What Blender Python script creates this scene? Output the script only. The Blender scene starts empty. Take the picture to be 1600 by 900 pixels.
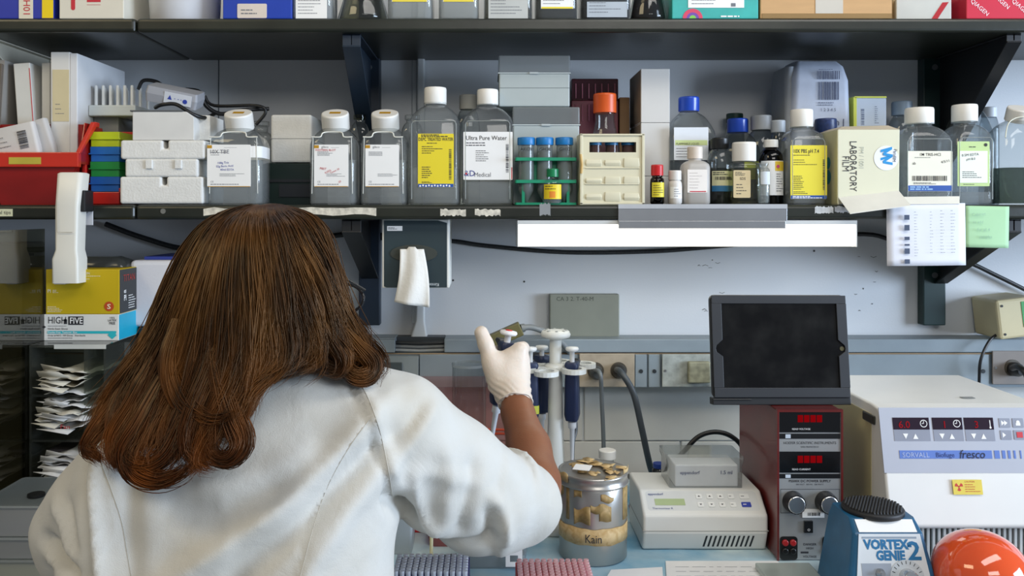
import bpy, bmesh, math, random
import numpy as np
from mathutils import Vector, Matrix, Euler
random.seed(7)
SC = bpy.context.scene
COL = SC.collection
PI = math.pi
# ---------------------------------------------------------------- camera (level, looking along +Y)
F = 1323.0; CX = 760.0; CY = 330.0; CZ = 1.46
cam_d = bpy.data.cameras.new('camera')
cam = bpy.data.objects.new('camera', cam_d); COL.objects.link(cam)
cam.location = (0, 0, CZ); cam.rotation_euler = (PI/2, 0, 0)
cam_d.sensor_width = 36.0; cam_d.lens = 36.0*F/1600.0
cam_d.shift_x = (800-CX)/1600.0; cam_d.shift_y = (CY-450)/1600.0
cam_d.clip_start = 0.02
SC.camera = cam
SC.view_settings.view_transform = 'Standard'; SC.view_settings.look = 'None'
SC.view_settings.exposure = 0.0; SC.view_settings.gamma = 1.0
SC.view_settings.use_curve_mapping = False
SC.cycles.transparent_max_bounces = 24
SC.cycles.max_bounces = 8
SC.cycles.sample_clamp_indirect = 6.0
# ---------------------------------------------------------------- light
w = bpy.data.worlds.new('room_ambience'); SC.world = w; w.use_nodes = True
w.node_tree.nodes['Background'].inputs[0].default_value = (0.80, 0.88, 1.0, 1)
w.node_tree.nodes['Background'].inputs[1].default_value = 0.20
def area(name, loc, target, sx, sy, power, col):
    l = bpy.data.lights.new(name, 'AREA'); l.shape = 'RECTANGLE'; l.size = sx; l.size_y = sy
    l.energy = power; l.color = col
    o = bpy.data.objects.new(name, l); COL.objects.link(o); o.location = loc
    o.rotation_euler = (Vector(target)-Vector(loc)).to_track_quat('-Z', 'Y').to_euler()
    return o
area('ceiling_panel_light', (0.9, 0.15, 2.9), (0.35, 1.35, 1.25), 1.8, 0.5, 21, (1.0, 0.97, 0.92))
area('ceiling_panel_light', (0.8, -2.2, 2.9), (0.3, 1.6, 1.4), 1.6, 0.6, 24, (1.0, 0.97, 0.92))
area('ceiling_panel_light', (-1.7, -0.1, 2.9), (-0.6, 1.4, 1.4), 1.2, 0.5, 15, (1.0, 0.82, 0.50))
area('window_light', (4.0, -0.3, 1.62), (0.8, 1.7, 1.45), 1.8, 1.3, 195, (0.66, 0.80, 1.0))

# ---------------------------------------------------------------- helpers
def X(px, d): return (px-CX)*d/F
def Z(py, d): return CZ-(py-CY)*d/F
def P(px, py, d): return Vector((X(px, d), d, Z(py, d)))
def L(px, d): return px*d/F
def lin(h):
    h = h.lstrip('#'); c = [int(h[i:i+2], 16)/255 for i in (0, 2, 4)]
    return tuple(((x+0.055)/1.055)**2.4 if x > 0.04045 else x/12.92 for x in c)
_M = {}
def nt(name):
    m = bpy.data.materials.new(name); m.use_nodes = True
    t = m.node_tree; t.nodes.clear()
    out = t.nodes.new('ShaderNodeOutputMaterial')
    return m, t, out
def mat(h, rough=0.5, metal=0.0, var=0.06, scale=18.0, bump=0.0, bscale=120.0, spec=0.5, em=0.0, stretch=None, sss=0.0, coat=0.0):
    key = ('p', h, rough, metal, var, scale, bump, bscale, spec, em, stretch, sss, coat)
    if key in _M: return _M[key]
    m, t, out = nt('surface_'+h.lstrip('#'))
    b = t.nodes.new('ShaderNodeBsdfPrincipled'); t.links.new(b.outputs[0], out.inputs[0])
    c = lin(h)
    b.inputs['Roughness'].default_value = rough; b.inputs['Metallic'].default_value = metal
    b.inputs['Specular IOR Level'].default_value = spec
    if coat: b.inputs['Coat Weight'].default_value = coat
    if sss:
        b.inputs['Subsurface Weight'].default_value = sss
        b.inputs['Subsurface Radius'].default_value = (0.01, 0.005, 0.003)
    tc = t.nodes.new('ShaderNodeTexCoord'); mp = t.nodes.new('ShaderNodeMapping')
    t.links.new(tc.outputs['Object'], mp.inputs[0])
    if stretch: mp.inputs['Scale'].default_value = stretch
    if var:
        n = t.nodes.new('ShaderNodeTexNoise'); n.inputs['Scale'].default_value = scale; n.inputs['Detail'].default_value = 5
        t.links.new(mp.outputs[0], n.inputs['Vector'])
        r = t.nodes.new('ShaderNodeMapRange'); r.inputs[1].default_value = 0.3; r.inputs[2].default_value = 0.7
        r.inputs[3].default_value = 1-var; r.inputs[4].default_value = 1+var
        t.links.new(n.outputs[0], r.inputs[0])
        v = t.nodes.new('ShaderNodeVectorMath'); v.operation = 'SCALE'; v.inputs[0].default_value = c
        t.links.new(r.outputs[0], v.inputs['Scale']); t.links.new(v.outputs[0], b.inputs['Base Color'])
    else:
        b.inputs['Base Color'].default_value = (*c, 1)
    if bump:
        n2 = t.nodes.new('ShaderNodeTexNoise'); n2.inputs['Scale'].default_value = bscale; n2.inputs['Detail'].default_value = 4
        t.links.new(mp.outputs[0], n2.inputs['Vector'])
        bp = t.nodes.new('ShaderNodeBump'); bp.inputs['Strength'].default_value = bump; bp.inputs['Distance'].default_value = 0.002
        t.links.new(n2.outputs[0], bp.inputs['Height']); t.links.new(bp.outputs[0], b.inputs['Normal'])
    if em:
        b.inputs['Emission Color'].default_value = (*c, 1); b.inputs['Emission Strength'].default_value = em
    _M[key] = m; return m
def clear(h='eef2f2', ior=1.45, rough=0.03, edge=0.55, haze=0.0, hz='dfe6e8'):
    """clear plastic or glass wall: lets light through, mirrors at grazing angles, denser seen edge-on"""
    key = ('c', h, ior, rough, edge, haze, hz)
    if key in _M: return _M[key]
    m, t, out = nt('clear_'+h.lstrip('#'))
    tr = t.nodes.new('ShaderNodeBsdfTransparent'); gl = t.nodes.new('ShaderNodeBsdfGlossy')
    gl.inputs['Roughness'].default_value = rough
    fr = t.nodes.new('ShaderNodeFresnel'); fr.inputs[0].default_value = ior
    geo = t.nodes.new('ShaderNodeNewGeometry')
    # same Fresnel on both faces of the thin wall
    ab = t.nodes.new('ShaderNodeMix'); ab.data_type = 'VECTOR'
    lw = t.nodes.new('ShaderNodeLayerWeight'); lw.inputs[0].default_value = 0.35
    pw = t.nodes.new('ShaderNodeMath'); pw.operation = 'POWER'; pw.inputs[1].default_value = 2.0
    t.links.new(lw.outputs['Facing'], pw.inputs[0])
    c = lin(h)
    mx = t.nodes.new('ShaderNodeMix'); mx.data_type = 'RGBA'
    mx.inputs['A'].default_value = (*c, 1); mx.inputs['B'].default_value = (c[0]*edge, c[1]*edge, c[2]*edge, 1)
    t.links.new(pw.outputs[0], mx.inputs['Factor']); t.links.new(mx.outputs['Result'], tr.inputs[0])
    r0 = ((ior-1)/(ior+1))**2
    sc = t.nodes.new('ShaderNodeMath'); sc.operation = 'MULTIPLY_ADD'; sc.inputs[1].default_value = 1-r0; sc.inputs[2].default_value = r0
    p5 = t.nodes.new('ShaderNodeMath'); p5.operation = 'POWER'; p5.inputs[1].default_value = 4.0
    lw2 = t.nodes.new('ShaderNodeLayerWeight'); lw2.inputs[0].default_value = 0.5
    t.links.new(lw2.outputs['Facing'], p5.inputs[0]); t.links.new(p5.outputs[0], sc.inputs[0])
    mix = t.nodes.new('ShaderNodeMixShader'); t.links.new(sc.outputs[0], mix.inputs[0])
    base = tr
    if haze:
        df = t.nodes.new('ShaderNodeBsdfDiffuse'); df.inputs[0].default_value = (*lin(hz), 1)
        tl = t.nodes.new('ShaderNodeBsdfTranslucent'); tl.inputs[0].default_value = (*lin(hz), 1)
        ms = t.nodes.new('ShaderNodeMixShader'); ms.inputs[0].default_value = 0.4
        t.links.new(df.outputs[0], ms.inputs[1]); t.links.new(tl.outputs[0], ms.inputs[2])
        m2 = t.nodes.new('ShaderNodeMixShader'); m2.inputs[0].default_value = haze
        t.links.new(tr.outputs[0], m2.inputs[1]); t.links.new(ms.outputs[0], m2.inputs[2]); base = m2
    t.links.new(base.outputs[0], mix.inputs[1]); t.links.new(gl.outputs[0], mix.inputs[2])
    t.links.new(mix.outputs[0], out.inputs[0])
    for x in (fr, geo, ab): t.nodes.remove(x)
    _M[key] = m; return m
def emit(h, s):
    key = ('e', h, s)
    if key in _M: return _M[key]
    m, t, out = nt('glow_'+h); e = t.nodes.new('ShaderNodeEmission')
    e.inputs[0].default_value = (*lin(h), 1); e.inputs[1].default_value = s
    t.links.new(e.outputs[0], out.inputs[0]); _M[key] = m; return m

def rr(hw, hd, r, z, n=5, cx=0, cy=0):
    """rounded rectangle ring"""
    r = min(r, hw*0.999, hd*0.999); pts = []
    for q, (sx, sy) in enumerate(((1, 1), (-1, 1), (-1, -1), (1, -1))):
        for k in range(n+1):
            a = PI/2*q + PI/2*k/n
            pts.append((cx+sx*(hw-r)+r*math.cos(a), cy+sy*(hd-r)+r*math.sin(a), z))
    return pts
def circ(r, z, n=24, cx=0, cy=0, alt=0.0):
    return [(cx+(r*(1-alt*(k % 2)))*math.cos(2*PI*k/n), cy+(r*(1-alt*(k % 2)))*math.sin(2*PI*k/n), z) for k in range(n)]
class MB:
    def __init__(s): s.v = []; s.f = []; s.sm = []; s.M = None
    def add(s, vs, fs, smooth=False):
        b = len(s.v)
        if s.M is not None: vs = [tuple(s.M @ Vector(p)) for p in vs]
        s.v += [tuple(p) for p in vs]; s.f += [tuple(b+i for i in f) for f in fs]; s.sm += [smooth]*len(fs)
        return s
    def box(s, x0, x1, y0, y1, z0, z1):
        return s.add([(x, y, z) for z in (z0, z1) for y in (y0, y1) for x in (x0, x1)],
                     [(0, 2, 3, 1), (4, 5, 7, 6), (0, 1, 5, 4), (2, 6, 7, 3), (0, 4, 6, 2), (1, 3, 7, 5)])
    def loft(s, rings, cap0=True, cap1=True, smooth=True):
        n = len(rings[0]); vs = [p for r in rings for p in r]; fs = []
        for k in range(len(rings)-1):
            for i in range(n):
                j = (i+1) % n; fs.append((k*n+i, k*n+j, (k+1)*n+j, (k+1)*n+i))
        s.add(vs, fs, smooth)
        if cap0: s.add(rings[0], [tuple(reversed(range(n)))])
        if cap1: s.add(rings[-1], [tuple(range(n))])
        return s
    def lathe(s, prof, cx=0, cy=0, n=28, smooth=True, cap0=True, cap1=True):
        return s.loft([circ(max(r, 1e-5), z, n, cx, cy) for r, z in prof], cap0, cap1, smooth)
    def tube(s, pts, r, n=8, smooth=True):
        pts = [Vector(p) for p in pts]; rings = []; up = Vector((0, 0, 1)); prev = None
        for i, p in enumerate(pts):
            t = (pts[min(i+1, len(pts)-1)]-pts[max(i-1, 0)]).normalized()
            if prev is None:
                a = t.orthogonal().normalized()
            else:
                a = (prev - t*prev.dot(t)).normalized()
            prev = a; b = t.cross(a); rad = r[i] if isinstance(r, (list, tuple)) else r
            rings.append([tuple(p+(a*math.cos(2*PI*k/n)+b*math.sin(2*PI*k/n))*rad) for k in range(n)])
        return s.loft(rings, smooth=smooth)
    def prism(s, poly, y0, y1):
        """poly in xz, extruded along y"""
        n = len(poly)
        vs = [(x, y0, z) for x, z in poly]+[(x, y1, z) for x, z in poly]
        return s.add(vs, [tuple(range(n)), tuple(reversed(range(n, 2*n)))]+[(i, i+n, (i+1) % n+n, (i+1) % n) for i in range(n)])
    def prismx(s, poly, x0, x1):
        """poly in yz, extruded along x"""
        n = len(poly)
        vs = [(x0, y, z) for y, z in poly]+[(x1, y, z) for y, z in poly]
        return s.add(vs, [tuple(range(n)), tuple(reversed(range(n, 2*n)))]+[(i, i+n, (i+1) % n+n, (i+1) % n) for i in range(n)])
    def prismz(s, poly, z0, z1):
        n = len(poly)
        return s.loft([[(x, y, z0) for x, y in poly], [(x, y, z1) for x, y in poly]], smooth=False)
    def disc(s, cx, cz, r, y, n=20, th=0.0004, sx=1.0):
        """flat round patch facing -y"""
        return s.prism([(cx+sx*r*math.cos(2*PI*k/n), cz+r*math.sin(2*PI*k/n)) for k in range(n)], y-th, y)
    def text(s, body, size, x, z, y, align='LEFT', sx=1.0, th=0.0002, rot=0.0, bold=0.0, mirror=False):
        """lettering standing in the xz plane, read from -y; size = cap height"""
        c = bpy.data.curves.new('t', 'FONT'); c.body = body; c.size = 1.0; k_ = size*1.40; c.align_x = align
        c.resolution_u = 2; c.extrude = 0; c.offset = bold*0.45
        o = bpy.data.objects.new('t', c); me = bpy.data.meshes.new_from_object(o)
        ca, sa = math.cos(rot), math.sin(rot)
        vs = []
        for v in me.vertices:
            px, pz = v.co.x*sx*k_, v.co.y*k_
            vs.append((x+px*ca-pz*sa, y-th, z+px*sa+pz*ca))
        s.add(vs, [tuple(p.vertices) for p in me.polygons])
        bpy.data.meshes.remove(me); bpy.data.objects.remove(o); bpy.data.curves.remove(c)
        return s
    def lines(s, x0, x1, z0, z1, rows, y, h=None, fill=0.85, seed=1, th=0.0002):
        """rows of small print as word-length dashes"""
        rnd = random.Random(seed); dz = (z1-z0)/rows; h = h or dz*0.42
        for k in range(rows):
            z = z1-(k+0.5)*dz; x = x0; end = x0+(x1-x0)*(rnd.uniform(0.45, 1.0) if fill < 1 else 1)
            while x < end-h:
                wd = min(h*rnd.uniform(1.2, 4.5), end-x)
                s.add([(x, y-th, z-h/2), (x+wd, y-th, z-h/2), (x+wd, y-th, z+h/2), (x, y-th, z+h/2)], [(0, 1, 2, 3)])
                x += wd+h*0.7
        return s
    def bars(s, x0, x1, z0, z1, n, y, vert=True, seed=3, th=0.0002):
        rnd = random.Random(seed); ws = [rnd.uniform(0.4, 1.6) for _ in range(2*n)]; tot = sum(ws); a = x0 if vert else z0
        sp = (x1-x0) if vert else (z1-z0)
        for i, q in enumerate(ws):
            b = a+q/tot*sp
            if i % 2 == 0:
                if vert: s.add([(a, y-th, z0), (b, y-th, z0), (b, y-th, z1), (a, y-th, z1)], [(0, 1, 2, 3)])
                else: s.add([(x0, y-th, a), (x1, y-th, a), (x1, y-th, b), (x0, y-th, b)], [(0, 1, 2, 3)])
            a = b
        return s
    def patch(s, x0, x1, z0, z1, y, th=0.0002):
        return s.add([(x0, y-th, z0), (x1, y-th, z0), (x1, y-th, z1), (x0, y-th, z1)], [(0, 1, 2, 3)])
def obj(name, mb, m, parent=None, bevel=0.0, label=None, loc=None, rot=None, seg=2):
    me = bpy.data.meshes.new(name); me.from_pydata(mb.v, [], mb.f); me.update()
    me.polygons.foreach_set('use_smooth', mb.sm)
    me.materials.append(m)
    o = bpy.data.objects.new(name, me); COL.objects.link(o)
    if parent is not None: o.parent = parent
    if loc is not None: o.location = loc
    if rot is not None: o.rotation_euler = rot
    if bevel:
        b = o.modifiers.new('edge', 'BEVEL'); b.width = bevel; b.segments = seg; b.limit_method = 'ANGLE'; b.angle_limit = 0.6
    if label: o['label'] = label
    return o
def tag(o, label, cat, group=None):
    o['label'] = label; o['category'] = cat
    if group: o['group'] = group
    return o
def thing(name, label, cat, loc, rz=0.0, group=None, rot=None):
    o = bpy.data.objects.new(name, None); COL.objects.link(o); o.empty_display_size = 0.02
    o.location = loc; o.rotation_euler = rot or (0, 0, rz)
    return tag(o, label, cat, group)
def kids(o): return [c for c in bpy.data.objects if c.parent == o]
def dup(root, loc, label, rz=None, group=None, skip=()):
    def cp(o, par):
        c = o.copy(); COL.objects.link(c); c.parent = par
        for k in kids(o):
            if k.name.split('.')[0] not in skip: cp(k, c)
        return c
    r = cp(root, None); r.location = loc; r['label'] = label
    if rz is not None: r.rotation_euler = (0, 0, rz)
    if group: r['group'] = group
    return r
def structure(o): o['kind'] = 'structure'; return o
def smoothpath(pts, n=6):
    """Catmull-Rom through the points"""
    p = [Vector(q) for q in pts]; out = []
    for i in range(len(p)-1):
        a, b, c, d = p[max(i-1, 0)], p[i], p[i+1], p[min(i+2, len(p)-1)]
        for k in range(n):
            t = k/n
            out.append(0.5*((2*b)+(c-a)*t+(2*a-5*b+4*c-d)*t*t+(3*b-a-3*c+d)*t**3))
    out.append(p[-1]); return out

# ---------------------------------------------------------------- common materials
INK = mat('2b2b30', 0.7, var=0); RED_INK = mat('c02c38', 0.7, var=0); BLUE_INK = mat('2a3f9c', 0.6, var=0)
GREY_INK = mat('70737a', 0.7, var=0)
PAPER = mat('eeeeec', 0.75, var=0.02); WCAP = mat('e9e7e0', 0.42, var=0.02, sss=0.0)
GLASS = clear('f3f6f6', 1.5, 0.03, 0.45, 0.04, 'c8cfd2'); PLAST = clear('f6f8f8', 1.45, 0.05, 0.6, 0.12, 'd8dddf')
WATER = clear('f4f6f8', 1.33, 0.02, 0.8, 0.26, 'eef2f2')  # pale haze stands in for bright surroundings refracted by the liquid
# ================================================================= SETTING
YW = 1.75; ZB = 0.92; YS = 1.47; ZS = 1.4711; ZT = 1.7955
def wallmat():
    m, t, out = nt('painted_wall')
    b = t.nodes.new('ShaderNodeBsdfPrincipled'); t.links.new(b.outputs[0], out.inputs[0]); b.inputs['Roughness'].default_value = 0.55
    tc = t.nodes.new('ShaderNodeTexCoord'); n = t.nodes.new('ShaderNodeTexNoise'); n.inputs['Scale'].default_value = 3.0; n.inputs['Detail'].default_value = 8
    t.links.new(tc.outputs['Object'], n.inputs['Vector'])
    r = t.nodes.new('ShaderNodeValToRGB'); t.links.new(n.outputs[0], r.inputs[0])
    r.color_ramp.elements[0].color = (*lin('ced2d5'), 1); r.color_ramp.elements[1].color = (*lin('dadcde'), 1)
    n2 = t.nodes.new('ShaderNodeTexNoise'); n2.inputs['Scale'].default_value = 260; bp = t.nodes.new('ShaderNodeBump')
    bp.inputs['Strength'].default_value = 0.15; bp.inputs['Distance'].default_value = 0.001
    t.links.new(tc.outputs['Object'], n2.inputs['Vector']); t.links.new(n2.outputs[0], bp.inputs['Height']); t.links.new(bp.outputs[0], b.inputs['Normal'])
    t.links.new(r.outputs[0], b.inputs['Base Color'])
    return m
WALL = wallmat()
mb = MB(); mb.box(-2.4, 2.6, YW, YW+0.1, 0.0, 2.7)
structure(obj('wall_back', mb, WALL))
mb = MB()   # lower painted blocks with open joints, above the worktop
jz = Z(688, YW)
def blocks(z0, z1, off):
    x = -1.6+off
    while x < 2.0:
        mb.box(x+0.002, x+0.398, YW-0.006, YW+0.002, z0+0.0012, z1-0.0012); x += 0.4
blocks(0.80, jz, 0.0); blocks(jz, Z(605, 1.70)-0.001, 0.2)
structure(obj('trim_1', mb, mat('c9cac6', 0.4, var=0.03), bevel=0.0015))
mb = MB(); mb.box(-2.4, 2.6, -0.9, 1.85, -0.05, 0.0)
structure(obj('floor', mb, mat('8c8b85', 0.5, var=0.1)))
# vertical seam strips of the wall panelling
mb = MB(); mb.box(X(644, YW), X(652, YW), YW-0.006, YW, Z(505, YW), 2.5)
structure(obj('trim_2', mb, mat('c6cbcd', 0.5), bevel=0.002))
mb = MB(); mb.box(X(341, YW), X(342.5, YW), YW-0.001, YW, Z(505, YW), 2.5)
structure(obj('trim_3', mb, mat('5a6068', 0.5)))
# scribbles and screw holes on the wall under the lamp
mb = MB(); rnd = random.Random(5)
for cx, n in ((1100, 10), (1345, 8)):
    for k in range(n):
        x = X(cx+rnd.uniform(-10, 26), YW); z = Z(rnd.uniform(395, 490), YW); w_ = rnd.uniform(0.002, 0.012)
        mb.tube([(x, YW-0.0004, z), (x+w_/2, YW-0.0004, z+rnd.uniform(-.003, .003)), (x+w_, YW-0.0004, z)], 0.0005, 4)
for px, py in ((708, 438), (819, 440), (1274, 498), (1272, 392)):
    mb.disc(X(px, YW), Z(py, YW), 0.0022, YW-0.0002, 10)
structure(obj('trim_4', mb, mat('4a4a48', 0.8)))
# lab bench
def topmat():
    return mat('2b2d2c', 0.28, var=0.12, scale=8)
bench = thing('lab_bench', 'long dark lab bench along the wall carrying the instruments', 'bench', (0, 1.4, 0))
mb = MB(); mb.box(-1.6, 2.0, -0.33, 0.344, 0.888, 0.92); obj('worktop', mb, topmat(), bench, 0.003)
mb = MB(); mb.box(-1.6, 2.0, -0.27, 0.344, 0.08, 0.887); obj('cabinet_body', mb, mat('9c9a8e', 0.5), bench, 0.003)
mb = MB(); mb.box(-1.6, 2.0, -0.22, 0.344, 0.0, 0.079); obj('plinth', mb, mat('3b3b3a', 0.5), bench)
# blue absorbent bench paper, slightly rumpled
def bluemat():
    m, t, out = nt('blue_bench_paper')
    b = t.nodes.new('ShaderNodeBsdfPrincipled'); t.links.new(b.outputs[0], out.inputs[0]); b.inputs['Roughness'].default_value = 0.55
    tc = t.nodes.new('ShaderNodeTexCoord'); n = t.nodes.new('ShaderNodeTexNoise'); n.inputs['Scale'].default_value = 7; n.inputs['Detail'].default_value = 6
    t.links.new(tc.outputs['Object'], n.inputs['Vector']); r = t.nodes.new('ShaderNodeValToRGB'); t.links.new(n.outputs[0], r.inputs[0])
    e = r.color_ramp.elements; e[0].position = 0.35; e[0].color = (*lin('5f9cbd'), 1); e[1].position = 0.66; e[1].color = (*lin('cfe0e2'), 1)
    t.links.new(r.outputs[0], b.inputs['Base Color']); return m
mb = MB(); nx, ny = 70, 26; x0, x1, y0, y1 = -0.42, 0.62, 1.085, 1.70
vs = []; rnd = random.Random(11)
for j in range(ny+1):
    for i in range(nx+1):
        x = x0+(x1-x0)*i/nx; y = y0+(y1-y0)*j/ny
        vs.append((x, y, ZB+0.0006+0.0010*max(0, math.sin(x*37+y*21)*math.sin(y*55-x*13))))
fs = [(j*(nx+1)+i, j*(nx+1)+i+1, (j+1)*(nx+1)+i+1, (j+1)*(nx+1)+i) for j in range(ny) for i in range(nx)]
mb.add(vs, fs, True)
tag(obj('bench_paper', mb, bluemat()), 'blue and white absorbent paper spread over the bench top', 'bench liner')
ZBP = ZB+0.0016

# ---------------------------------------------------------------- shelves
SHM = mat('23261f', 0.35, var=0.25, scale=14, bump=0.1, bscale=60)
SHB = mat('2b3440', 0.35, var=0.25, scale=10, bump=0.1, bscale=50)
def board(name, label, x0, x1, z0, z1, m, r=0.006):
    mb = MB(); mb.box(x0, x1, YS, YW-0.002, z0, z1)
    return tag(obj(name, mb, m, bevel=r, seg=3), label, 'shelf')
xj = X(212, YS)
board('shelf_board', 'upper black shelf board at the left end, left of the joint', -1.5, xj-0.001, ZT-0.0245, ZT, SHM)
board('shelf_board', 'long upper black shelf board across the top of the picture', xj+0.001, 1.6, ZT-0.0245, ZT, SHM)
board('shelf_board', 'lower black shelf board at the left end under the red bin', -1.5, xj-0.002, ZS-0.0255, ZS, SHM)
LB = board('shelf_board', 'long lower black shelf board carrying the row of bottles', xj, 1.6, ZS-0.0255, ZS, SHM)
# worn paint, tape and old label remnants on the lower shelf's front edge belong to the board
def edge(name, px0, px1, py0, py1, m, seed, rag=True, th=0.0006, label=None):
    rnd = random.Random(seed); n = 16; top = []; bot = []
    for k in range(n+1):
        x = X(px0+(px1-px0)*k/n, YS)
        j = 1.5 if rag else 0
        top.append((x, Z(py0+rnd.uniform(-j, j), YS))); bot.append((x, Z(py1+rnd.uniform(-j, j), YS)))
    mb = MB(); mb.prism(bot+top[::-1], YS-th, YS+0.0002); return obj(name, mb, m, LB, label=label)
TAPE = mat('cfcabb', 0.7, var=0.3, scale=120); 
edge('paper_remnant', 318, 588, 325, 336, TAPE, 2, label='torn white label strip')
edge('paper_remnant', 688, 728, 327, 337, TAPE, 3, label='scraped white label remnant')
edge('paper_remnant', 742, 782, 327, 337, TAPE, 4, label='scraped white label remnant')
edge('tape', 843, 860, 318, 336, mat('8d9092', 0.35), 5, label='grey tape strip')
edge('tape', 1273, 1302, 323, 333, mat('b9bcbd', 0.6, var=0.3, scale=90), 6, label='worn pale tape')
edge('tape', 1304, 1330, 323, 332, mat('9a9ea4', 0.6, var=0.3, scale=90), 7)
mb = MB(); mb.disc(X(255, YS), Z(330, YS), 0.0045, YS, 16, 0.0012); obj('screw', mb, mat('b5b5ae', 0.35, 0.9), LB)
LB0 = [o for o in bpy.data.objects if o.get('label', '').startswith('lower black shelf board at the left')][0]
mb = MB(); mb.box(X(-40, YS), X(20, YS), YS-0.0008, YS+0.0002, Z(338, YS), Z(326.5, YS)); lt = obj('label_strip', mb, mat('dfe3c4', 0.6), LB0)
mb = MB(); mb.text('al tips', 0.0062, X(17.5, YS), Z(334.5, YS), YS-0.0009, 'RIGHT'); obj('print', mb, INK, lt)
# ---------------------------------------------------------------- shelf brackets and wall rails
NAVY = mat('1f2c3a', 0.42, var=0.1); BLK = mat('17191b', 0.45, var=0.1); TANM = mat('b7b3a4', 0.5)
def rail(label, px0, px1, m):
    mb = MB(); a, b = X(px0, 1.73), X(px1, 1.73); mb.box(a, b, 1.725, YW, Z(508, 1.73), 2.3)
    o = tag(obj('wall_rail', mb, m, bevel=0.002), label, 'rail')
    for zz in (Z(105, 1.725), Z(430, 1.725)):
        mb = MB(); mb.disc((a+b)/2, zz, 0.006, 1.7252, 12, 0.0016); obj('bolt', mb, mat('8e9296', 0.4, 0.8), o)
    return a, b
a1, b1 = rail('dark upright wall rail behind the row of bottles and the tissue box', 561, 594, NAVY)
a2, b2 = rail('dark upright wall rail near the right end of the shelves', 1441, 1476, mat('14302f', 0.4, var=0.15))
def bracket(label, xc, ztop, drop, m, side=0.003, tip=0.02, reach=0.27, flw=0.026):
    y0 = YW-0.025-reach+0.03
    t = thing('shelf_bracket', label, 'bracket', (xc, 1.724, ztop))
    a = 1.724
    mb = MB(); mb.prismx([(0, 0), (y0-a, 0), (y0-a, -tip), (0, -drop)], -side/2, side/2); obj('web', mb, m, t, 0.0008)
    mb = MB(); mb.box(-flw/2, flw/2, y0-a, 0, -0.003, -0.0002)
    e = MB(); 
    # sloping lower flange
    n = Vector((0, -drop+tip, 0)); 
    dy, dz = -(y0-a), -drop+tip; ln = math.hypot(dy, dz)
    px_, pz_ = -dz/ln*0.003, dy/ln*0.003
    mb.add([(-flw/2, y0-a, -tip), (flw/2, y0-a, -tip), (flw/2, 0, -drop), (-flw/2, 0, -drop),
            (-flw/2, y0-a-px_, -tip-pz_), (flw/2, y0-a-px_, -tip-pz_), (flw/2, -px_, -drop-pz_), (-flw/2, -px_, -drop-pz_)],
           [(0, 1, 2, 3), (7, 6, 5, 4), (0, 4, 5, 1), (1, 5, 6, 2), (2, 6, 7, 3), (3, 7, 4, 0)])
    mb.box(-flw/2, flw/2, y0-a, y0-a+0.003, -tip-0.002, 0)
    obj('flange', mb, m, t, 0.0008)
    return t
bracket('dark steel bracket under the upper shelf between the two capped bottle groups', (a1+b1)/2+0.002, ZT-0.0247, 0.20, NAVY, flw=0.032)
bracket('large dark triangular bracket under the upper shelf at right', (a2+b2)/2+0.012, ZT-0.0247, 0.23, BLK, 0.004, 0.012)
bracket('dark steel bracket under the lower shelf left of the tissue box', (a1+b1)/2+0.002, ZS-0.0257, 0.12, BLK, flw=0.034)
bracket('dark bracket under the lower shelf behind the hanging paper sheet', (a2+b2)/2+0.012, ZS-0.0257, 0.13, BLK, 0.004)
bracket('pale metal bracket under the upper shelf at the far left', X(78, 1.73), ZT-0.0247, 0.12, TANM, 0.003, 0.008)
mb = MB(); mb.box(X(66, 1.73), X(92, 1.73), 1.725, YW, 1.45, 2.3); tag(obj('wall_rail', mb, TANM, bevel=0.002), 'pale upright wall rail behind the boxes at far left', 'rail')
# ================================================================= BOTTLES AND BOXES
def zl(py, d, base=ZS): return Z(py, d)-base
def plate(parent, x0, x1, z0, z1, y, m, name='label', th=0.0005, r=0.0, label=None):
    mb = MB()
    if r:
        pts = [(p[0], p[1]) for p in rr((x1-x0)/2, (z1-z0)/2, r, 0, 3, (x0+x1)/2, (z0+z1)/2)]
        mb.prism(pts[::-1], y-th, y+0.0002)
    else: mb.box(x0, x1, y-th, y+0.0002, z0, z1)
    return obj(name, mb, m, parent, label=label)
def put(parent, fn, m, name='print', label=None):
    mb = MB(); fn(mb); return obj(name, mb, m, parent, label=label)
def wrap(mb, r):
    out = []
    for x, y, z in mb.v:
        a = x/r; rad = r-y
        out.append((rad*math.sin(a), -rad*math.cos(a), z))
    mb.v = out; return mb
def arc_label(parent, r, x0, x1, z0, z1, m, name='label', off=0.0005, label=None):
    mb = MB(); n = 14
    for k in range(n):
        a = x0+(x1-x0)*k/n; b = x0+(x1-x0)*(k+1)/n
        mb.add([(a, -off, z0), (b, -off, z0), (b, -off, z1), (a, -off, z1)], [(0, 1, 2, 3)], True)
    wrap(mb, r); return obj(name, mb, m, parent, label=label)
def knurl_cap(parent, r, h, z, m, tilt=0.0, y=0.0, name='cap', label=None, n=56, alt=0.035):
    mb = MB()
    mb.loft([circ(r*0.97, 0, n), circ(r, 0.0008, n, alt=alt), circ(r, h*0.88, n, alt=alt), circ(r*0.985, h*0.90, n), circ(r*0.96, h*0.985, n), circ(r*0.90, h, n)])
    return obj(name, mb, m, parent, loc=(0, y, z), rot=(tilt, 0, 0), label=label)
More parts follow.
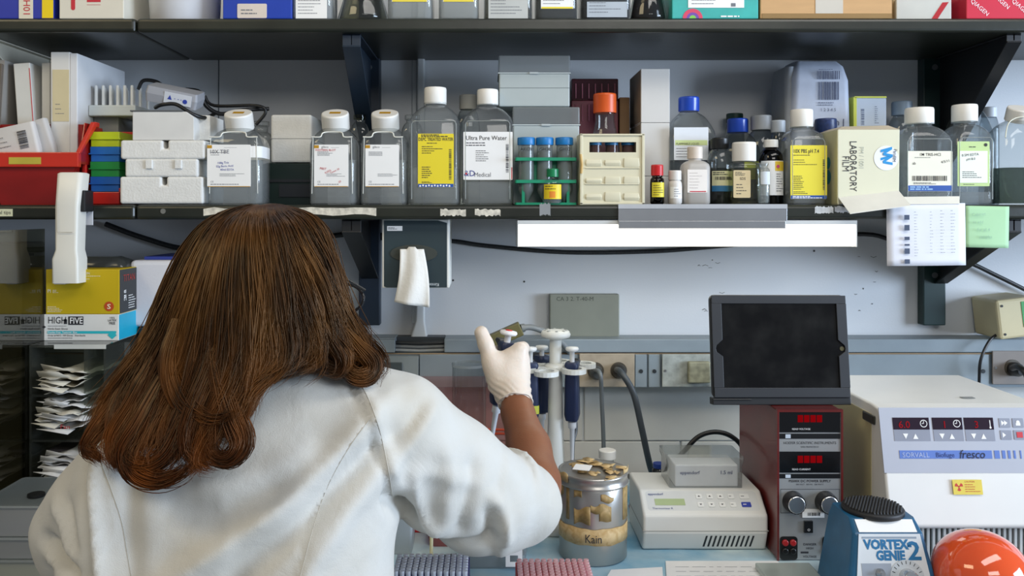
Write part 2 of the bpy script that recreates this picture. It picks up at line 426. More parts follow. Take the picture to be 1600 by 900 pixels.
def body_sq(t, hw, hd, zs, zn, rn, ht, m, corner=0.012, level=None, lm=None, round_=False, foot=0.002):
    """square bottle: straight body to zs, shoulder to zn, neck radius rn to ht"""
    cr = hw if round_ else corner
    rings = [rr(hw-0.003, hd-0.003, cr-0.002, 0), rr(hw, hd, cr, foot+0.002), rr(hw, hd, cr, zs*0.5), rr(hw, hd, cr, zs-0.004)]
    for k in range(1, 7):
        u = k/6; e = math.sin(u*PI/2)
        rings.append(rr(hw+(rn-hw)*u*u*0.35+(rn-hw)*0.65*u if k < 6 else rn, hd+(rn-hd)*u*u*0.35+(rn-hd)*0.65*u if k < 6 else rn,
                        max(cr+(rn-cr)*u, 0.004) if k < 6 else rn, zs+(zn-zs)*(e*0.55+u*0.45)))
    rings += [rr(rn, rn, rn, (zn+ht)/2), rr(rn, rn, rn, ht)]
    mb = MB(); mb.loft(rings); b = obj('body', mb, m, t)
    if level:
        q = 0.0018; mb = MB(); cc = max(cr-q, 0.003)
        mb.loft([rr(hw-q-0.002, hd-q-0.002, cc, 0.003), rr(hw-q, hd-q, cc, 0.006), rr(hw-q, hd-q, cc, min(level, zs)*0.6), rr(hw-q, hd-q, cc, min(level, zs-0.005))])
        obj('liquid', mb, lm or WATER, t)
    return b
ORANGE_DECAL = mat('b98a1d', 0.5, var=0.03)
def gibco(px0, px1, d, label, kind):
    x, w_, h = X((px0+px1)/2, d), L(px1-px0, d), zl(160, d); hd = 0.036; hw = w_/2
    t = thing('media_bottle', label, 'bottle', (x, d+hd, ZS), 0.0, 'square plastic bottles with tilted white screw caps')
    zs = zl(222, d); zn = zl(197, d)
    body_sq(t, hw, hd, zs, zn, 0.0185, zn+0.004, PLAST, 0.014, zl(250, d), WATER)
    # moulded shoulder ridge
    mb = MB(); y = -hd-0.001; z = zl(214, d)
    mb.tube(smoothpath([(-hw+0.006, y, z), (-hw*0.5, y, z), (-hw*0.42, y+0.004, z+0.007), (-0.009, y+0.009, z+0.0095), (0.009, y+0.009, z+0.0095), (hw*0.42, y+0.004, z+0.007), (hw*0.5, y, z), (hw-0.006, y, z)], 4), 0.0012, 6)
    mb.tube([(-hw+0.008, y+0.001, z-0.001), (-hw+0.006, y+0.001, 0.02)], 0.0006, 5); mb.tube([(hw-0.008, y+0.001, z-0.001), (hw-0.006, y+0.001, 0.02)], 0.0006, 5)
    obj('shoulder_ridge', mb, mat('e6e6dc', 0.2), t)
    cp = knurl_cap(t, 0.0250, 0.0300, zn-0.001, WCAP, 0.42, 0.004)
    put(cp, lambda m_: m_.add([(-0.010, -0.004, 0.0301), (0.010, -0.004, 0.0301), (0.010, 0.007, 0.0301), (-0.010, 0.007, 0.0301)], [(0, 1, 2, 3)]), ORANGE_DECAL, 'decal', 'small gold sticker on the cap')
    lx0, lx1 = (-hw+0.010, hw-0.013) if kind != 'tbe' else (-hw+0.002, hw-0.018)
    lz0, lz1 = zl(292, d), zl(226, d)
    lb = plate(t, lx0, lx1, lz0, lz1, -hd, PAPER, r=0.002)
    put(lb, lambda m_: (m_.patch(lx0, lx0+0.0085, lz1-0.0065, lz1-0.001, -hd-0.0005), m_.patch(lx0+0.001, lx1-0.001, lz0, lz0+0.0012, -hd-0.0005)), ORANGE_DECAL, 'print_block', 'gold corner block and rule')
    yy = -hd-0.0006
    def pr(m_):
        if kind != 'tbe': m_.text('gibco', 0.0042, lx0+0.013, lz1-0.0060, yy)
        m_.lines(lx0+0.030, lx1-0.003, lz1-0.006, lz1-0.0045, 1, yy, 0.0004)
        m_.lines(lx0+0.006, lx0+0.034, lz1-0.020, lz1-0.012, 4 if kind != 'tbe' else 2, yy, 0.0009, seed=px0)
        m_.lines(lx0+0.022, lx1-0.003, lz0+0.018, lz0+0.024, 3, yy, 0.0007, seed=px0+1)
        m_.text('CE', 0.0032, lx0+0.006, lz0+0.0075, yy); m_.lines(lx0+0.006, lx1-0.006, lz0+0.003, lz0+0.006, 1, yy, 0.0012, seed=px0+2)
    put(lb, pr, GREY_INK)
    if kind == 'pbst':
        put(lb, lambda m_: (m_.text('WESTERN BLOT', 0.0038, lx0+0.002, lz1-0.0115, yy-0.0002, sx=0.95), m_.text('PBST', 0.0040, lx0+0.010, lz0+0.031, yy-0.0002, rot=-0.1),
                            m_.text('0.05%', 0.0036, lx0+0.020, lz0+0.023, yy-0.0002, rot=0.45), m_.text('Tween 20', 0.0032, lx0+0.029, lz0+0.023, yy-0.0002, rot=0.45),
                            m_.text('-20', 0.0034, lx0+0.043, lz0+0.006, yy-0.0002, rot=0.5)), RED_INK, 'handwriting', 'red handwriting')
    if kind == 'tbe':
        put(lb, lambda m_: m_.text('10X TBE', 0.0068, lx0+0.004, lz1-0.0155, yy-0.0002), GREY_INK, 'handwriting')
        put(lb, lambda m_: (m_.text('108g Tris', 0.0038, lx0+0.018, lz1-0.034, yy-0.0002, rot=0.05), m_.text('55g Boric Acid', 0.0036, lx0+0.016, lz1-0.040, yy-0.0002, rot=0.05),
                            m_.text('40ml EDTA', 0.0036, lx0+0.023, lz1-0.0455, yy-0.0002)), BLUE_INK, 'handwriting', 'blue handwriting')
        ms = MB(); ms.loft([rr(hw+0.0001, hd+0.0001, 0.014, zl(246, d)), rr(hw+0.0001, hd+0.0001, 0.014, zl(228, d))], False, False, True); obj('tape_band', ms, PAPER, t, label='white tape wrapped round the bottle')
    return t
gibco(322, 408, 1.485, 'square clear plastic bottle with a white label reading 10X TBE, beside the foam racks', 'tbe')
gibco(482, 556, 1.50, 'square clear bottle whose white label carries red handwriting', 'pbst')
gibco(562, 635, 1.50, 'square clear bottle with clean white printed label, left of the yellow-labelled water bottle', 'plain')
# clear round-shouldered bottles behind them
def plain_bottle(px0, px1, pytop, pyneck, d, label, capm, rn_px, level=None, cap_bot=None, hd=None, round_=False, m=None, lm=None, corner=0.012, capn=None, name='reagent_bottle', group=None, pysh=None):
    x, hw = X((px0+px1)/2, d), L(px1-px0, d)/2; hd = hd or hw; h = zl(pytop, d)
    t = thing(name, label, 'bottle', (x, d+hd, ZS), 0, group)
    cb = cap_bot or pytop+26; dc = d+hd*0.0
    zs = zl(pysh or pyneck+34, d); zn = zl(pyneck, d); rn = L(rn_px, d)/2
    body_sq(t, hw, hd, zs, zn, rn*0.84, zl(cb, d)+0.002, m or GLASS, corner, zl(level, d) if level else None, lm, round_)
    knurl_cap(t, rn, zl(pytop, d)-zl(cb, d), zl(cb, d), capm)
    return t
plain_bottle(385, 421, 188, 205, 1.60, 'empty clear bottle standing behind the 10X TBE bottle', PLAST, 26, cap_bot=196, pysh=212)
plain_bottle(545, 575, 178, 190, 1.60, 'clear bottle mostly hidden between the two tilted-cap bottles', clear('c9c8a8'), 20, cap_bot=186, pysh=205)
plain_bottle(626, 660, 178, 190, 1.60, 'clear bottle half hidden behind the yellow-labelled water bottle', PLAST, 24, cap_bot=186, pysh=205)
YEL = mat('e6d22a', 0.5, var=0.02); BLU = mat('1f4fa0', 0.5, var=0.02)
def corning(px0, px1, d, pytop, cap_bot, pyneck, pysh, label, lx, lpy, lcol, prints, level, hd=0.042, foot=None, capm=None, rn_px=34, group='square clear reagent bottles with straight caps', glass=None, lm=None):
    x, hw = X((px0+px1)/2, d), L(px1-px0, d)/2
    t = thing('reagent_bottle', label, 'bottle', (x, d+hd, ZS), 0, group)
    zs, zn, rn = zl(pysh, d), zl(pyneck, d), L(rn_px, d)/2
    body_sq(t, hw, hd, zs, zn, rn*0.84, zl(cap_bot, d)+0.002, glass or PLAST, 0.013, zl(level, d), lm)
    mb = MB(); mb.tube([(-hw+0.006, -hd-0.0004, 0.01), (-hw+0.006, -hd-0.0004, zs-0.006), (-hw+0.010, -hd+0.0002, zs-0.001), (hw-0.010, -hd+0.0002, zs-0.001), (hw-0.006, -hd-0.0004, zs-0.006), (hw-0.006, -hd-0.0004, 0.01)], 0.0008, 6)
    obj('moulded_edge', mb, clear('dcdcd0', 1.5, 0.02, 0.5, 0.5), t)
    mb = MB(); mb.lathe([(rn*0.84, 0), (rn*1.02, 0.001), (rn*1.02, 0.003), (rn*0.84, 0.004)]); obj('neck_ring', mb, PLAST, t, loc=(0, 0, zn+0.002))
    knurl_cap(t, rn, zl(pytop, d)-zl(cap_bot, d), zl(cap_bot, d), capm or WCAP, alt=0.012)
    x0, x1 = X(lx[0], d)-x, X(lx[1], d)-x; z1, z0 = zl(lpy[0], d), zl(lpy[1], d)
    lb = plate(t, x0, x1, z0, z1, -hd, lcol, r=0.0015)
    if foot: put(lb, lambda m_: m_.patch(x0+0.0004, x1-0.0004, z0+0.0004, z0+foot, -hd-0.0006), BLU, 'print_block', 'blue band along the label foot')
    yy = -hd-0.0007
    prints(lb, x0, x1, z0, z1, yy); return t
def p_depc(lb, x0, x1, z0, z1, yy):
    w_ = x1-x0
    put(lb, lambda m: (m.text('DEPC TREATED WATER', 0.0058, (x0+x1)/2, z1-0.0125, yy, 'CENTER', sx=0.71, bold=0.02), m.lines(x0+0.006, x1-0.004, z1-0.006, z1-0.001, 2, yy, 0.0016, seed=4),
        m.lines(x0+0.016, x1-0.012, z1-0.0185, z1-0.015, 1, yy, 0.0012), m.lines(x0+0.007, x1-0.020, z1-0.036, z1-0.021, 4, yy, 0.0012, 0.5, seed=8),
        m.lines(x0+0.007, x0+0.028, z0+0.016, z0+0.038, 6, yy, 0.0013, 0.5, seed=9), m.lines(x0+0.007, x0+0.032, z0+0.0075, z0+0.011, 2, yy, 0.0009),
        m.bars(x1-0.0085, x1-0.004, z0+0.014, z1-0.026, 26, yy, False)), INK)
    put(lb, lambda m: [m.disc(x0+0.004+k*0.0052, z0+0.0028+0.0008*(k % 2), 0.0017, yy-0.0001, 8) for k in range(11)], PAPER, 'print', 'pale flower pattern')
corning(638, 718, 1.50, 132, 159, 161, 188, 'square clear bottle with yellow label reading DEPC TREATED WATER', (653, 709), (209, 293), YEL, p_depc, 262, foot=0.0065, rn_px=36)
def p_ultra(lb, x0, x1, z0, z1, yy):
    put(lb, lambda m: (m.text('Ultra Pure Water', 0.0078, x0+0.004, z1-0.0145, yy, sx=0.93, bold=0.006), m.lines(x0+0.005, x0+0.062, z1-0.026, z1-0.0175, 2, yy, 0.0015, 0.5, seed=3),
        m.lines(x0+0.022, x0+0.046, z1-0.053, z1-0.032, 6, yy, 0.0010, 0.5, seed=5), m.bars(x1-0.012, x1-0.007, z0+0.013, z1-0.021, 24, yy, False)), INK)
    put(lb, lambda m: m.text('&D', 0.0105, x0+0.001, z0+0.0065, yy, bold=0.01), mat('35408f', 0.5, var=0), 'logo', 'blue letters')
    put(lb, lambda m: m.text('Medical', 0.0078, x0+0.0190, z0+0.0055, yy, sx=0.9), GREY_INK)
    put(lb, lambda m: (m.disc(x0+0.0052, z0+0.0108, 0.0018, yy-0.0003, 8), m.patch(x1-0.0022, x1-0.0006, z0+0.001, z0+0.022, yy)), RED_INK, 'print', 'red marks')
corning(722, 802, 1.50, 135, 160, 163, 188, 'square clear bottle with white label reading Ultra Pure Water', (724, 801), (206, 281), PAPER, p_ultra, 284, rn_px=34)
plain_bottle(712, 750, 146, 170, 1.63, 'small-necked bottle with a grey-white cap between the two labelled water bottles', mat('b9b7ae', 0.5), 28, cap_bot=169, pysh=195)
def p_pbs(lb, x0, x1, z0, z1, yy):
    put(lb, lambda m: (m.text('10X PBS pH 7.4', 0.0068, x0+0.0045, z1-0.0135, yy, sx=0.74, bold=0.02), m.lines(x0+0.005, x1-0.004, z1-0.019, z1-0.016, 1, yy, 0.0011),
        m.lines(x0+0.005, x1-0.018, z1-0.036, z1-0.024, 3, yy, 0.0010, 0.5, seed=31), m.lines(x0+0.005, x0+0.024, z0+0.016, z0+0.042, 8, yy, 0.0011, 0.5, seed=33),
        m.lines(x0+0.005, x0+0.032, z0+0.0085, z0+0.014, 2, yy, 0.0010, seed=34), m.bars(x1-0.0075, x1-0.0035, z0+0.016, z1-0.024, 24, yy, False)), INK)
    put(lb, lambda m: m.lines(x0+0.004, x1-0.002, z0+0.001, z0+0.0055, 2, yy-0.0001, 0.0014), PAPER, 'print', 'pale lettering on the blue band')
corning(1233, 1294, 1.495, 168, 196, 200, 216, 'square clear bottle with yellow label reading 10X PBS pH 7.4', (1235, 1292), (227, 311), mat('e8d93c', 0.5, var=0.02), p_pbs, 300, foot=0.0065, hd=0.034, rn_px=35)
def p_buf(lb, x0, x1, z0, z1, yy):
    put(lb, lambda m: (m.text('1M TRIS-HCl', 0.0050, (x0+x1)/2, z1-0.0085, yy, 'CENTER', bold=0.01), m.lines(x0+0.012, x1-0.014, z1-0.0125, z1-0.0105, 1, yy, 0.0008),
        m.text('4/5/11', 0.0045, x1-0.020, z1-0.022, yy, rot=0.2), m.text('ab', 0.005, x0+0.008, z1-0.024, yy), m.bars(x0+0.008, x1-0.009, z0+0.0185, z0+0.0275, 30, yy), m.lines(x0+0.010, x1-0.010, z0+0.0125, z0+0.016, 2, yy, 0.0009)), INK)
    put(lb, lambda m: m.lines(x0+0.004, x1-0.012, z0+0.002, z0+0.0095, 2, yy-0.0001, 0.0024), mat('8fb6dc', 0.5, var=0), 'print', 'pale lettering on the blue band')
corning(1413, 1492, 1.50, 165, 191, 194, 216, 'square clear bottle with cream label and blue foot band, right of the cardboard film box', (1418, 1488), (236, 299), mat('e9e6d4', 0.6, var=0.02), p_buf, 292, foot=0.0105, hd=0.036, rn_px=43)
def p_grn(lb, x0, x1, z0, z1, yy):
    w2 = plate(lb, x0+0.004, x1-0.004, z0+0.006, z1-0.017, yy, mat('e9eee2', 0.6, var=0.02), 'label_panel')
    put(lb, lambda m: (m.text('0.5M EDTA', 0.0045, x0+0.007, z1-0.027, yy-0.0008, rot=0.08), m.text('pH 8.0', 0.0042, x0+0.015, z1-0.034, yy-0.0008, rot=0.1), m.lines(x0+0.008, x1-0.008, z0+0.014, z0+0.027, 4, yy-0.0006, 0.0011, 0.5, seed=55),
        m.lines(x0+0.02, x1-0.010, z1-0.0115, z1-0.008, 1, yy, 0.0014), m.disc(x1-0.007, z1-0.006, 0.003, yy, 12), m.lines(x0+0.010, x1-0.010, z0+0.002, z0+0.0045, 1, yy, 0.0009)), INK)
corning(1494, 1556, 1.50, 160, 187, 192, 214, 'square clear bottle with pale green label beneath a dark cap at the right end', (1496, 1546), (221, 291), mat('bcd490', 0.6, var=0.03), p_grn, 300, hd=0.036, rn_px=38)
# ---- bottle row, right half
SMOKE = clear('dde3e6', 1.5, 0.04, 0.45, 0.08, '9aa4aa'); AMBER = clear('5a2b10', 1.5, 0.05, 0.35)
BCAP = mat('1546b8', 0.35, var=0.03, coat=0.3)
t = plain_bottle(1048, 1122, 147, 172, 1.56, 'large clear bottle with blue cap and white label with a pale green stripe', BCAP, 33, 250, 170, lm=clear('c9ccd0'), pysh=212)
hw = L(74, 1.56)/2
lb = plate(t, -hw+0.006, hw-0.018, zl(250, 1.56), zl(199, 1.56), -hw, mat('dde3ea', 0.5, var=0.04))
put(lb, lambda m: m.patch(-hw+0.008, hw-0.020, zl(227, 1.56), zl(219, 1.56), -hw-0.0006), mat('cfe0a0', 0.5), 'print_block', 'pale green stripe')
put(lb, lambda m: (m.text('FLAMMABLE LIQUID', 0.0042, -hw+0.010, zl(226.5, 1.56), -hw-0.0009, sx=0.8), m.lines(-hw+0.01, hw-0.03, zl(247, 1.56), zl(230, 1.56), 4, -hw-0.0007, 0.0010, 0.5)), INK)
t = plain_bottle(1128, 1198, 182, 204, 1.62, 'clear bottle with blue cap behind the black-capped bottle', BCAP, 33, 280, 204, round_=True, pysh=235)
arc_label(t, L(35, 1.62), 0.0, 0.04, 0.05, 0.085, mat('c7cf3a', 0.5))
plain_bottle(1138, 1166, 176, 190, 1.70, 'dark green cap bottle peeking over the blue-capped one', mat('12352c', 0.4), 26, None, 190, m=SMOKE, pysh=210)
plain_bottle(1172, 1224, 178, 202, 1.62, 'clear bottle with translucent grey cap, tallest of the group behind the amber bottle', mat('9fa3a6', 0.45), 33, 260, 201, round_=True, m=SMOKE, pysh=228)
plain_bottle(1208, 1232, 187, 208, 1.575, 'narrow bottle with a frosted cap behind the yellow 10X label bottle', mat('a8b0b8', 0.45), 22, None, 206, round_=True, m=SMOKE, pysh=222)
t = plain_bottle(1110, 1150, 214, 232, 1.51, 'clear bottle with black cap and cream and blue label', mat('151719', 0.4), 28, 262, 231, round_=True, pysh=252, lm=clear('8d9a86'))
r = L(20, 1.51)
lb = arc_label(t, r, -0.020, 0.024, zl(299, 1.51), zl(267, 1.51), mat('d6d3a8', 0.6))
o = arc_label(lb, r, -0.020, 0.024, zl(299, 1.51), zl(290, 1.51), mat('2d6f9a', 0.5), 'print_block', 0.0008, 'blue band')
mb = MB(); mb.bars(-0.014, 0.02, zl(281, 1.51), zl(276, 1.51), 16, -0.0009); mb.lines(-0.018, 0.02, zl(274, 1.51), zl(268, 1.51), 2, -0.0009); wrap(mb, r); obj('print', mb, INK, lb)
plain_bottle(1107, 1124, 219, 236, 1.56, 'thin bottle with black cap squeezed behind the white plastic bottle', mat('16181a', 0.4), 17, None, 235, round_=True, m=SMOKE, pysh=246)
t = plain_bottle(1145, 1192, 221, 252, 1.485, 'short clear jar with large white cap and tan label', WCAP, 37, 262, 251, hd=0.022, pysh=258, lm=clear('d2cda0'))
hw = L(47, 1.485)/2; lb = plate(t, -hw+0.001, -hw+0.031, zl(309, 1.485), zl(266, 1.485), -0.022, mat('cdb98e', 0.65, var=0.04), r=0.002)
put(lb, lambda m: (m.lines(-hw+0.004, -hw+0.028, zl(275, 1.485), zl(268, 1.485), 3, -0.0227, 0.0010), m.text('SDS', 0.0045, -hw+0.012, zl(281, 1.485), -0.0227), m.lines(-hw+0.006, -hw+0.026, zl(305, 1.485), zl(286, 1.485), 4, -0.0227, 0.0012, 0.5)), INK)
t = plain_bottle(1192, 1230, 217, 231, 1.51, 'amber glass bottle with white cap and white label with a yellow corner', WCAP, 22, 244, 229, round_=True, m=AMBER, pysh=246, lm=clear('3a1808'))
r = L(19, 1.51); lb = arc_label(t, r, -0.026, 0.020, zl(305, 1.51), zl(251, 1.51), PAPER)
arc_label(lb, r, 0.0, 0.020, zl(267, 1.51), zl(252, 1.51), mat('e3c13a', 0.5), 'print_block', 0.0008, 'yellow corner')
mb = MB(); mb.lines(0.002, 0.018, zl(300, 1.51), zl(270, 1.51), 8, -0.0009, 0.0012); wrap(mb, r); obj('print', mb, GREY_INK, lb)
mb = MB(); mb.disc(0.005, zl(260, 1.51), 0.003, -0.0012, 8); wrap(mb, r); obj('print', mb, mat('c8417c', 0.5), lb, label='pink mark')
t = plain_bottle(1186, 1206, 254, 262, 1.475, 'tiny clear vial with a white label before the amber bottle', PLAST, 16, 290, 258, round_=True, pysh=266)
arc_label(t, L(10, 1.475), -0.008, 0.010, zl(288, 1.475), zl(268, 1.475), mat('ccd3d8', 0.6))
# white plastic bottle
HDPE = clear('f4f0ea', 1.4, 0.35, 0.8, 0.82, 'e6e1da')
t = plain_bottle(1069, 1112, 228, 250, 1.49, 'translucent white plastic bottle with faded white label and red line', mat('d9cdbf', 0.5), 24, 270, 247, m=HDPE, hd=0.022, pysh=258)
hw = L(43, 1.49)/2; lb = plate(t, -hw+0.006, hw-0.008, zl(301, 1.49), zl(265, 1.49), -0.022, mat('efe9e2', 0.6))
put(lb, lambda m: m.lines(-hw+0.009, hw-0.012, zl(296, 1.49), zl(268, 1.49), 6, -0.0227, 0.0008, 0.5), mat('b5aca8', 0.6)); put(lb, lambda m: m.patch(-hw+0.010, hw-0.010, zl(300, 1.49), zl(298.5, 1.49), -0.0227), RED_INK, 'print', 'red line')
# small vial
t = plain_bottle(1046, 1068, 266, 282, 1.485, 'small white vial with white cap beside the red-capped vial', mat('dcd8d2', 0.5), 20, None, 281, round_=True, m=mat('d9d5cf', 0.4), pysh=288)
lb = arc_label(t, L(11, 1.485), -0.011, 0.011, zl(310, 1.485), zl(292, 1.485), PAPER)
mb = MB(); mb.lines(-0.004, 0.010, zl(308, 1.485), zl(294, 1.485), 4, -0.0008, 0.0009); wrap(mb, L(11, 1.485)); obj('print', mb, GREY_INK, lb)
# red capped amber vial
t = plain_bottle(1018, 1040, 257, 277, 1.48, 'small amber vial with red cap and yellow label', mat('c41f22', 0.4, var=0.03), 19, 282, 274, round_=True, m=AMBER, pysh=282, lm=clear('3a1808'))
r = L(11, 1.48); lb = arc_label(t, r, -0.012, 0.012, zl(308, 1.48), zl(285, 1.48), mat('dbcb2e', 0.5))
mb = MB(); mb.lines(-0.009, 0.010, zl(306, 1.48), zl(288, 1.48), 5, -0.0008, 0.0009); wrap(mb, r); obj('print', mb, INK, lb)
# green cap bottle with yellow label
t = plain_bottle(848, 880, 263, 279, 1.475, 'small clear bottle with green cap and yellow and orange label before the green tube rack', mat('157a4c', 0.35, var=0.05), 20, 300, 276, round_=True, pysh=286)
r = L(16, 1.475); lb = arc_label(t, r, -0.0175, 0.0175, zl(311, 1.475), zl(288, 1.475), mat('e6cb1e', 0.5))
arc_label(lb, r, -0.006, 0.004, zl(309, 1.475), zl(299, 1.475), mat('e2892a', 0.5), 'print_block', 0.0008, 'orange block')
mb = MB(); mb.lines(-0.014, 0.014, zl(297, 1.475), zl(289, 1.475), 2, -0.0009, 0.0012); wrap(mb, r); obj('print', mb, INK, lb)
# orange capped flask
t = thing('glass_flask', 'conical glass flask with ribbed orange cap behind the cream rack', 'flask', (X(945, 1.58), 1.58, ZS))
mb = MB(); zc = zl(176, 1.58); mb.lathe([(0.038, 0), (0.044, 0.003), (0.044, 0.012), (0.036, 0.06), (0.024, zl(215, 1.58)), (0.0175, zl(190, 1.58)), (0.0175, zc)]); obj('body', mb, GLASS, t)
mb = MB(); mb.lathe([(0.036, 0.003), (0.0415, 0.006), (0.034, 0.06), (0.030, 0.075)]); obj('liquid', mb, clear('b9b490', 1.33), t)
knurl_cap(t, L(18, 1.58), zl(146, 1.58)-zc, zc-0.001, mat('d2561a', 0.4, var=0.04), n=40, alt=0.05)
# bottles behind at right
plain_bottle(1398, 1442, 156, 180, 1.64, 'grey-capped bottle behind the film box near the right bracket', mat('8f9fae', 0.4), 31, 260, 178, round_=True, m=SMOKE, pysh=205)
plain_bottle(1500, 1560, 153, 163, 1.62, 'bottle with a black cap rising behind the green-labelled bottle', mat('0e1113', 0.35), 29, None, 176, m=SMOKE, pysh=215)
plain_bottle(1540, 1566, 166, 180, 1.67, 'white-capped bottle behind the last bottles at right', mat('c9d0d6', 0.45), 22, None, 182, m=SMOKE, pysh=200)
t = thing('media_bottle', 'large clear bottle with angled shoulder at the right edge of the shelf', 'bottle', (X(1590, 1.53), 1.53, ZS))
body_sq(t, L(42, 1.49), 0.04, zl(215, 1.5), zl(186, 1.5), 0.020, zl(183, 1.5), GLASS, 0.02, zl(262, 1.5), clear('9aa39a'))
mb = MB(); mb.tube(smoothpath([(-0.047, -0.041, zl(215, 1.49)), (-0.035, -0.03, zl(192, 1.49)), (-0.015, -0.025, zl(182, 1.49)), (0.015, -0.025, zl(182, 1.49))]), 0.001, 6); obj('shoulder_ridge', mb, mat('d8d8c4', 0.2), t)
knurl_cap(t, 0.022, 0.024, zl(186, 1.5), WCAP, 0.4)
lb = plate(t, 0.0, 0.045, zl(298, 1.49), zl(224, 1.49), -0.04, PAPER)
put(lb, lambda m: m.patch(0.001, 0.044, zl(297, 1.49), zl(293, 1.49), -0.0406), ORANGE_DECAL, 'print_block', 'gold rule')
# fallen pen
mb = MB(); a = P(1413, 307, 1.475); a.z = ZS+0.005; b = Vector((X(1452, 1.49), 1.50, ZS+0.005)); mb.tube([a, a*0.9+b*0.1, b*0.9+a*0.1, b], [0.002, 0.0042, 0.0042, 0.003], 10)
tag(obj('marker_pen', mb, mat('1b1c20', 0.35)), 'black pen lying on the shelf before the cream-labelled bottle', 'pen')

# ================================================================= SHELF: boxes
def cbox(name, label, cat, px0, px1, pyt, d, dep, m, base=ZS, pyb=None, rz=0.0, bev=0.0015, group=None):
    """box on a shelf, returns (thing, half width, height) ; body spans -hw..hw, 0..dep, 0..h locally"""
    w_ = L(px1-px0, d); h = Z(pyt, d)-(base if pyb is None else Z(pyb, d))
    t = thing(name, label, cat, (X((px0+px1)/2, d), d, base if pyb is None else Z(pyb, d)), rz, group)
    mb = MB(); mb.box(-w_/2, w_/2, 0, dep, 0, h); obj('body', mb, m, t, bev)
    return t, w_/2, h
# far-left files
CARD = mat('c9c9c4', 0.7, var=0.04)
t = thing('file_binder', 'grey-brown slanted folder leaning at the far left of the lower shelf', 'folder', (X(-20, 1.52), 1.52, ZS), 0, rot=(0, 0.06, 0))
mb = MB(); mb.box(-0.012, 0.012, 0, 0.12, 0, 0.255); obj('cover', mb, mat('5a5148', 0.6, var=0.2), t, 0.002)
mb = MB(); mb.box(-0.009, 0.0135, 0.004, 0.115, 0.005, 0.262); obj('pages', mb, mat('8b8883', 0.8), t)
t, hw, h = cbox('cardboard_box', 'white carton with handwriting and a red edge line, leaning at far left', 'box', 36, 62, 98, 1.53, 0.17, CARD)
t.rotation_euler = (0, -0.07, 0)
put(t, lambda m: m.text('HBH-1', 0.007, -0.002, 0.105, -0.0004, rot=-PI/2), INK, 'handwriting'); put(t, lambda m: m.patch(hw-0.0018, hw-0.0004, 0.12, h-0.01, -0.0004), RED_INK, 'print', 'thin red line')
cbox('cardboard_box', 'plain white carton between the red-lined carton and the taller white binder box', 'box', 65, 78, 98, 1.545, 0.15, CARD)
t, hw, h = cbox('magazine_file', 'tall white box file with a beige spine label at left', 'box', 79, 109, 81, 1.52, 0.20, mat('d3d3d0', 0.6, var=0.03), pyb=None)
lb = plate(t, -hw+0.004, hw-0.001, h-0.125, h-0.032, -0.0002, mat('c9bd98', 0.7, var=0.05)); put(lb, lambda m: m.lines(-hw+0.009, hw-0.008, h-0.115, h-0.09, 3, -0.0008, 0.001, 0.5), GREY_INK)
cbox('magazine_file', 'slim white box file standing right beside the labelled one', 'box', 109, 121, 83, 1.52, 0.20, mat('d3d5d8', 0.6, var=0.03))
# red bin
RED = mat('b01c14', 0.4, var=0.08, coat=0.2)
d = 1.475; bx = X(50, d)
t = thing('storage_bin', 'large red plastic stacking bin with a low front at the left', 'bin', (bx, d, ZS))
hwf, hwb, hf, hs, dep = L(72, d), L(62, d), zl(238, d), zl(190, d), 0.048
mb = MB()
def slab(vs, th):  # thin wall from a quad
    a, b, c, e = [Vector(v) for v in vs]; n = (b-a).cross(c-a).normalized()*th
    mb.add([a, b, c, e, a+n, b+n, c+n, e+n], [(0, 3, 2, 1), (4, 5, 6, 7), (0, 1, 5, 4), (1, 2, 6, 5), (2, 3, 7, 6), (3, 0, 4, 7)])
b0 = hwf-0.022
slab([(-b0, 0.01, 0), (b0, 0.01, 0), (hwf, 0, hf), (-hwf, 0, hf)], 0.002)
slab([(b0, 0.01, 0), (b0, dep, 0), (hwf, dep, hs), (hwf, 0.0, hf)], 0.002)
slab([(hwf, 0.0, hf-0.02), (hwf, 0.046, hf-0.02), (hwf, 0.046, hs), (hwf, 0.022, hs)], 0.002)
slab([(-b0, dep, 0), (-b0, 0.01, 0), (-hwf, 0, hf), (-hwf, dep, hs)], 0.002)
slab([(b0, dep, 0), (-b0, dep, 0), (-hwf, dep, hs), (hwf, dep, hs)], 0.002)
mb.box(-b0, b0, 0.01, dep, 0, 0.003)
obj('tub', mb, mat('8c130f', 0.4, var=0.1, coat=0.2), t)
mb = MB(); mb.box(-hwf-0.004, hwf+0.003, -0.006, 0.006, hf-0.026, hf)
mb.add([(hwf-0.004, -0.003, hf-0.002), (hwf+0.004, -0.003, hf-0.002), (hwf+0.016, 0.03, hs+0.003), (hwf+0.008, 0.03, hs+0.003), (hwf-0.004, 0.005, hf-0.002), (hwf+0.004, 0.005, hf-0.002), (hwf+0.016, 0.04, hs-0.003), (hwf+0.008, 0.04, hs-0.003)],
       [(0, 1, 2, 3), (7, 6, 5, 4), (0, 4, 5, 1), (1, 5, 6, 2), (2, 6, 7, 3), (3, 7, 4, 0)])
mb.box(hwf+0.006, hwf+0.016, 0.034, dep, hs-0.006, hs+0.003)
obj('rim', mb, mat('bf2a18', 0.38, var=0.05, coat=0.2), t, 0.0015)
xs = X(17, d)-bx; xe = X(67, d)-bx
plate(t, xs, xe, hf-0.021, hf-0.009, -0.0062, mat('b8a83c', 0.6, var=0.1), 'label', label='yellow tape label')
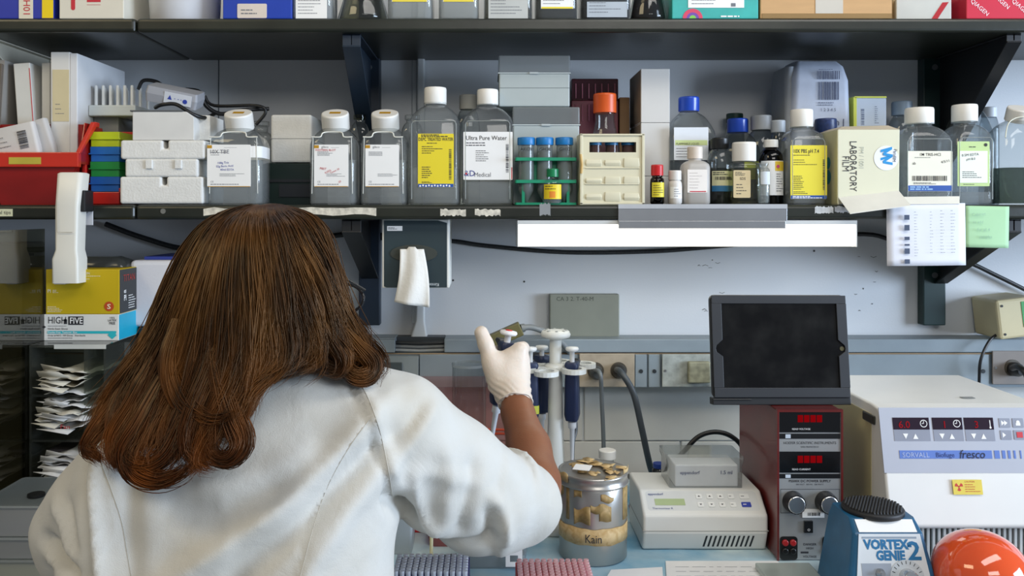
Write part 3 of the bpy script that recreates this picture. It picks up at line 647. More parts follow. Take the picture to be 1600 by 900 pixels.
# paper packet in the bin
t = thing('wrapped_packet', 'white packet with a printed barcode leaning in the red bin', 'packet', (X(38, 1.50), 1.481, Z(262, 1.50)), 0, rot=(0, -0.22, 0))
mb = MB(); mb.loft([rr(0.040, 0.007, 0.006, 0.0), rr(0.041, 0.009, 0.006, 0.03), rr(0.040, 0.007, 0.006, 0.074)]); obj('wrapper', mb, mat('c9c6c2', 0.5, var=0.06, bump=0.3, bscale=40), t, loc=(0, 0.01, 0))
put(t, lambda m: (m.bars(0.010, 0.026, 0.030, 0.062, 14, 0.0002, False), m.lines(-0.03, 0.0, 0.035, 0.06, 3, 0.0002, 0.001, 0.5)), INK)
t = thing('wrapped_packet', 'second white packet behind the barcode packet in the red bin', 'packet', (X(60, 1.50), 1.508, Z(262, 1.50)), 0, rot=(0, -0.30, 0))
mb = MB(); mb.loft([rr(0.036, 0.008, 0.006, 0.0), rr(0.037, 0.009, 0.006, 0.03), rr(0.036, 0.008, 0.006, 0.082)]); obj('wrapper', mb, mat('b9b7b4', 0.5, var=0.06, bump=0.3, bscale=40), t)
mb = MB(); mb.tube(smoothpath([(X(-10, 1.5), 1.51, Z(212, 1.5)), (X(4, 1.5), 1.5, Z(226, 1.5)), (X(16, 1.5), 1.5, Z(242, 1.5)), (X(20, 1.5), 1.52, Z(262, 1.5))]), 0.003, 8)
tag(obj('cable', mb, mat('1a1a1a', 0.4)), 'black cable hanging over the left rim of the red bin', 'cable')
# red tray with coloured tip racks
d = 1.50; t = thing('storage_bin', 'narrow red bin holding the stack of coloured racks', 'bin', (X(158, d), d, ZS))
hw = L(30, d); mb = MB(); mb.box(-hw, -hw+0.003, 0, 0.075, 0, zl(190, d)-0.005); mb.box(hw-0.003, hw, 0, 0.075, 0, 0.03); mb.box(-hw, hw, 0.072, 0.075, 0, zl(200, d)); mb.box(-hw, hw, 0, 0.075, 0, 0.003); mb.box(-hw, hw, 0, 0.003, 0, zl(300, d))
mb.box(-hw-0.0005, -hw+0.007, 0, 0.006, 0, zl(190, d)-0.005)
obj('tub', mb, RED, t, 0.001)
z = zl(299, d); hh = L(23.5, d)
for i, (c, nm, pos) in enumerate((('1458a8', 'blue', 'lowest'), ('17863c', 'green', 'above the lowest blue one'), ('1766b6', 'blue', 'between green and lime'), ('b4c41c', 'lime', 'topmost'))):
    t2 = thing('tube_rack', f'{nm} plastic microtube rack, {pos} of the stack in the red bin', 'rack', (X(160.5, d), d+0.005, ZS+z), 0, 'coloured racks stacked in the narrow red bin')
    w2 = L(25, d); mb = MB(); mb.loft([rr(w2-0.003, 0.030, 0.002, 0, cy=0.033), rr(w2-0.003, 0.030, 0.002, hh*0.48, cy=0.033)], smooth=False); mb.loft([rr(w2, 0.033, 0.002, hh*0.48, cy=0.033), rr(w2, 0.033, 0.002, hh*0.55, cy=0.033)], smooth=False)
    mb.loft([rr(w2-0.002, 0.031, 0.002, hh*0.55, cy=0.033), rr(w2-0.002, 0.031, 0.002, hh*0.985, cy=0.033)], smooth=False)
    obj('body', mb, mat(c, 0.4, var=0.05), t2, 0.0008)
    mb = MB()
    for k in range(8): mb.box(-w2+0.004+k*(2*w2-0.008)/8, -w2+0.004+(k+0.55)*(2*w2-0.008)/8, 0.0002, 0.002, hh*0.58, hh*0.94)
    z += hh
# white peg rack on two stacked boxes
d = 1.56
t, hw, h = cbox('foam_block', 'white block under the peg rack behind the red bins', 'box', 146, 185, 182, 1.58, 0.12, mat('7b7d7c', 0.6))
t = thing('peg_rack', 'white plastic rack with tall rows of pegs above the coloured racks', 'rack', (X(180, d), d, Z(181, d)))
hw, h0 = L(42, d), L(17, d); mb = MB(); mb.box(-hw, hw*0.75, 0, 0.09, 0.0, h0); obj('base', mb, mat('c2c8c6', 0.45, var=0.03), t, 0.002)
pk = None
for j in range(3):
    for i in range(6):
        mb = MB(); mb.lathe([(0.0030, 0), (0.0030, 0.036), (0.0022, 0.0375)], n=10)
        x = -hw+0.010+i*0.0133+j*0.002; o = obj('peg', mb, mat('d2d6d6', 0.4), t, loc=(x, 0.010+j*0.032, h0))
# grey power adapter
t = thing('power_adapter', 'tilted grey power adapter with small blue symbols on top of the foam boxes', 'adapter', (X(268, 1.53), 1.53, Z(164, 1.53)), 0, rot=(0.25, 0.19, 0.12))
mb = MB(); mb.loft([rr(0.044, 0.028, 0.004, 0, cy=0.02), rr(0.046, 0.03, 0.005, 0.015, cy=0.02), rr(0.044, 0.028, 0.004, 0.028, cy=0.02)], smooth=False); obj('case', mb, mat('9a9ca2', 0.5), t, 0.001)
lb = plate(t, -0.012, 0.036, 0.004, 0.024, -0.0098, mat('c9cdd4', 0.5), 'label')
put(lb, lambda m: (m.add([(-0.006, -0.0106, 0.011), (0.002, -0.0106, 0.011), (-0.002, -0.0106, 0.019)], [(0, 1, 2)]), m.disc(0.025, 0.012, 0.004, -0.0104), m.disc(0.007, 0.014, 0.0008, -0.0104, 6), m.disc(0.013, 0.014, 0.0008, -0.0104, 6), m.disc(0.018, 0.014, 0.0008, -0.0104, 6)), BLUE_INK, 'print', 'blue symbols')
def cable(pts, r, m, label, n=6, name='cable', seg=8):
    mb = MB(); mb.tube(smoothpath(pts, n), r, seg); return tag(obj(name, mb, m), label, 'cable')
CBL = mat('17181a', 0.4)
cable([P(216, 140, 1.60), P(224, 126, 1.60), P(245, 128, 1.60), P(262, 140, 1.60), P(290, 150, 1.62)], 0.0035, CBL, 'black cable looping behind the grey adapter')
cable([P(243, 168, 1.52), P(252, 164, 1.50), P(275, 163, 1.50), P(300, 178, 1.50), P(320, 184, 1.52), P(335, 178, 1.55)], 0.0035, CBL, 'black cable lying across the foam box lid')
cable([P(290, 140, 1.6), P(312, 144, 1.6), P(322, 165, 1.6), P(345, 178, 1.6), P(380, 172, 1.6), P(420, 170, 1.62)], 0.004, CBL, 'black cable behind the 10X TBE bottle')
cable([P(320, 150, 1.62), P(335, 165, 1.62), P(400, 165, 1.6), P(415, 175, 1.6), P(400, 195, 1.6)], 0.003, CBL, 'black cable end trailing right of the 10X TBE bottle')
# styrofoam
FOAM = mat('dcdcd8', 0.85, var=0.04, scale=60, bump=0.35, bscale=260)
d = 1.485
def foam(px0, px1, pyt, pyb, label, slots, dep=0.12, d=d, notch=True):
    t = thing('foam_rack', label, 'foam box', (X((px0+px1)/2, d), d, Z(pyb, d)), 0, 'white foam racks stacked beside the 10X TBE bottle')
    hw = L(px1-px0, d)/2; h = Z(pyt, d)-Z(pyb, d); mb = MB()
    if slots == 'top':
        mb.prism([(-hw, 0), (hw, 0), (hw, h), (0.009, h), (0.009, h-0.015), (0.0, h-0.015), (0.0, h), (-hw, h)], 0, dep)
    else:
        mb.prism([(-hw, 0), (hw, 0), (hw, h), (-hw, h)], 0, dep)
    o = obj('body', mb, FOAM, t, 0.004, seg=3)
    if slots == 'side':
        for s in (-0.42, 0.38):
            mb = MB(); mb.box(s*hw, s*hw+0.012, -0.0035, 0.002, h*0.45, h-0.002); obj('lug', mb, FOAM, t, 0.001)
    return t
foam(187, 317, 276, 318.6, 'lowest white foam rack, resting on the shelf', 'top')
foam(195, 309, 248, 276.5, 'middle white foam rack with two front lugs', 'side', 0.11)
foam(188, 320, 219, 248.5, 'upper white foam rack with a front notch', 'top')
t = thing('white_carton', 'small plain white carton on top of the foam racks', 'box', (X(255, 1.49), 1.49, Z(218.5, 1.485)))
hw, h = L(48, 1.49), Z(174, 1.49)-Z(218.5, 1.49); mb = MB(); mb.prism([(-hw, 0), (hw, 0), (hw, h*0.8), (hw-0.014, h), (-hw, h)], 0, 0.09); obj('body', mb, mat('d3d3d0', 0.7), t, 0.001)
mb = MB(); mb.box(-hw-0.004, hw-0.02, -0.001, 0.09, h, h+0.0025); obj('lid', mb, mat('55585a', 0.5), t)
cbox('foam_box', 'small foam piece beside the white carton on the racks', 'foam box', 300, 328, 180, 1.52, 0.08, FOAM, pyb=219)
t, hw, h = cbox('foam_box', 'white foam box resting on dark trays between the tilted-cap bottles', 'foam box', 423, 487, 179, 1.60, 0.13, FOAM, pyb=254, bev=0.004)
mb = MB(); mb.box(-hw-0.0005, hw+0.0005, -0.0006, 0.13, h*0.495, h*0.505); obj('seam', mb, mat('9b9c9a', 0.8), t)
t, hw, h = cbox('dark_tray', 'dark green-black tray under the white foam box', 'tray', 418, 492, 255, 1.60, 0.13, mat('0f2622', 0.4))
mb = MB(); mb.box(-hw, hw, -0.003, 0, h*0.55, h*0.62); mb.box(-hw*0.5, hw, -0.003, 0, h*0.2, h*0.5); obj('front_panel', mb, mat('24272c', 0.4), t)

# tip boxes with clear lids
LID = clear('e6eaeb', 1.45, 0.12, 0.7, 0.40, 'c3c9ca')
def tipbox(px0, px1, py0, py1, py2, d, dep, label, pyb2=None):
    """lid py0..py1, body py1..py2"""
    base = Z(py2, d); t = thing('tip_box', label, 'box', (X((px0+px1)/2, d), d, base), 0, 'grey tip boxes with smoky clear lids')
    hw = L(px1-px0, d)/2; h1 = Z(py1, d)-base; h2 = Z(py0, d)-base
    mb = MB(); mb.box(-hw+0.001, hw-0.001, 0, dep, 0, h1-0.001)
    obj('base', mb, mat('a9b3b3', 0.45, var=0.03), t, 0.002)
    if pyb2:
        mb = MB(); zz = Z(pyb2, d)-base; mb.box(-hw+0.0004, hw-0.0004, -0.0006, dep, zz-0.0007, zz); obj('seam', mb, mat('6f7877', 0.5), t)
    mb = MB(); mb.box(-hw, hw, 0, dep, h1, h2); obj('lid', mb, LID, t, 0.0025)
    mb = MB(); mb.box(-hw-0.001, hw+0.001, -0.001, dep+0.001, h1-0.0012, h1+0.0008); mb.box(-0.009, 0.007, -0.003, 0.001, h1-0.002, h1+0.0012); obj('rim', mb, mat('b9c2c2', 0.4), t)
    return t
tipbox(801, 906, 167, 195, 319.6, 1.54, 0.11, 'lower wide grey tip box with smoky lid behind the green rack')
tipbox(779, 891, 86, 114, 166.4, 1.55, 0.10, 'tall tip box with clear lid, at the top of the stack', 137)
# green rack + tubes
d = 1.485; t = thing('tube_rack', 'green plastic rack holding blue-capped tubes', 'rack', (X(853, d), d, ZS))
GRN = mat('0f8a66', 0.4, var=0.06); hw = L(48, d)
def deck(z0, z1, w_=hw): 
    mb = MB(); mb.loft([rr(w_, 0.02, 0.003, z0, cy=0.02), rr(w_, 0.02, 0.003, z1, cy=0.02)], smooth=False); return mb
obj('base', deck(0, 0.004), GRN, t); obj('deck', deck(zl(286, d), zl(281, d)), GRN, t); obj('deck', deck(zl(251, d), zl(246, d)), GRN, t)
mb = MB(); mb.box(-hw+0.012, hw-0.012, 0.019, 0.022, zl(286, d), zl(246, d)); mb.box(hw-0.017, hw-0.012, 0.005, 0.035, 0.003, zl(282, d)); mb.box(-0.003, 0.003, 0.018, 0.022, 0.003, zl(282, d)); mb.box(-hw+0.012, -hw+0.017, 0.005, 0.035, 0.003, zl(282, d)); obj('upright', mb, GRN, t)
TUBE = clear('dde3e4', 1.45, 0.08, 0.5, 0.25, 'c8ced0')
for px, tx, wh in ((823, 'AKOV', 'left end'), (852, 'GH30', 'middle'), (883, 'GH30', 'right end')):
    tt = thing('centrifuge_tube', f'blue-capped centrifuge tube at the {wh} of the green rack', 'tube', (X(px, d), d+0.0165, ZS+0.0042), 0, 'blue-capped tubes in the green rack')
    r = L(12.5, d); mb = MB(); mb.lathe([(0.002, 0), (0.003, 0.001), (r*0.95, 0.020), (r, 0.023), (r, zl(224, d))], n=24); obj('body', mb, TUBE, tt)
    mb = MB(); mb.lathe([(0.0022, 0.0012), (r*0.9, 0.021), (r*0.94, 0.03), (r*0.94, zl(236, d)-0.004)], n=20); obj('liquid', mb, clear('cfcdb8', 1.33, 0.05, 0.7, 0.25), tt)
    knurl_cap(tt, r*1.13, zl(213, d)-zl(225, d), zl(226, d)-0.004, mat('1673b4', 0.4, var=0.04), n=48, alt=0.02)
    mb = MB(); mb.text(tx, 0.006, 0, zl(239, d), -0.0005, 'CENTER', bold=0.01); wrap(mb, r); obj('handwriting', mb, INK, tt)
# dark red boxes behind
t, hw, h = cbox('tip_box', 'dark red tip box with smoky lid, in the shadow behind the orange-capped flask', 'box', 893, 966, 157, 1.63, 0.09, mat('5e1b2b', 0.5, var=0.1))
mb = MB(); mb.box(-hw, hw, -0.001, 0.09, h, h+L(34, 1.63)); obj('lid', mb, clear('8a4a58', 1.45, 0.1, 0.5, 0.5, '5b2233'), t, 0.002)
mb = MB()
for k in range(7): mb.tube([(-hw+0.008+k*0.0125, -0.001, h-0.04), (-hw+0.008+k*0.0125, -0.001, h-0.008)], 0.0012, 6)
for k in range(7): mb.tube([(-hw+0.008+k*0.0125, -0.002, h+0.004), (-hw+0.008+k*0.0125, -0.002, h+0.032)], 0.0012, 6)
obj('ribs', mb, mat('7d3a4a', 0.4), t)
cbox('cardboard_box', 'brown cardboard box standing behind the orange-capped flask', 'box', 968, 984, 152, 1.635, 0.08, mat('7d6142', 0.8))
# cream rack box standing on its side
d = 1.48; t = thing('rack_box', 'cream plastic rack standing on end with a window showing blue-capped tubes', 'rack', (X(956.5, d), d, ZS))
CREAM = mat('d6d0b4', 0.5, var=0.03); hw = L(50.5, d); H = zl(209, d)
wx0, wx1, wz0, wz1 = X(921, d)-X(956.5, d), X(994, d)-X(956.5, d), zl(238, d), zl(222, d)
mb = MB(); mb.box(-hw, hw, 0, 0.004, 0, wz0); mb.box(-hw, wx0, 0, 0.004, wz0, wz1); mb.box(wx1, hw, 0, 0.004, wz0, wz1); mb.box(-hw, hw, 0, 0.004, wz1, H)
obj('front_panel', mb, CREAM, t)
mb = MB(); mb.box(-hw, -hw+0.004, 0.004, 0.05, 0, H); mb.box(hw-0.004, hw, 0.004, 0.05, 0, H); mb.box(-hw+0.004, hw-0.004, 0.004, 0.05, 0, 0.004); mb.box(-hw+0.004, hw-0.004, 0.004, 0.05, H-0.004, H); obj('shell', mb, CREAM, t)
mb = MB()
for z0_, z1_ in ((zl(212, d), zl(209.5, d)), (0.0005, 0.004)): mb.box(-hw, hw, -0.003, 0, z0_, z1_)
mb.box(-hw, -hw+0.005, -0.003, 0, 0, H); mb.box(hw-0.005, hw, -0.003, 0, 0, H)
for pz in (262, 287): mb.box(-hw+0.009, hw-0.009, -0.0022, 0, zl(pz+1.5, d), zl(pz, d)); 
for pz, sd in ((254, 0.3), (282, 1.7), (307, 2.4)):
    for k in range(3):
        cx = -hw+0.024+k*0.033; q = 0.002*math.sin(sd+k*2)
        mb.loft([rr(0.013, 0.001, 0.0009, zl(pz+6, d)+q, cx=cx), rr(0.0145, 0.003, 0.002, zl(pz+2, d)+q, cx=cx), rr(0.013, 0.0015, 0.001, zl(pz-5, d)-q, cx=cx)])
obj('moulding', mb, CREAM, t, 0.0008)
mb = MB(); mb.tube([(-hw+0.002, -0.003, 0.055), (-hw+0.003, -0.006, 0.07), (-hw+0.001, -0.004, 0.088)], 0.0025, 8); obj('latch', mb, mat('c9a86a', 0.5), t)
for k, c in enumerate(('left', 'middle', 'right')):
    tt = thing('microtube', f'blue-capped tube seen through the {c} of the cream rack window', 'tube', (wx0+0.012+k*0.029+X(956.5, d), d+0.018, ZS+0.0042), 0, 'tubes behind the cream rack window')
    mb = MB(); mb.lathe([(0.009, 0), (0.0105, 0.004), (0.0105, wz1-0.008)], n=18); obj('body', mb, clear('7b5a50', 1.45, 0.1, 0.5, 0.4, '8a6a66'), tt)
    mb = MB(); mb.lathe([(0.0118, wz1-0.0085), (0.0118, wz1+0.003)], n=18); obj('cap', mb, mat('1a6a9c', 0.4), tt)
# white stacked cartons
for (y0, y1, pos, nm) in ((275.5, 319.8, 'on the shelf', 'lowest'), (192, 275, 'of the column', 'middle'), (107.5, 191.5, 'under the upper shelf', 'topmost')):
    d = 1.575
    t = thing('white_carton', f'{nm} of the tall white cartons stacked {pos}, with grey-brown side', 'box', (X(1024, d), d, Z(y1, d)), 0, 'column of white cartons mid shelf')
    hw, h = L(22.5, d), Z(y0, d)-Z(y1, d); mb = MB(); mb.box(-hw, hw, 0, 0.12, 0, h); obj('body', mb, mat('cfcecb', 0.6, var=0.02), t, 0.001)
    mb = MB(); mb.box(-hw-0.0006, -hw, 0.002, 0.119, 0.002, h-0.002); obj('side_panel', mb, mat('8a8072', 0.8), t, label='grey-brown side face')
# white plastic sack with barcodes
d = 1.61; t = thing('plastic_sack', 'tall wrapped white pack with two dark barcodes at the back of the shelf', 'pack', (X(1284, d), d, ZS))
hw, H = L(45, d), zl(92, d); mb = MB()
mb.loft([rr(hw-0.003, 0.045, 0.01, 0, cy=0.05), rr(hw, 0.05, 0.012, 0.05, cy=0.05), rr(hw+0.002, 0.05, 0.012, 0.15, cy=0.05), rr(hw, 0.05, 0.014, H-0.04, cy=0.05), rr(hw-0.006, 0.042, 0.012, H-0.012, cy=0.052), rr(hw-0.013, 0.03, 0.01, H, cy=0.055)]); obj('wrapper', mb, mat('b6bfd0', 0.42, var=0.07, scale=30, bump=0.6, bscale=24), t)
mb = MB(); mb.loft([rr(0.012, 0.045, 0.01, 0, cy=0.05), rr(0.013, 0.045, 0.01, H-0.05, cy=0.05), rr(0.010, 0.04, 0.01, H-0.012, cy=0.05)]); obj('side_fold', mb, mat('8f959c', 0.5, var=0.06, bump=0.5, bscale=30), t, loc=(-hw+0.002, 0.004, 0))
yy = -0.0022
put(t, lambda m: (m.bars(X(1276, d)-X(1284, d), X(1313, d)-X(1284, d), zl(124, d), zl(111, d), 16, yy), m.bars(X(1278, d)-X(1284, d), X(1311, d)-X(1284, d), zl(156, d), zl(128, d), 14, yy), m.lines(X(1285, d)-X(1284, d)-0.008, 0.045, zl(109.5, d), zl(108, d), 1, yy, 0.001),
    m.lines(-0.008, 0.048, zl(166, d), zl(159, d), 2, yy, 0.0012), m.text('1 2 3 4 5', 0.006, -0.004, zl(174, d), yy), m.text('in J', 0.013, 0.020, zl(196, d), yy)), mat('3e4660', 0.6), label='dark blue barcodes')
# navy capped bottle behind film box
t = plain_bottle(1276, 1318, 184, 206, 1.566, 'bottle with dark blue patterned cap behind the film box', mat('1c2f5c', 0.4, var=0.3, scale=200), 33, None, 206, m=SMOKE, pysh=230, hd=0.020)
# packet with yellow edges
d = 1.63; t, hw, h = cbox('paper_pack', 'flat clear-wrapped paper pack with yellow edges behind the film box', 'pack', 1335, 1385, 153, d, 0.03, mat('c2cddb', 0.5, var=0.04))
mb = MB(); mb.box(-hw-0.002, -hw+0.004, -0.001, 0.03, 0, h+0.001); mb.box(-hw, hw, -0.001, 0.03, h, h+0.003); obj('edge_band', mb, mat('d8dc5a', 0.4), t, label='yellow edge')
put(t, lambda m: (m.bars(-0.018, -0.012, h-0.052, h-0.02, 12, -0.0006, False), m.lines(0.008, 0.016, h-0.05, h-0.015, 9, -0.0006, 0.001)), mat('66708a', 0.6))
# laboratory film dispenser box
d = 1.478; t = thing('film_box', 'cream cardboard dispenser box reading LABORATORY FILM with open bottom flap', 'box', (X(1357, d), d, ZS), 0.10, rot=(0, 0, 0.0))
bxm = mat('d9d7bd', 0.6, var=0.02); hw = L(48, d); H = zl(204, d)+0.002
mb = MB(); mb.prism([(-hw, 0), (hw, 0.018), (hw+0.001, H), (-hw, H)], 0, 0.1); b = obj('carton', mb, bxm, t, 0.001)
mb = MB(); mb.add([(-hw, 0, H), (hw, 0, H), (hw-0.010, 0.02, H+0.009), (-hw+0.016, 0.02, H+0.007), (-hw, 0.1, H), (hw, 0.1, H), (hw-0.010, 0.08, H+0.009), (-hw+0.016, 0.08, H+0.007)],
  [(0, 1, 2, 3), (1, 5, 6, 2), (5, 4, 7, 6), (4, 0, 3, 7), (3, 2, 6, 7)]); obj('top_flap', mb, mat('cbbfa8', 0.6, var=0.04), t)
mb = MB(); mb.add([(-hw+0.001, -0.001, 0.012), (hw-0.001, -0.001, 0.024), (hw+0.003, -0.034, -0.002), (-hw+0.006, -0.036, -0.016), (-hw+0.001, 0.0, 0.0130), (hw-0.001, 0.0, 0.025), (hw+0.003, -0.034, -0.0008), (-hw+0.006, -0.036, -0.0148)],
  [(3, 2, 1, 0), (4, 5, 6, 7), (0, 1, 5, 4), (1, 2, 6, 5), (2, 3, 7, 6), (3, 0, 4, 7)]); fl = obj('bottom_flap', mb, mat('dcdad0', 0.6), t)
mb = MB(); mb.box(-hw-0.0006, -hw, 0.001, 0.099, 0.002, H-0.001); sp = obj('side_panel', mb, mat('cfcaa0', 0.6), t, label='yellowish side face')
mb = MB()
for zz, rr_ in ((0.075, 0.010), (0.050, 0.012)): mb.prismx([(0.04+rr_*math.cos(a*PI/6), zz+rr_*1.1*math.sin(a*PI/6)) for a in range(12)], -hw-0.0009, -hw-0.0006)
obj('print', mb, mat('1f8a96', 0.5), sp, label='teal drops')
put(b, lambda m: (m.text('LABORATORY', 0.0125, -hw+0.021, H-0.020, -0.0004, rot=-PI/2, sx=0.78, bold=0.004), m.text('FILM', 0.0125, -hw+0.008, H-0.046, -0.0004, rot=-PI/2, sx=0.8)), INK)
put(b, lambda m: m.text('PM / 1001', 0.0085, -hw+0.037, H-0.030, -0.0004, rot=-PI/2, sx=0.8), mat('b5b8a8', 0.6), label='faint grey printed line')
bd = put(b, lambda m: m.disc(hw-0.023, H-0.050, 0.0215, -0.0003, 28), mat('e9edf2', 0.5), 'round_seal')
def zig(m):
    for s, z0_ in ((1, 0.008), (1, -0.006)):
        pts = [(-0.010, z0_+0.004), (0.010, z0_+0.0095), (-0.006, z0_-0.001), (0.011, z0_-0.004)]
        for q_, (a, c) in enumerate(zip(pts, pts[1:])):
            yz = -0.001-0.0001*q_-(0.0004 if s*z0_ > 0 else 0)
            m.add([(hw-0.023+a[0], yz, H-0.050+a[1]-0.0022), (hw-0.023+c[0], yz, H-0.050+c[1]-0.0022), (hw-0.023+c[0], yz, H-0.050+c[1]+0.0022), (hw-0.023+a[0], yz, H-0.050+a[1]+0.0022)], [(0, 1, 2, 3)])
put(bd, zig, mat('1d8fcf', 0.5), 'logo', 'blue zigzag mark'); put(bd, lambda m: m.text('ParafilM', 0.0062, hw-0.010, H-0.034, -0.0013, rot=-PI/2-0.12, sx=0.8), INK)
# sheet hanging from the shelf edge
def sheet(name, label, cat, px0, px1, py0, py1, d, m, rz=0.0, curl=0.004):
    t = thing(name, label, cat, (X((px0+px1)/2, d), d, Z(py0, d)), 0, rot=(0, rz, 0)); hw = L(px1-px0, d)/2; h = L(py1-py0, d); mb = MB(); n = 10; vs = []
    for j in range(n+1):
        for i in range(n+1):
            x = -hw+2*hw*i/n; z = -h*j/n; vs.append((x, -curl*math.sin(i/n*3.0)*(j/n)**1.5, z))
    fs = [(j*(n+1)+i, (j+1)*(n+1)+i, (j+1)*(n+1)+i+1, j*(n+1)+i+1) for j in range(n) for i in range(n)]
    mb.add(vs, fs, True); o = obj('paper', mb, m, t); s = o.modifiers.new('th', 'SOLIDIFY'); s.thickness = 0.0003
    return t, hw, h
t, hw, h = sheet('data_sheet', 'white printed table sheet taped to the lower shelf edge at right', 'paper', 1385, 1508, 318, 415, 1.466, mat('dfe2ec', 0.7, var=0.02), -0.01)
put(t, lambda m: m.bars(-hw+0.028, -hw+0.037, -h+0.004, -0.010, 6, -0.0052, False, seed=12), mat('3e4a62', 0.6), label='dark column of numbers')
put(t, lambda m: (m.lines(-hw+0.045, -hw+0.052, -h+0.015, -0.012, 16, -0.0052, 0.0008), m.lines(-hw+0.072, -hw+0.078, -h+0.02, -0.012, 14, -0.0052, 0.0008), m.lines(-hw+0.090, -hw+0.098, -h+0.02, -0.01, 14, -0.0052, 0.0009), m.lines(-hw+0.108, -hw+0.117, -h+0.02, -0.01, 14, -0.0052, 0.0009)), mat('8a8d96', 0.7))
mb = MB(); mb.box(-hw*0.8, hw*0.85, -0.0012, 0.0006, -0.001, 0.012); obj('tape', mb, mat('e4dfcf', 0.5), t, label='pale tape along the top')
t, hw, h = sheet('sticky_note', 'pale green sticky note hanging from the shelf edge at right', 'note', 1509, 1577, 322, 387, 1.466, mat('a9d3a6', 0.7, var=0.03), 0.02)
put(t, lambda m: (m.text('Cabinet', 0.0055, -hw+0.008, -0.018, -0.0045, rot=0.08), m.text('to add', 0.005, -hw+0.010, -0.030, -0.0045), m.text('for all 4', 0.005, -hw+0.018, -0.043, -0.0045), m.text('samples', 0.005, -hw+0.022, -0.055, -0.0045)), mat('8db39a', 0.7), 'handwriting')

# ================================================================= TOP SHELF (only the feet of the things show)
d = 1.49
def tbox(name, label, cat, px0, px1, H, m, dep=0.18, d=1.476, rz=0.0, bev=0.0015):
    hw = L(px1-px0, d)/2; t = thing(name, label, cat, (X((px0+px1)/2, d), d, ZT), rz); mb = MB(); mb.box(-hw, hw, 0, dep, 0, H); obj('body', mb, m, t, bev); return t, hw
t, hw = tbox('cardboard_box', 'blue box with yellow end and white tape at the top left corner', 'box', -20, 83, 0.12, mat('1c2f9a', 0.5, var=0.05))
plate(t, X(66, 1.476)-X(31.5, 1.476), hw+0.0004, 0.001, 0.119, -0.0003, mat('e6c800', 0.5), 'end_panel', label='yellow end')
tp = plate(t, X(30, 1.476)-X(31.5, 1.476), X(52, 1.476)-X(31.5, 1.476), 0.0, 0.115, -0.0006, mat('d9d2be', 0.6), 'tape', label='white tape strip')
put(tp, lambda m: m.text('10H', 0.012, 0.018, 0.004, -0.0013, rot=PI/2), RED_INK, 'handwriting')
t, hw = tbox('cardboard_box', 'white carton with red bar and blue stamp at the top left', 'box', 85, 186, 0.14, mat('d8d3c4', 0.6, var=0.03), rz=0.0)
t.location.x = X(143, 1.476)
put(t, lambda m: (m.prism([(p[0], p[1]) for p in rr(0.0035, 0.03, 0.0034, 0, 4, -0.032, 0.045)][::-1], -0.0005, 0.0001), m.patch(-0.008, 0.016, 0.024, 0.0245, -0.0003), m.patch(-0.008, 0.016, 0.0290, 0.050, -0.0001)), RED_INK, label='red bar')
t = thing('plastic_tub', 'round white plastic tub on the upper shelf', 'tub', (X(285, 1.53), 1.545, ZT)); mb = MB(); mb.lathe([(0.056, 0), (0.060, 0.003), (0.066, 0.12)], n=36); obj('body', mb, mat('d8d9dc', 0.4), t); mb = MB(); mb.lathe([(0.069, 0.12), (0.069, 0.13), (0.066, 0.134)], n=36); obj('lid', mb, mat('d8d9dc', 0.4), t)
t, hw = tbox('storage_bin', 'blue plastic bin with a white label on the upper shelf', 'bin', 348, 456, 0.11, mat('0e3ba8', 0.4, coat=0.2))
lb = plate(t, X(371, 1.476)-X(402, 1.476), X(417, 1.476)-X(402, 1.476), 0.001, 0.026, -0.0003, mat('d9cdc2', 0.6), r=0.002); put(lb, lambda m: m.lines(-0.028, 0.010, 0.006, 0.018, 2, -0.0010, 0.0018), GREY_INK)
def topbottle(px0, px1, label, lab=None, m=None, round_=False, band=None, lm=None, level=0.1, d=1.478):
    hw = L(px1-px0, d)/2; t = thing('reagent_bottle', label, 'bottle', (X((px0+px1)/2, d), d+hw, ZT), 0, 'bottles on the upper shelf')
    body_sq(t, hw, hw, 0.14, 0.175, 0.016, 0.185, m or PLAST, 0.012, level, lm, round_); knurl_cap(t, 0.019, 0.024, 0.183, WCAP)
    if lab:
        z0, z1, mt = lab
        lb = plate(t, -hw+0.008, hw-0.008, z0, z1, -hw, mt)
        if band: put(lb, lambda m_: m_.patch(-hw+0.009, hw-0.009, z0, z0+0.003, -hw-0.0006), band, 'print_block')
        put(lb, lambda m_: m_.lines(-hw+0.012, hw-0.016, z0+0.006, z0+0.045, 7, -hw-0.0006, 0.0011, 0.5, seed=px0), GREY_INK)
    return t
topbottle(455, 518, 'clear bottle with a white label down to its foot, right of the blue bin', (0.001, 0.09, PAPER))
topbottle(605, 675, 'third clear bottle from the blue bin, its label edged yellow', (0.030, 0.11, PAPER), band=YEL)
topbottle(685, 748, 'fourth clear bottle from the blue bin, its label edged yellow', (0.030, 0.11, PAPER), band=YEL)
topbottle(756, 832, 'clear bottle with grey label and blue dots above the tall tip box', (0.001, 0.09, mat('b9bcb9', 0.6)), lm=clear('a9aaa0'))
topbottle(838, 903, 'clear bottle with a yellow-banded label above the smoky lids', (0.018, 0.10, PAPER), band=YEL, lm=clear('8a8d8c'))
topbottle(910, 987, 'clear bottle with dark contents on the upper shelf above the orange cap', (0.003, 0.030, mat('aab4bd', 0.6)), lm=clear('54606a', 1.33))
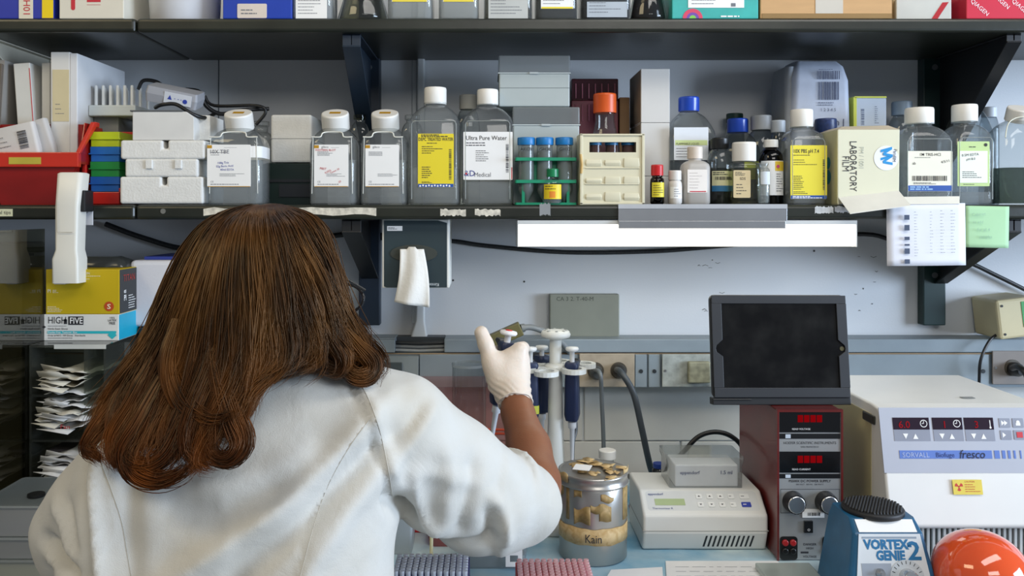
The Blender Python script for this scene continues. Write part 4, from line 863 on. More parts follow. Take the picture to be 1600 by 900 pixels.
def flask(px, label, lm, r=0.045, d=1.478):
    t = thing('glass_flask', label, 'flask', (X(px, d), d+r, ZT)); mb = MB(); mb.lathe([(r-0.004, 0), (r, 0.004), (r, 0.010), (r*0.75, 0.05), (0.017, 0.115), (0.017, 0.15)]); obj('body', mb, GLASS, t)
    mb = MB(); mb.lathe([(r-0.006, 0.002), (r-0.003, 0.008), (r*0.75-0.002, 0.05)]); obj('liquid', mb, lm, t); mb = MB(); mb.lathe([(0.0175, 0.14), (0.020, 0.14), (0.020, 0.165)]); obj('cap', mb, mat('9aa0a4', 0.4), t)
flask(562, 'conical glass flask on the upper shelf between labelled bottles', clear('b9b9a9', 1.33), 0.046)
flask(1018, 'conical flask with brown liquid beside the teal box', clear('5a4628', 1.33), 0.034)
t, hw = tbox('cardboard_box', 'teal box with a colourful print and white label on the upper shelf', 'box', 1050, 1185, 0.11, mat('2fa7a0', 0.5, var=0.12, scale=30))
lb = plate(t, -hw+0.028, hw-0.025, 0.019, 0.07, -0.0003, PAPER); put(lb, lambda m: (m.lines(-hw+0.034, hw-0.06, 0.023, 0.06, 6, -0.001, 0.0012), m.patch(hw-0.048, hw-0.040, 0.021, 0.027, -0.001)), GREY_INK)
def archs(r0, r1, c):
    def f(m):
        n = 14; cx, cz = -hw+0.036, 0.0
        for k in range(n):
            a, b = PI*k/n, PI*(k+1)/n
            m.add([(cx+r0*math.cos(a), -0.0006, cz+max(0.0006, r0*math.sin(a))), (cx+r1*math.cos(a), -0.0006, cz+max(0.0006, r1*math.sin(a))), (cx+r1*math.cos(b), -0.0006, cz+max(0.0006, r1*math.sin(b))), (cx+r0*math.cos(b), -0.0006, cz+max(0.0006, r0*math.sin(b)))], [(0, 3, 2, 1)])
    return f
put(t, archs(0.011, 0.0175, 0), mat('d23a5e', 0.5), 'print', 'pink arch'); put(t, archs(0.006, 0.011, 0), mat('6d3fa0', 0.5), 'print', 'purple arch'); put(t, archs(0.0001, 0.006, 0), mat('7cc24a', 0.5), 'print', 'green spot')
put(t, lambda m: m.lines(-hw+0.085, hw-0.004, 0.002, 0.006, 1, -0.0006, 0.0025), PAPER, 'print', 'white lettering')
t, hw = tbox('cardboard_box', 'wide brown cardboard box with clear tape on the upper shelf', 'box', 1188, 1394, 0.13, mat('c29b6c', 0.75, var=0.05, stretch=(1, 1, 6)), 0.2)
mb = MB(); mb.box(-hw+0.003, hw-0.001, -0.001, 0, 0.0005, 0.009); obj('lower_flap', mb, mat('8f7246', 0.8), t, label='darker folded edge')
plate(t, X(1274, 1.476)-X(1291, 1.476), X(1317, 1.476)-X(1291, 1.476), 0.009, 0.129, -0.0003, mat('c6c0b4', 0.3), 'tape', label='pale tape strip')
t, hw = tbox('cardboard_box', 'white box with red stripe, turned at an angle beside the red carton', 'box', 1404, 1482, 0.045, mat('d5dad8', 0.6), 0.10, rz=-0.30, d=1.50)
mb = MB(); mb.add([(0.010, -0.0005, 0.0), (0.020, -0.0005, 0.0), (0.040, -0.0005, 0.032), (0.030, -0.0005, 0.032)], [(0, 1, 2, 3)]); obj('print', mb, RED_INK, t, label='red diagonal stripe')
t, hw = tbox('cardboard_box', 'tan carton behind the white box with a red stripe', 'box', 1394, 1436, 0.10, mat('a08a66', 0.8), 0.08, d=1.53)
t, hw = tbox('cardboard_box', 'crimson carton with white diagonal lettering at the top right', 'box', 1510, 1640, 0.12, mat('c41435', 0.45, var=0.05), 0.2)
put(t, lambda m: [m.text('QIAGEN', 0.0075, -hw+0.006+k*0.036, 0.0300+(k % 2)*0.012, -0.0004, rot=-0.72, bold=0.008) for k in range(4)], mat('f0d8dc', 0.5), label='white diagonal lettering')
# ================================================================= WALL-MOUNTED THINGS
STEEL = mat('b4b6b8', 0.3, 0.85, var=0.05); WPL = mat('d9d8d0', 0.4, var=0.02)
# under-shelf lamp
d = 1.472; t = thing('shelf_lamp', 'long glowing white fluorescent lamp mounted under the lower shelf', 'lamp', (X(1074, d), d, Z(344, d)-0.0005))
hw = L(264, d)
mb = MB(); mb.box(-hw, hw, 0.0, 0.10, -0.007, 0.0); mb.box(-hw-0.0015, -hw, 0, 0.10, -0.046, 0); mb.box(hw, hw+0.0015, 0, 0.10, -0.046, 0); mb.box(-hw, hw, 0.098, 0.10, -0.046, -0.007); obj('housing', mb, mat('c9cccc', 0.4), t)
mb = MB(); mb.loft([[(x, y, z) for x, y, z in rr(0.045, 0.019, 0.012, 0.0, 4)], ], False, False) if False else None
prof = [(0.0005, -0.0075), (0.0005, -0.036), (0.010, -0.0455), (0.088, -0.0455), (0.097, -0.036), (0.097, -0.0075)]
mb.prismx(prof, -hw+0.0005, hw-0.0005); obj('diffuser', mb, emit('fffbee', 3.2), t, label='glowing white cover')
t2 = thing('lamp_clamp', 'silver metal clamp plate hooked over the shelf edge above the lamp', 'clamp', (X(1098, 1.466), 1.466, Z(345, 1.466)))
hw = L(132, 1.466); mb = MB(); mb.box(-hw, hw, 0, 0.0018, 0, L(26, 1.466)); mb.box(-hw, hw-0.004, -0.004, 0.0018, -L(12, 1.466), -0.0002); obj('plate', mb, mat('9b9da0', 0.35, 0.7, var=0.05), t2, 0.0005)
mb = MB(); mb.box(-hw, hw, -0.0012, 0, L(19, 1.466), L(26, 1.466)); obj('upper_lip', mb, mat('c9ccd0', 0.35, 0.5), t2)
# tissue box
d = 1.50; t = thing('tissue_dispenser', 'dark slate tissue box hung under the lower shelf with a white tissue out', 'tissue box', (X(649.5, d), d, Z(450, d)))
hw = L(52.5, d); H = L(107, d)
mb = MB(); mb.box(-hw, hw, 0, 0.10, 0, H); b = obj('carton', mb, mat('d9dad4', 0.6), t, 0.0015)
mb = MB(); mb.prism([(-hw+0.0035, 0.0032), (-hw+0.008, 0.001), (hw-0.004, 0.001), (hw-0.004, H-0.006), (hw-0.020, H-0.0015), (-hw+0.0035, H-0.0015)], -0.0008, 0.0001); fp = obj('front_panel', mb, mat('27373c', 0.5, var=0.08), t, label='dark slate printed face')
plate(fp, -hw+0.009, -hw+0.036, H-0.020, H-0.0115, -0.0008, PAPER, 'sticker'); put(fp, lambda m: m.lines(-hw+0.011, -hw+0.033, H-0.018, H-0.0135, 2, -0.0015, 0.0010), INK)
put(fp, lambda m: m.text('Kimtech', 0.0055, hw-0.018, 0.0085, -0.0009, rot=PI, sx=0.9, bold=0.02), mat('c9d0d2', 0.5))
cz = H-L(53, d)
mb = MB(); mb.disc(-0.003, cz, 0.0155, -0.0012, 36, 0.0012, sx=2.7); obj('window', mb, clear('a9b0ae', 1.5, 0.05, 0.5, 0.35, '8a9088'), t, label='clear oval window')
vs = []; n = 14; m_ = 18
for j in range(m_+1):
    v = j/m_
    for i in range(n+1):
        u = i/n; wd = 0.021+0.010*v
        x = -0.006+(u-0.5)*2*wd+0.004*math.sin(v*3); z = cz+0.008-0.092*v-0.010*v*u+(0.004*(1-v) if 0.3 < u < 0.7 else 0)
        y = -0.006-0.016*math.sin(min(v*1.8, 1.57))+0.005*math.sin(u*7+v*2.0)*(0.3+v)
        vs.append((x, y, z))
mb = MB(); mb.add(vs, [(j*(n+1)+i, (j+1)*(n+1)+i, (j+1)*(n+1)+i+1, j*(n+1)+i+1) for j in range(m_) for i in range(n)], True)
o = obj('tissue', mb, mat('e6e5df', 0.9, var=0.03, bump=0.3, bscale=160), t); s = o.modifiers.new('th', 'SOLIDIFY'); s.thickness = 0.0004
# conduit under the tissue box
mb = MB(); mb.loft([rr(L(14, 1.74), 0.012, 0.004, Z(531, 1.74), cx=X(655, 1.74), cy=1.737), rr(L(7, 1.74), 0.011, 0.004, Z(500, 1.74), cx=X(657, 1.74), cy=1.738), rr(L(6, 1.74), 0.010, 0.004, Z(440, 1.74), cx=X(658, 1.74), cy=1.738), rr(L(6, 1.74), 0.010, 0.004, 2.3, cx=X(658, 1.74), cy=1.738)])
tag(obj('cable_conduit', mb, mat('c9cdce', 0.5)), 'pale vertical conduit running down the wall behind the tissue box', 'conduit')
# armoured cable along the wall
ARM = mat('26282a', 0.45, var=0.5, scale=320)
cable([P(165, 350, 1.735), P(225, 372, 1.735), P(300, 390, 1.735), P(420, 385, 1.735), P(540, 366, 1.735), P(600, 368, 1.737)], 0.0055, ARM, 'dark armoured cable sloping along the wall at left under the shelf')
cable([P(590, 372, 1.738), P(700, 376, 1.74), P(760, 384, 1.74), P(880, 394, 1.74), P(1010, 393, 1.74), P(1110, 386, 1.74), P(1330, 366, 1.735), P(1400, 377, 1.735), P(1500, 405, 1.735), P(1560, 432, 1.735), P(1620, 462, 1.735)], 0.0045, ARM, 'thin dark armoured cable sagging along the wall under the lamp')
# grey plate on the wall
mb = MB(); d = 1.728; mb.box(X(859, d), X(968, d), d, YW, Z(527, d), Z(460, d)); o = tag(obj('wall_plate', mb, mat('85887c', 0.5, var=0.05), bevel=0.002), 'grey-green metal cover plate on the wall with faint writing', 'cover plate')
put(o, lambda m: m.text('CA 3 2. T-40-M', 0.0085, X(869, d), Z(470, d), d-0.0002, sx=1.0), mat('4d5048', 0.7), 'handwriting')
# raceway
RW = mat('87939a', 0.45, var=0.06); RW2 = mat('7b8890', 0.45, var=0.06)
d = 1.69
rw = thing('cable_raceway', 'grey metal cable raceway running along the wall behind the instruments', 'raceway', (0, d, Z(606, d)))
zr = lambda py: Z(py, d)-Z(606, d)
mb = MB(); mb.box(-1.6, X(617, d), 0, 0.06, zr(551), zr(531)); mb.box(-1.6, X(617, d), 0.002, 0.06, zr(531), zr(529)); obj('upper_cover', mb, RW, rw, 0.002)
mb = MB(); mb.box(X(694, d), 2.0, 0, 0.06, zr(551), zr(530)); obj('upper_cover', mb, RW, rw, 0.002)
mb = MB(); mb.box(X(617, d), X(694, d), 0.03, 0.06, zr(552), zr(530)); obj('back_channel', mb, mat('3a4044', 0.5), rw)
for k, py in enumerate((537, 543, 549)):
    mb = MB(); mb.tube([(X(612, d), 0.018, zr(py)), (X(655, d), 0.012+0.003*k, zr(py+1)), (X(700, d), 0.018, zr(py))], 0.0035, 8); obj('wire', mb, mat(('2d3032', '777b7c', '9ea2a2')[k], 0.4), rw)
xs_ = [-1300, 560, 588, 655, 760, 905, 992, 1012, 1034, 1112, 1240, 1549]
mb = MB(); mb.box(-1.6, 2.0, 0.006, 0.06, 0, zr(553)); obj('lower_channel', mb, RW2, rw, 0.001)
for a, b in ((560, 588), (655, 760), (762, 903), (992, 1011), (1013, 1032), (1112, 1240), (1242, 1546)):
    mb = MB(); mb.box(X(a, d)+0.0006, X(b, d)-0.0006, 0, 0.0058, 0.001, zr(554)); o = obj('cover_plate', mb, RW, rw, 0.001)
    if b-a < 40 or a == 1242:
        cx = X((a+b)/2 if b-a < 40 else 1536, d); mb = MB(); mb.disc(cx, zr(580), 0.004, 0.0, 12, 0.0015); obj('screw', mb, mat('4b5053', 0.4, 0.7), o)
mb = MB(); mb.box(-1.6, 2.0, 0.0045, 0.0062, zr(554), zr(552.4)); obj('lip', mb, mat('a98f6d', 0.5), rw, label='tan edge line')
def outlet(label, px0, px1, py0, py1, m, sockets, blk=None):
    t = thing('power_outlet', label, 'outlet', (X((px0+px1)/2, d), d-0.0005, Z(py1, d))); hw = L(px1-px0, d)/2; h = L(py1-py0, d)
    mb = MB(); mb.box(-hw, hw, -0.004, 0, 0, h); o = obj('face_plate', mb, m, t, 0.001)
    for sx in sockets:
        mb = MB(); mb.disc(sx, h/2, 0.0165, -0.004, 24, 0.002); so = obj('socket', mb, mat('4a443a', 0.5), o)
        mb = MB(); mb.box(sx-0.006, sx-0.004, -0.0068, -0.006, h/2, h/2+0.007); mb.box(sx+0.004, sx+0.006, -0.0068, -0.006, h/2, h/2+0.007)
        so['label'] = 'dark round socket'
    mb = MB(); mb.disc(-hw+0.006, h/2, 0.0025, -0.004, 10, 0.001); obj('screw', mb, STEEL, o)
    return t, hw, h
outlet('tan double outlet plate right of the pipette stand with two cords plugged in', 905, 991, 552, 604, mat('a39784', 0.5, var=0.15, scale=40), (X(930, d)-X(948, d), X(966, d)-X(948, d)))
t, hw, h = outlet('scuffed grey switch plate with a square yellowed block left of the tablet', 1034, 1112, 553, 604, mat('9fa5a0', 0.5, var=0.3, scale=60), ())
mb = MB(); mb.box(hw-0.050, hw-0.006, -0.016, -0.004, h*0.15, h*0.80); obj('switch_block', mb, mat('8c8b74', 0.5, var=0.35, scale=70), t, 0.003)
outlet('grey-brown outlet plate at the right edge of the picture', 1549, 1640, 548, 600, mat('7d7670', 0.5, var=0.1), (X(1580, d)-X(1594.5, d),))
t, hw, h = outlet('grey device box with a dark display, half hidden by the shoulder', 588, 654, 556, 612, mat('8f999c', 0.45, var=0.05), ())
mb = MB(); mb.box(-hw+0.004, -hw+0.052, -0.008, -0.004, 0.010, h-0.012); obj('display', mb, mat('50595c', 0.25), t, 0.001)
mb = MB(); mb.tube([(hw-0.016, -0.006, 0.016), (hw-0.012, -0.014, 0.006)], 0.004, 8); obj('toggle', mb, STEEL, t)
# plugs with cords
def plug(px, py, label, pts, m, mc, r=0.0042, big=0.013):
    t = thing('power_plug', label, 'plug', (X(px, d), d-0.007, Z(py, d))); mb = MB(); mb.M = Matrix.Rotation(PI/2, 4, 'X'); mb.lathe([(big, 0), (big*1.08, 0.006), (big, 0.016), (big*0.6, 0.028)], n=20); obj('plug_body', mb, m, t)
    mb = MB(); o = Vector(t.location); mb.tube(smoothpath([Vector(p)-o for p in pts], 7), r, 9); obj('cord', mb, mc, t); return t
GC = mat('6b7276', 0.45)
plug(930, 580, 'grey plug in the tan outlet with a thin straight grey cord', [P(930, 578, 1.655), P(938, 585, 1.62), P(940, 620, 1.63), P(943, 690, 1.64), Vector((X(943, 1.65), 1.65, ZB+0.008))], mat('3f4446', 0.45), GC, 0.0042)
plug(966, 578, 'black plug in the tan outlet with a thick dark cord curving down', [P(964, 578, 1.655), P(972, 584, 1.61), P(990, 615, 1.60), P(1003, 670, 1.60), P(1012, 712, 1.61), P(1019, 738, 1.63), Vector((X(1030, 1.66), 1.66, ZB+0.009))], mat('1d2022', 0.45), mat('3e454b', 0.45), 0.0062)
plug(1580, 575, 'black plug in the outlet at the right edge', [P(1582, 575, 1.655), P(1592, 574, 1.62), P(1606, 590, 1.60), P(1622, 650, 1.62)], mat('16181a', 0.4), CBL, 0.006)
t = thing('power_adapter', 'cream power adapter with a green mark hanging at the right edge', 'adapter', (X(1592, 1.66), 1.66, Z(528, 1.66)), 0, rot=(0, -0.12, 0))
mb = MB(); mb.box(-0.036, 0.04, 0, 0.088, 0, 0.078); b = obj('case', mb, mat('cbbf98', 0.45), t, 0.005)
mb = MB(); mb.box(0.012, 0.03, -0.001, 0, 0.020, 0.070); obj('label', mb, mat('3f9a55', 0.5), b)
for zz in (0.010, 0.066): mb = MB(); mb.disc(-0.026, zz, 0.0025, 0.0, 10, 0.001); obj('screw', mb, BLK, b)
cable([P(1567, 519, 1.68), P(1548, 530, 1.67), P(1533, 560, 1.66), P(1530, 592, 1.67), P(1530, 640, 1.69)], 0.0028, CBL, 'thin black cord hanging from the cream adapter')
# white controller hung on the left shelf edge
d = 1.42; t = thing('pipette_controller', 'tall white handset hanging on the front of the lower shelf at left', 'handset', (X(100, d), d, Z(443, d)))
mb = MB(); mb.loft([rr(L(21, d), 0.018, 0.005, 0.0, cx=0, cy=0.02), rr(L(21, d), 0.019, 0.005, L(38, d), cx=0, cy=0.02), rr(L(17.5, d), 0.017, 0.005, L(52, d), cx=0.001, cy=0.02), rr(L(18.5, d), 0.018, 0.006, L(120, d), cx=0.002, cy=0.02), rr(L(20, d), 0.018, 0.008, L(172, d), cx=0.0065, cy=0.02), rr(L(17, d), 0.015, 0.008, L(174, d), cx=0.0065, cy=0.02)])
obj('housing', mb, mat('dcdad0', 0.4, var=0.02), t)
mb = MB(); mb.tube([(-0.012, -0.0001, L(130, d)), (-0.0115, -0.0002, L(80, d)), (0.014, -0.0002, L(80, d))], 0.0005, 5); obj('seam', mb, mat('a8a395', 0.6), t)
mb = MB(); mb.box(0.020, 0.029, 0.012, 0.045, L(112, d), L(146, d)); obj('button', mb, BLK, t, 0.002)
mb = MB(); mb.box(-0.018, 0.0, 0.002, 0.038, -0.0015, 0.0); obj('tip_end', mb, mat('8a8a84', 0.5), t)
t = thing('mounting_bracket', 'small white angle bracket screwed to the shelf edge beside the handset', 'bracket', (X(131, 1.466), 1.466, Z(352, 1.466)))
mb = MB(); mb.box(-0.004, L(14, 1.466), 0, 0.0025, 0, L(42, 1.466)); o = obj('plate', mb, mat('c6c8cc', 0.4), t, 0.001)
mb = MB(); mb.box(-L(11, 1.466), 0.0, -0.010, 0, L(9, 1.466), L(33, 1.466)); obj('tab', mb, mat('c9c9d6', 0.4), t, 0.001); mb = MB(); mb.disc(0.005, 0.0235, 0.003, 0, 10, 0.0012); obj('screw', mb, STEEL, o)

# ================================================================= BENCH, LEFT SIDE
# acrylic divider panel (perpendicular to the wall) that mirrors the glove boxes
XA = X(69, 1.45)
mb = MB(); mb.box(XA-0.004, XA, 1.12, 1.452, ZB+0.0002, 1.43)
m_acr = clear('c9c9bb', 2.1, 0.015, 0.7)
tag(obj('acrylic_screen', mb, m_acr), 'upright clear acrylic panel at the left that mirrors the glove boxes', 'panel')
mb = MB(); mb.box(-1.6, XA-0.12, 1.60, 1.685, ZB+0.001, 1.40); tag(obj('storage_cabinet', mb, mat('4a483c', 0.5, var=0.15), bevel=0.004), 'drab cabinet side in the shadow behind the acrylic panel', 'cabinet')
# open acrylic shelf unit with packets
ACR = clear('d3d6cf', 1.5, 0.03, 0.5, 0.12, '8d9088')
xa, xb = XA+0.0015, X(186, 1.45); y0, y1 = 1.40, 1.62
zt = Z(529, 1.45)-0.004
un = thing('acrylic_shelf_unit', 'clear acrylic shelf unit with three tiers of paper packets at left', 'shelf unit', ((xa+xb)/2, y0, ZB+0.0005)); hw = (xb-xa)/2
tiers = [Z(615, 1.41), Z(685, 1.41), Z(762, 1.41)]
for zz in [zt]+tiers:
    mb = MB(); mb.box(-hw, hw, 0, y1-y0, zz-ZB-0.004, zz-ZB); obj('tier_board', mb, ACR, un)
mb = MB(); mb.box(-hw, -hw+0.004, 0, y1-y0, 0, zt-ZB-0.004); obj('side_panel', mb, ACR, un)
mb = MB(); mb.box(hw-0.004, hw, 0, y1-y0, 0, zt-ZB-0.004); obj('side_panel', mb, ACR, un)
mb = MB(); mb.box(X(134, 1.40)-(xa+xb)/2-0.003, X(134, 1.40)-(xa+xb)/2+0.003, 0, y1-y0, 0, zt-ZB-0.004); obj('divider', mb, ACR, un)
mb = MB(); mb.box(-hw+0.004, hw-0.004, y1-y0-0.004, y1-y0, 0, zt-ZB-0.004); obj('back_panel', mb, mat('5a594e', 0.5, var=0.1), un)
mb = MB(); mb.box(-0.022, hw, -0.001, 0.001, zt-ZB-0.006, zt-ZB+0.001); obj('front_edge', mb, mat('c9cac4', 0.3), un, label='white front edge of the top board')
PKT = mat('cdc6b4', 0.7, var=0.06, scale=30, bump=0.5, bscale=60); PK2 = mat('d8d6d2', 0.65, var=0.05, scale=30, bump=0.5, bscale=60)
def packet(label, px, pyc, dz, d, rz, ry, m, wd=0.062, ln=0.17, th=0.007, seed=0, txt=False, grp='paper packets stacked in the acrylic unit'):
    rnd = random.Random(seed+40); t = thing('paper_packet', label, 'packet', (X(px, d), d, Z(pyc, d)), 0, grp, rot=(0, ry, rz))
    nx, ny = 9, 12; top = []; bot = []
    for j in range(ny+1):
        for i in range(nx+1):
            u, v = i/nx*2-1, j/ny; e = max(0.0, (1-u*u))**0.5*min(1, 5*(v+0.02)*(1.02-v)*1.5+0.15)
            x = u*wd/2*(1+0.04*math.sin(v*9+seed)); y = v*ln+0.004*math.sin(u*4+seed)
            q = 0.0018*math.sin(u*7+v*5+seed)+0.0012*math.sin(v*17+seed*2)
            open_ = 0.5*th*(1-v*4) if v < 0.25 else 0
            top.append((x, y, th*0.5*e+q+open_)); bot.append((x, y, -th*0.5*e+q-open_*0.3))
    N = (nx+1); fs = [(j*N+i, j*N+i+1, (j+1)*N+i+1, (j+1)*N+i) for j in range(ny) for i in range(nx)]
    off = len(top); fb = [tuple(reversed([k+off for k in f])) for f in fs]
    mb = MB(); mb.add(top+bot, fs+fb, True); o = obj('wrapper', mb, m, t); s = o.modifiers.new('th', 'SOLIDIFY'); s.thickness = 0.0006
    # torn folded flap at the front
    mb = MB(); a = -wd/2*0.9; b = wd/2*rnd.uniform(0.2, 0.9)
    mb.add([(a, -0.001, th*0.8), (b, 0.002, th*0.7), (b-0.01, -0.016, th*1.2+rnd.uniform(0, 0.006)), (a+rnd.uniform(0.0, 0.012), -0.012, th*1.6)], [(0, 1, 2, 3)], True); mb.add([(a, -0.001, -th*0.5), (b, 0.002, -th*0.5), (b-0.006, -0.010, -th*0.9), (a-0.004, -0.014, -th*0.2)], [(3, 2, 1, 0)], True)
    f = obj('torn_flap', mb, m, t); s = f.modifiers.new('th', 'SOLIDIFY'); s.thickness = 0.0006
    if txt:
        put(t, lambda m_: m_.text('Fan', 0.007, wd*0.10, -0.002, -0.0165, sx=1.2), RED_INK, 'handwriting')
    return t
pk_spec = [(84, 600, 1.41, 0.25, 0.10, PKT, 'lowest packet of the top tier, opened end forward'), (98, 589, 1.42, -0.35, 0.05, PKT, 'uppermost packet of the top tier, folded corner up'),
 (100, 664, 1.405, -0.15, -0.03, PK2, 'packet with red handwriting in the middle tier'), (78, 655, 1.405, 0.3, 0.06, PKT, 'opened packet at the left of the middle tier'), (98, 644, 1.41, -0.2, 0.0, PK2, 'wide white packet near the top of the middle tier'), (100, 622, 1.42, -0.25, 0.05, PK2, 'uppermost packet of the middle tier'),
 (96, 750, 1.41, 0.45, 0.15, PK2, 'lowest packet of the bottom tier, pointing left'), (88, 731, 1.405, 0.35, 0.15, PK2, 'crumpled packet at the left of the bottom tier'), (108, 722, 1.41, -0.2, 0.0, PK2, 'packet below the dark comb in the bottom tier')]
for k, (px, py, dd, rz, ry, m, lab) in enumerate(pk_spec):
    packet('white paper '+lab, 94+(px-94)*0.35, py, 0, dd-0.035, rz*0.2, ry*0.25, m, seed=k, th=0.014, wd=0.066, txt=('handwriting' in lab))
mb = MB(); a = P(110, 709, 1.42)
for k in range(20): mb.box(a.x-0.04+k*0.0042, a.x-0.0375+k*0.0042, 1.415, 1.46, a.z-0.004, a.z)
mb.box(a.x-0.042, a.x+0.045, 1.43, 1.50, a.z-0.001, a.z+0.004); tag(obj('gel_comb', mb, mat('4a4548', 0.4)), 'dark toothed comb on top of the packets in the bottom tier', 'comb')
# glove boxes
d = 1.45; gz = zt+0.0005
t = thing('glove_box', 'white and cyan glove box reading HIGH FIVE, lower of the two', 'box', (X(127, d), d, gz)); hw = L(58.5, d); H = L(41, d)
mb = MB(); mb.box(-hw, hw, 0, 0.115, 0, H); b = obj('carton', mb, mat('dcdcd8', 0.5), t, 0.001)
mb = MB(); mb.box(hw, hw+0.0006, 0.001, 0.114, 0.001, H-0.001); obj('side_panel', mb, mat('1aa3c4', 0.45), t, label='cyan side face')
CY_ = mat('2ab4c0', 0.5, var=0)
put(b, lambda m: (m.text('HIGH', 0.0118, -hw+0.007, H-0.0155, -0.0004, sx=0.80), m.patch(-hw+0.042, -hw+0.068, H-0.0180, H-0.0035, -0.0002), m.disc(-hw+0.0372, H-0.0105, 0.0030, -0.0002, 10), m.patch(-hw+0.0345, -hw+0.0400, H-0.0165, H-0.0105, -0.0003),
   m.text('Nitrile Exam Gloves', 0.0030, -hw+0.007, H-0.0260, -0.0004, bold=0.02), m.text('Order # N012  100 Gloves   Non-Sterile', 0.0029, -hw+0.007, 0.0075, -0.0004, sx=0.95, bold=0.02), m.lines(-hw+0.007, hw-0.040, 0.0035, 0.0055, 1, -0.0004, 0.0008),
   m.lines(-hw+0.007, -hw+0.068, H-0.0205, H-0.0192, 1, -0.0004, 0.0006), m.text('100%', 0.0035, hw-0.011, H-0.0075, -0.0004, 'CENTER', sx=0.9), m.text('LATEX', 0.0036, hw-0.011, H-0.0118, -0.0004, 'CENTER', bold=0.03), m.text('FREE', 0.0044, hw-0.011, H-0.0172, -0.0004, 'CENTER', sx=0.85, bold=0.03),
   m.add([(-hw, -0.0005, H-0.0245), (-hw, -0.0005, H-0.0185), (-hw+0.004, -0.0005, H-0.0215)], [(0, 2, 1)])), INK)
put(b, lambda m: m.text('FIVE', 0.0105, -hw+0.0445, H-0.0155, -0.0009, sx=0.85, bold=0.03), PAPER, 'print', 'white letters FIVE')
put(b, lambda m: (m.patch(-hw+0.006, hw-0.004, 0.0120, 0.0165, -0.0003), m.add([(hw-0.019, -0.0006, 0.0095), (hw-0.011, -0.0006, 0.0025), (hw-0.003, -0.0006, 0.0095), (hw-0.011, -0.0006, 0.0170)], [(0, 1, 2, 3)])), CY_, 'print_block', 'cyan stripe and diamond')
put(b, lambda m: m.text('Powder-Free  Textured  Blue', 0.0030, -hw+0.007, 0.0129, -0.0009, bold=0.02), PAPER, 'print')
t = thing('glove_box', 'yellow glove box with a round orange S mark, stacked on top', 'box', (X(129, d), d, gz+H+0.0003)); hw = L(57.5, d); H2 = L(70, d)
mb = MB(); mb.box(-hw, hw, 0, 0.115, 0, H2); b = obj('carton', mb, mat('bfa406', 0.5, var=0.07, scale=5), t, 0.001)
mb = MB(); mb.box(hw, hw+0.0006, 0.001, 0.114, 0.001, H2-0.001); sp = obj('side_panel', mb, mat('26282a', 0.45), t, label='black side face')
mb = MB(); mb.M = Matrix.Translation((hw+0.0008, 0.01, 0)) @ Matrix.Rotation(PI/2, 4, 'Z'); mb.text('TITAN', 0.012, 0.004, H2-0.022, 0.0); obj('print', mb, mat('a02a22', 0.5), sp)
mb = MB(); mb.M = Matrix.Translation((hw+0.0008, 0.01, 0)) @ Matrix.Rotation(PI/2, 4, 'Z'); mb.text('es', 0.008, 0.006, H2*0.45, 0.0, bold=0.03); mb.text('Pl', 0.010, 0.006, H2*0.28, 0.0, bold=0.03); mb.lines(0.025, 0.06, 0.005, H2*0.4, 6, 0.0, 0.0012); obj('print', mb, PAPER, sp)
put(b, lambda m: m.disc(hw-0.0175, 0.0135, 0.0082, -0.0002, 30), mat('b4471a', 0.5), 'round_mark', 'orange disc'); put(b, lambda m: (m.text('S', 0.0085, hw-0.0175, 0.0092, -0.0008, 'CENTER', sx=1.25, bold=0.03), m.text('-SKIN', 0.0040, hw-0.064, H2-0.0085, -0.0004, bold=0.02), m.lines(hw-0.064, hw-0.004, H2-0.0125, H2-0.0105, 1, -0.0004, 0.0009),
   m.lines(hw-0.064, hw-0.036, H2-0.0175, H2-0.0155, 1, -0.0004, 0.0009), m.text('Pl', 0.006, -hw+0.003, H2*0.48, -0.0004, bold=0.02), m.lines(-hw+0.012, -hw+0.024, H2*0.47, H2*0.55, 3, -0.0004, 0.0009), m.lines(-hw+0.003, -hw+0.034, 0.003, 0.014, 4, -0.0004, 0.0010, 0.5)), mat('e6dfc0', 0.5), 'print', 'white print')
mb = MB(); mb.loft([rr(0.05, 0.03, 0.012, 0, cx=0, cy=0), rr(0.047, 0.028, 0.012, 0.010), rr(0.03, 0.016, 0.012, 0.018)]); o = obj('plastic_bag', mb, clear('9a9c98', 1.45, 0.15, 0.5, 0.4, '6c6f6c')); o.location = (X(160, 1.52), 1.525, gz+H+H2+0.001); tag(o, 'crumpled clear plastic bag on top of the yellow glove box', 'bag')
# white foam cooler on dark box
d = 1.52; t = thing('dark_box', 'black box under the white foam cooler beside the glove boxes', 'box', (X(262, d), d, ZB+0.0005)); mb = MB(); mb.box(-L(46, d), 0.12, 0, 0.165, 0, Z(511, d)-ZB-0.001); obj('body', mb, mat('17191b', 0.4), t, 0.003)
mb = MB(); mb.box(-L(46, d)+0.006, -L(32, d), -0.001, 0, Z(560, d)-ZB, Z(535, d)-ZB); obj('label', mb, mat('a7aaa6', 0.5), t)
t = thing('foam_cooler', 'white foam cooler box standing left of the person’s head'.replace('’', "'"), 'cooler', (X(262, d), d, Z(511, d))); mb = MB(); mb.box(-L(60, d), L(60, d), 0, 0.19, 0, L(104, d)); obj('body', mb, mat('d3d4da', 0.7, var=0.02, bump=0.1, bscale=200), t, 0.008, seg=3)
mb = MB(); mb.box(-0.05, 0.06, 0.02, 0.15, L(104, d)+0.0003, L(104, d)+0.006); obj('lid_insert', mb, mat('2c3c8c', 0.5), t)
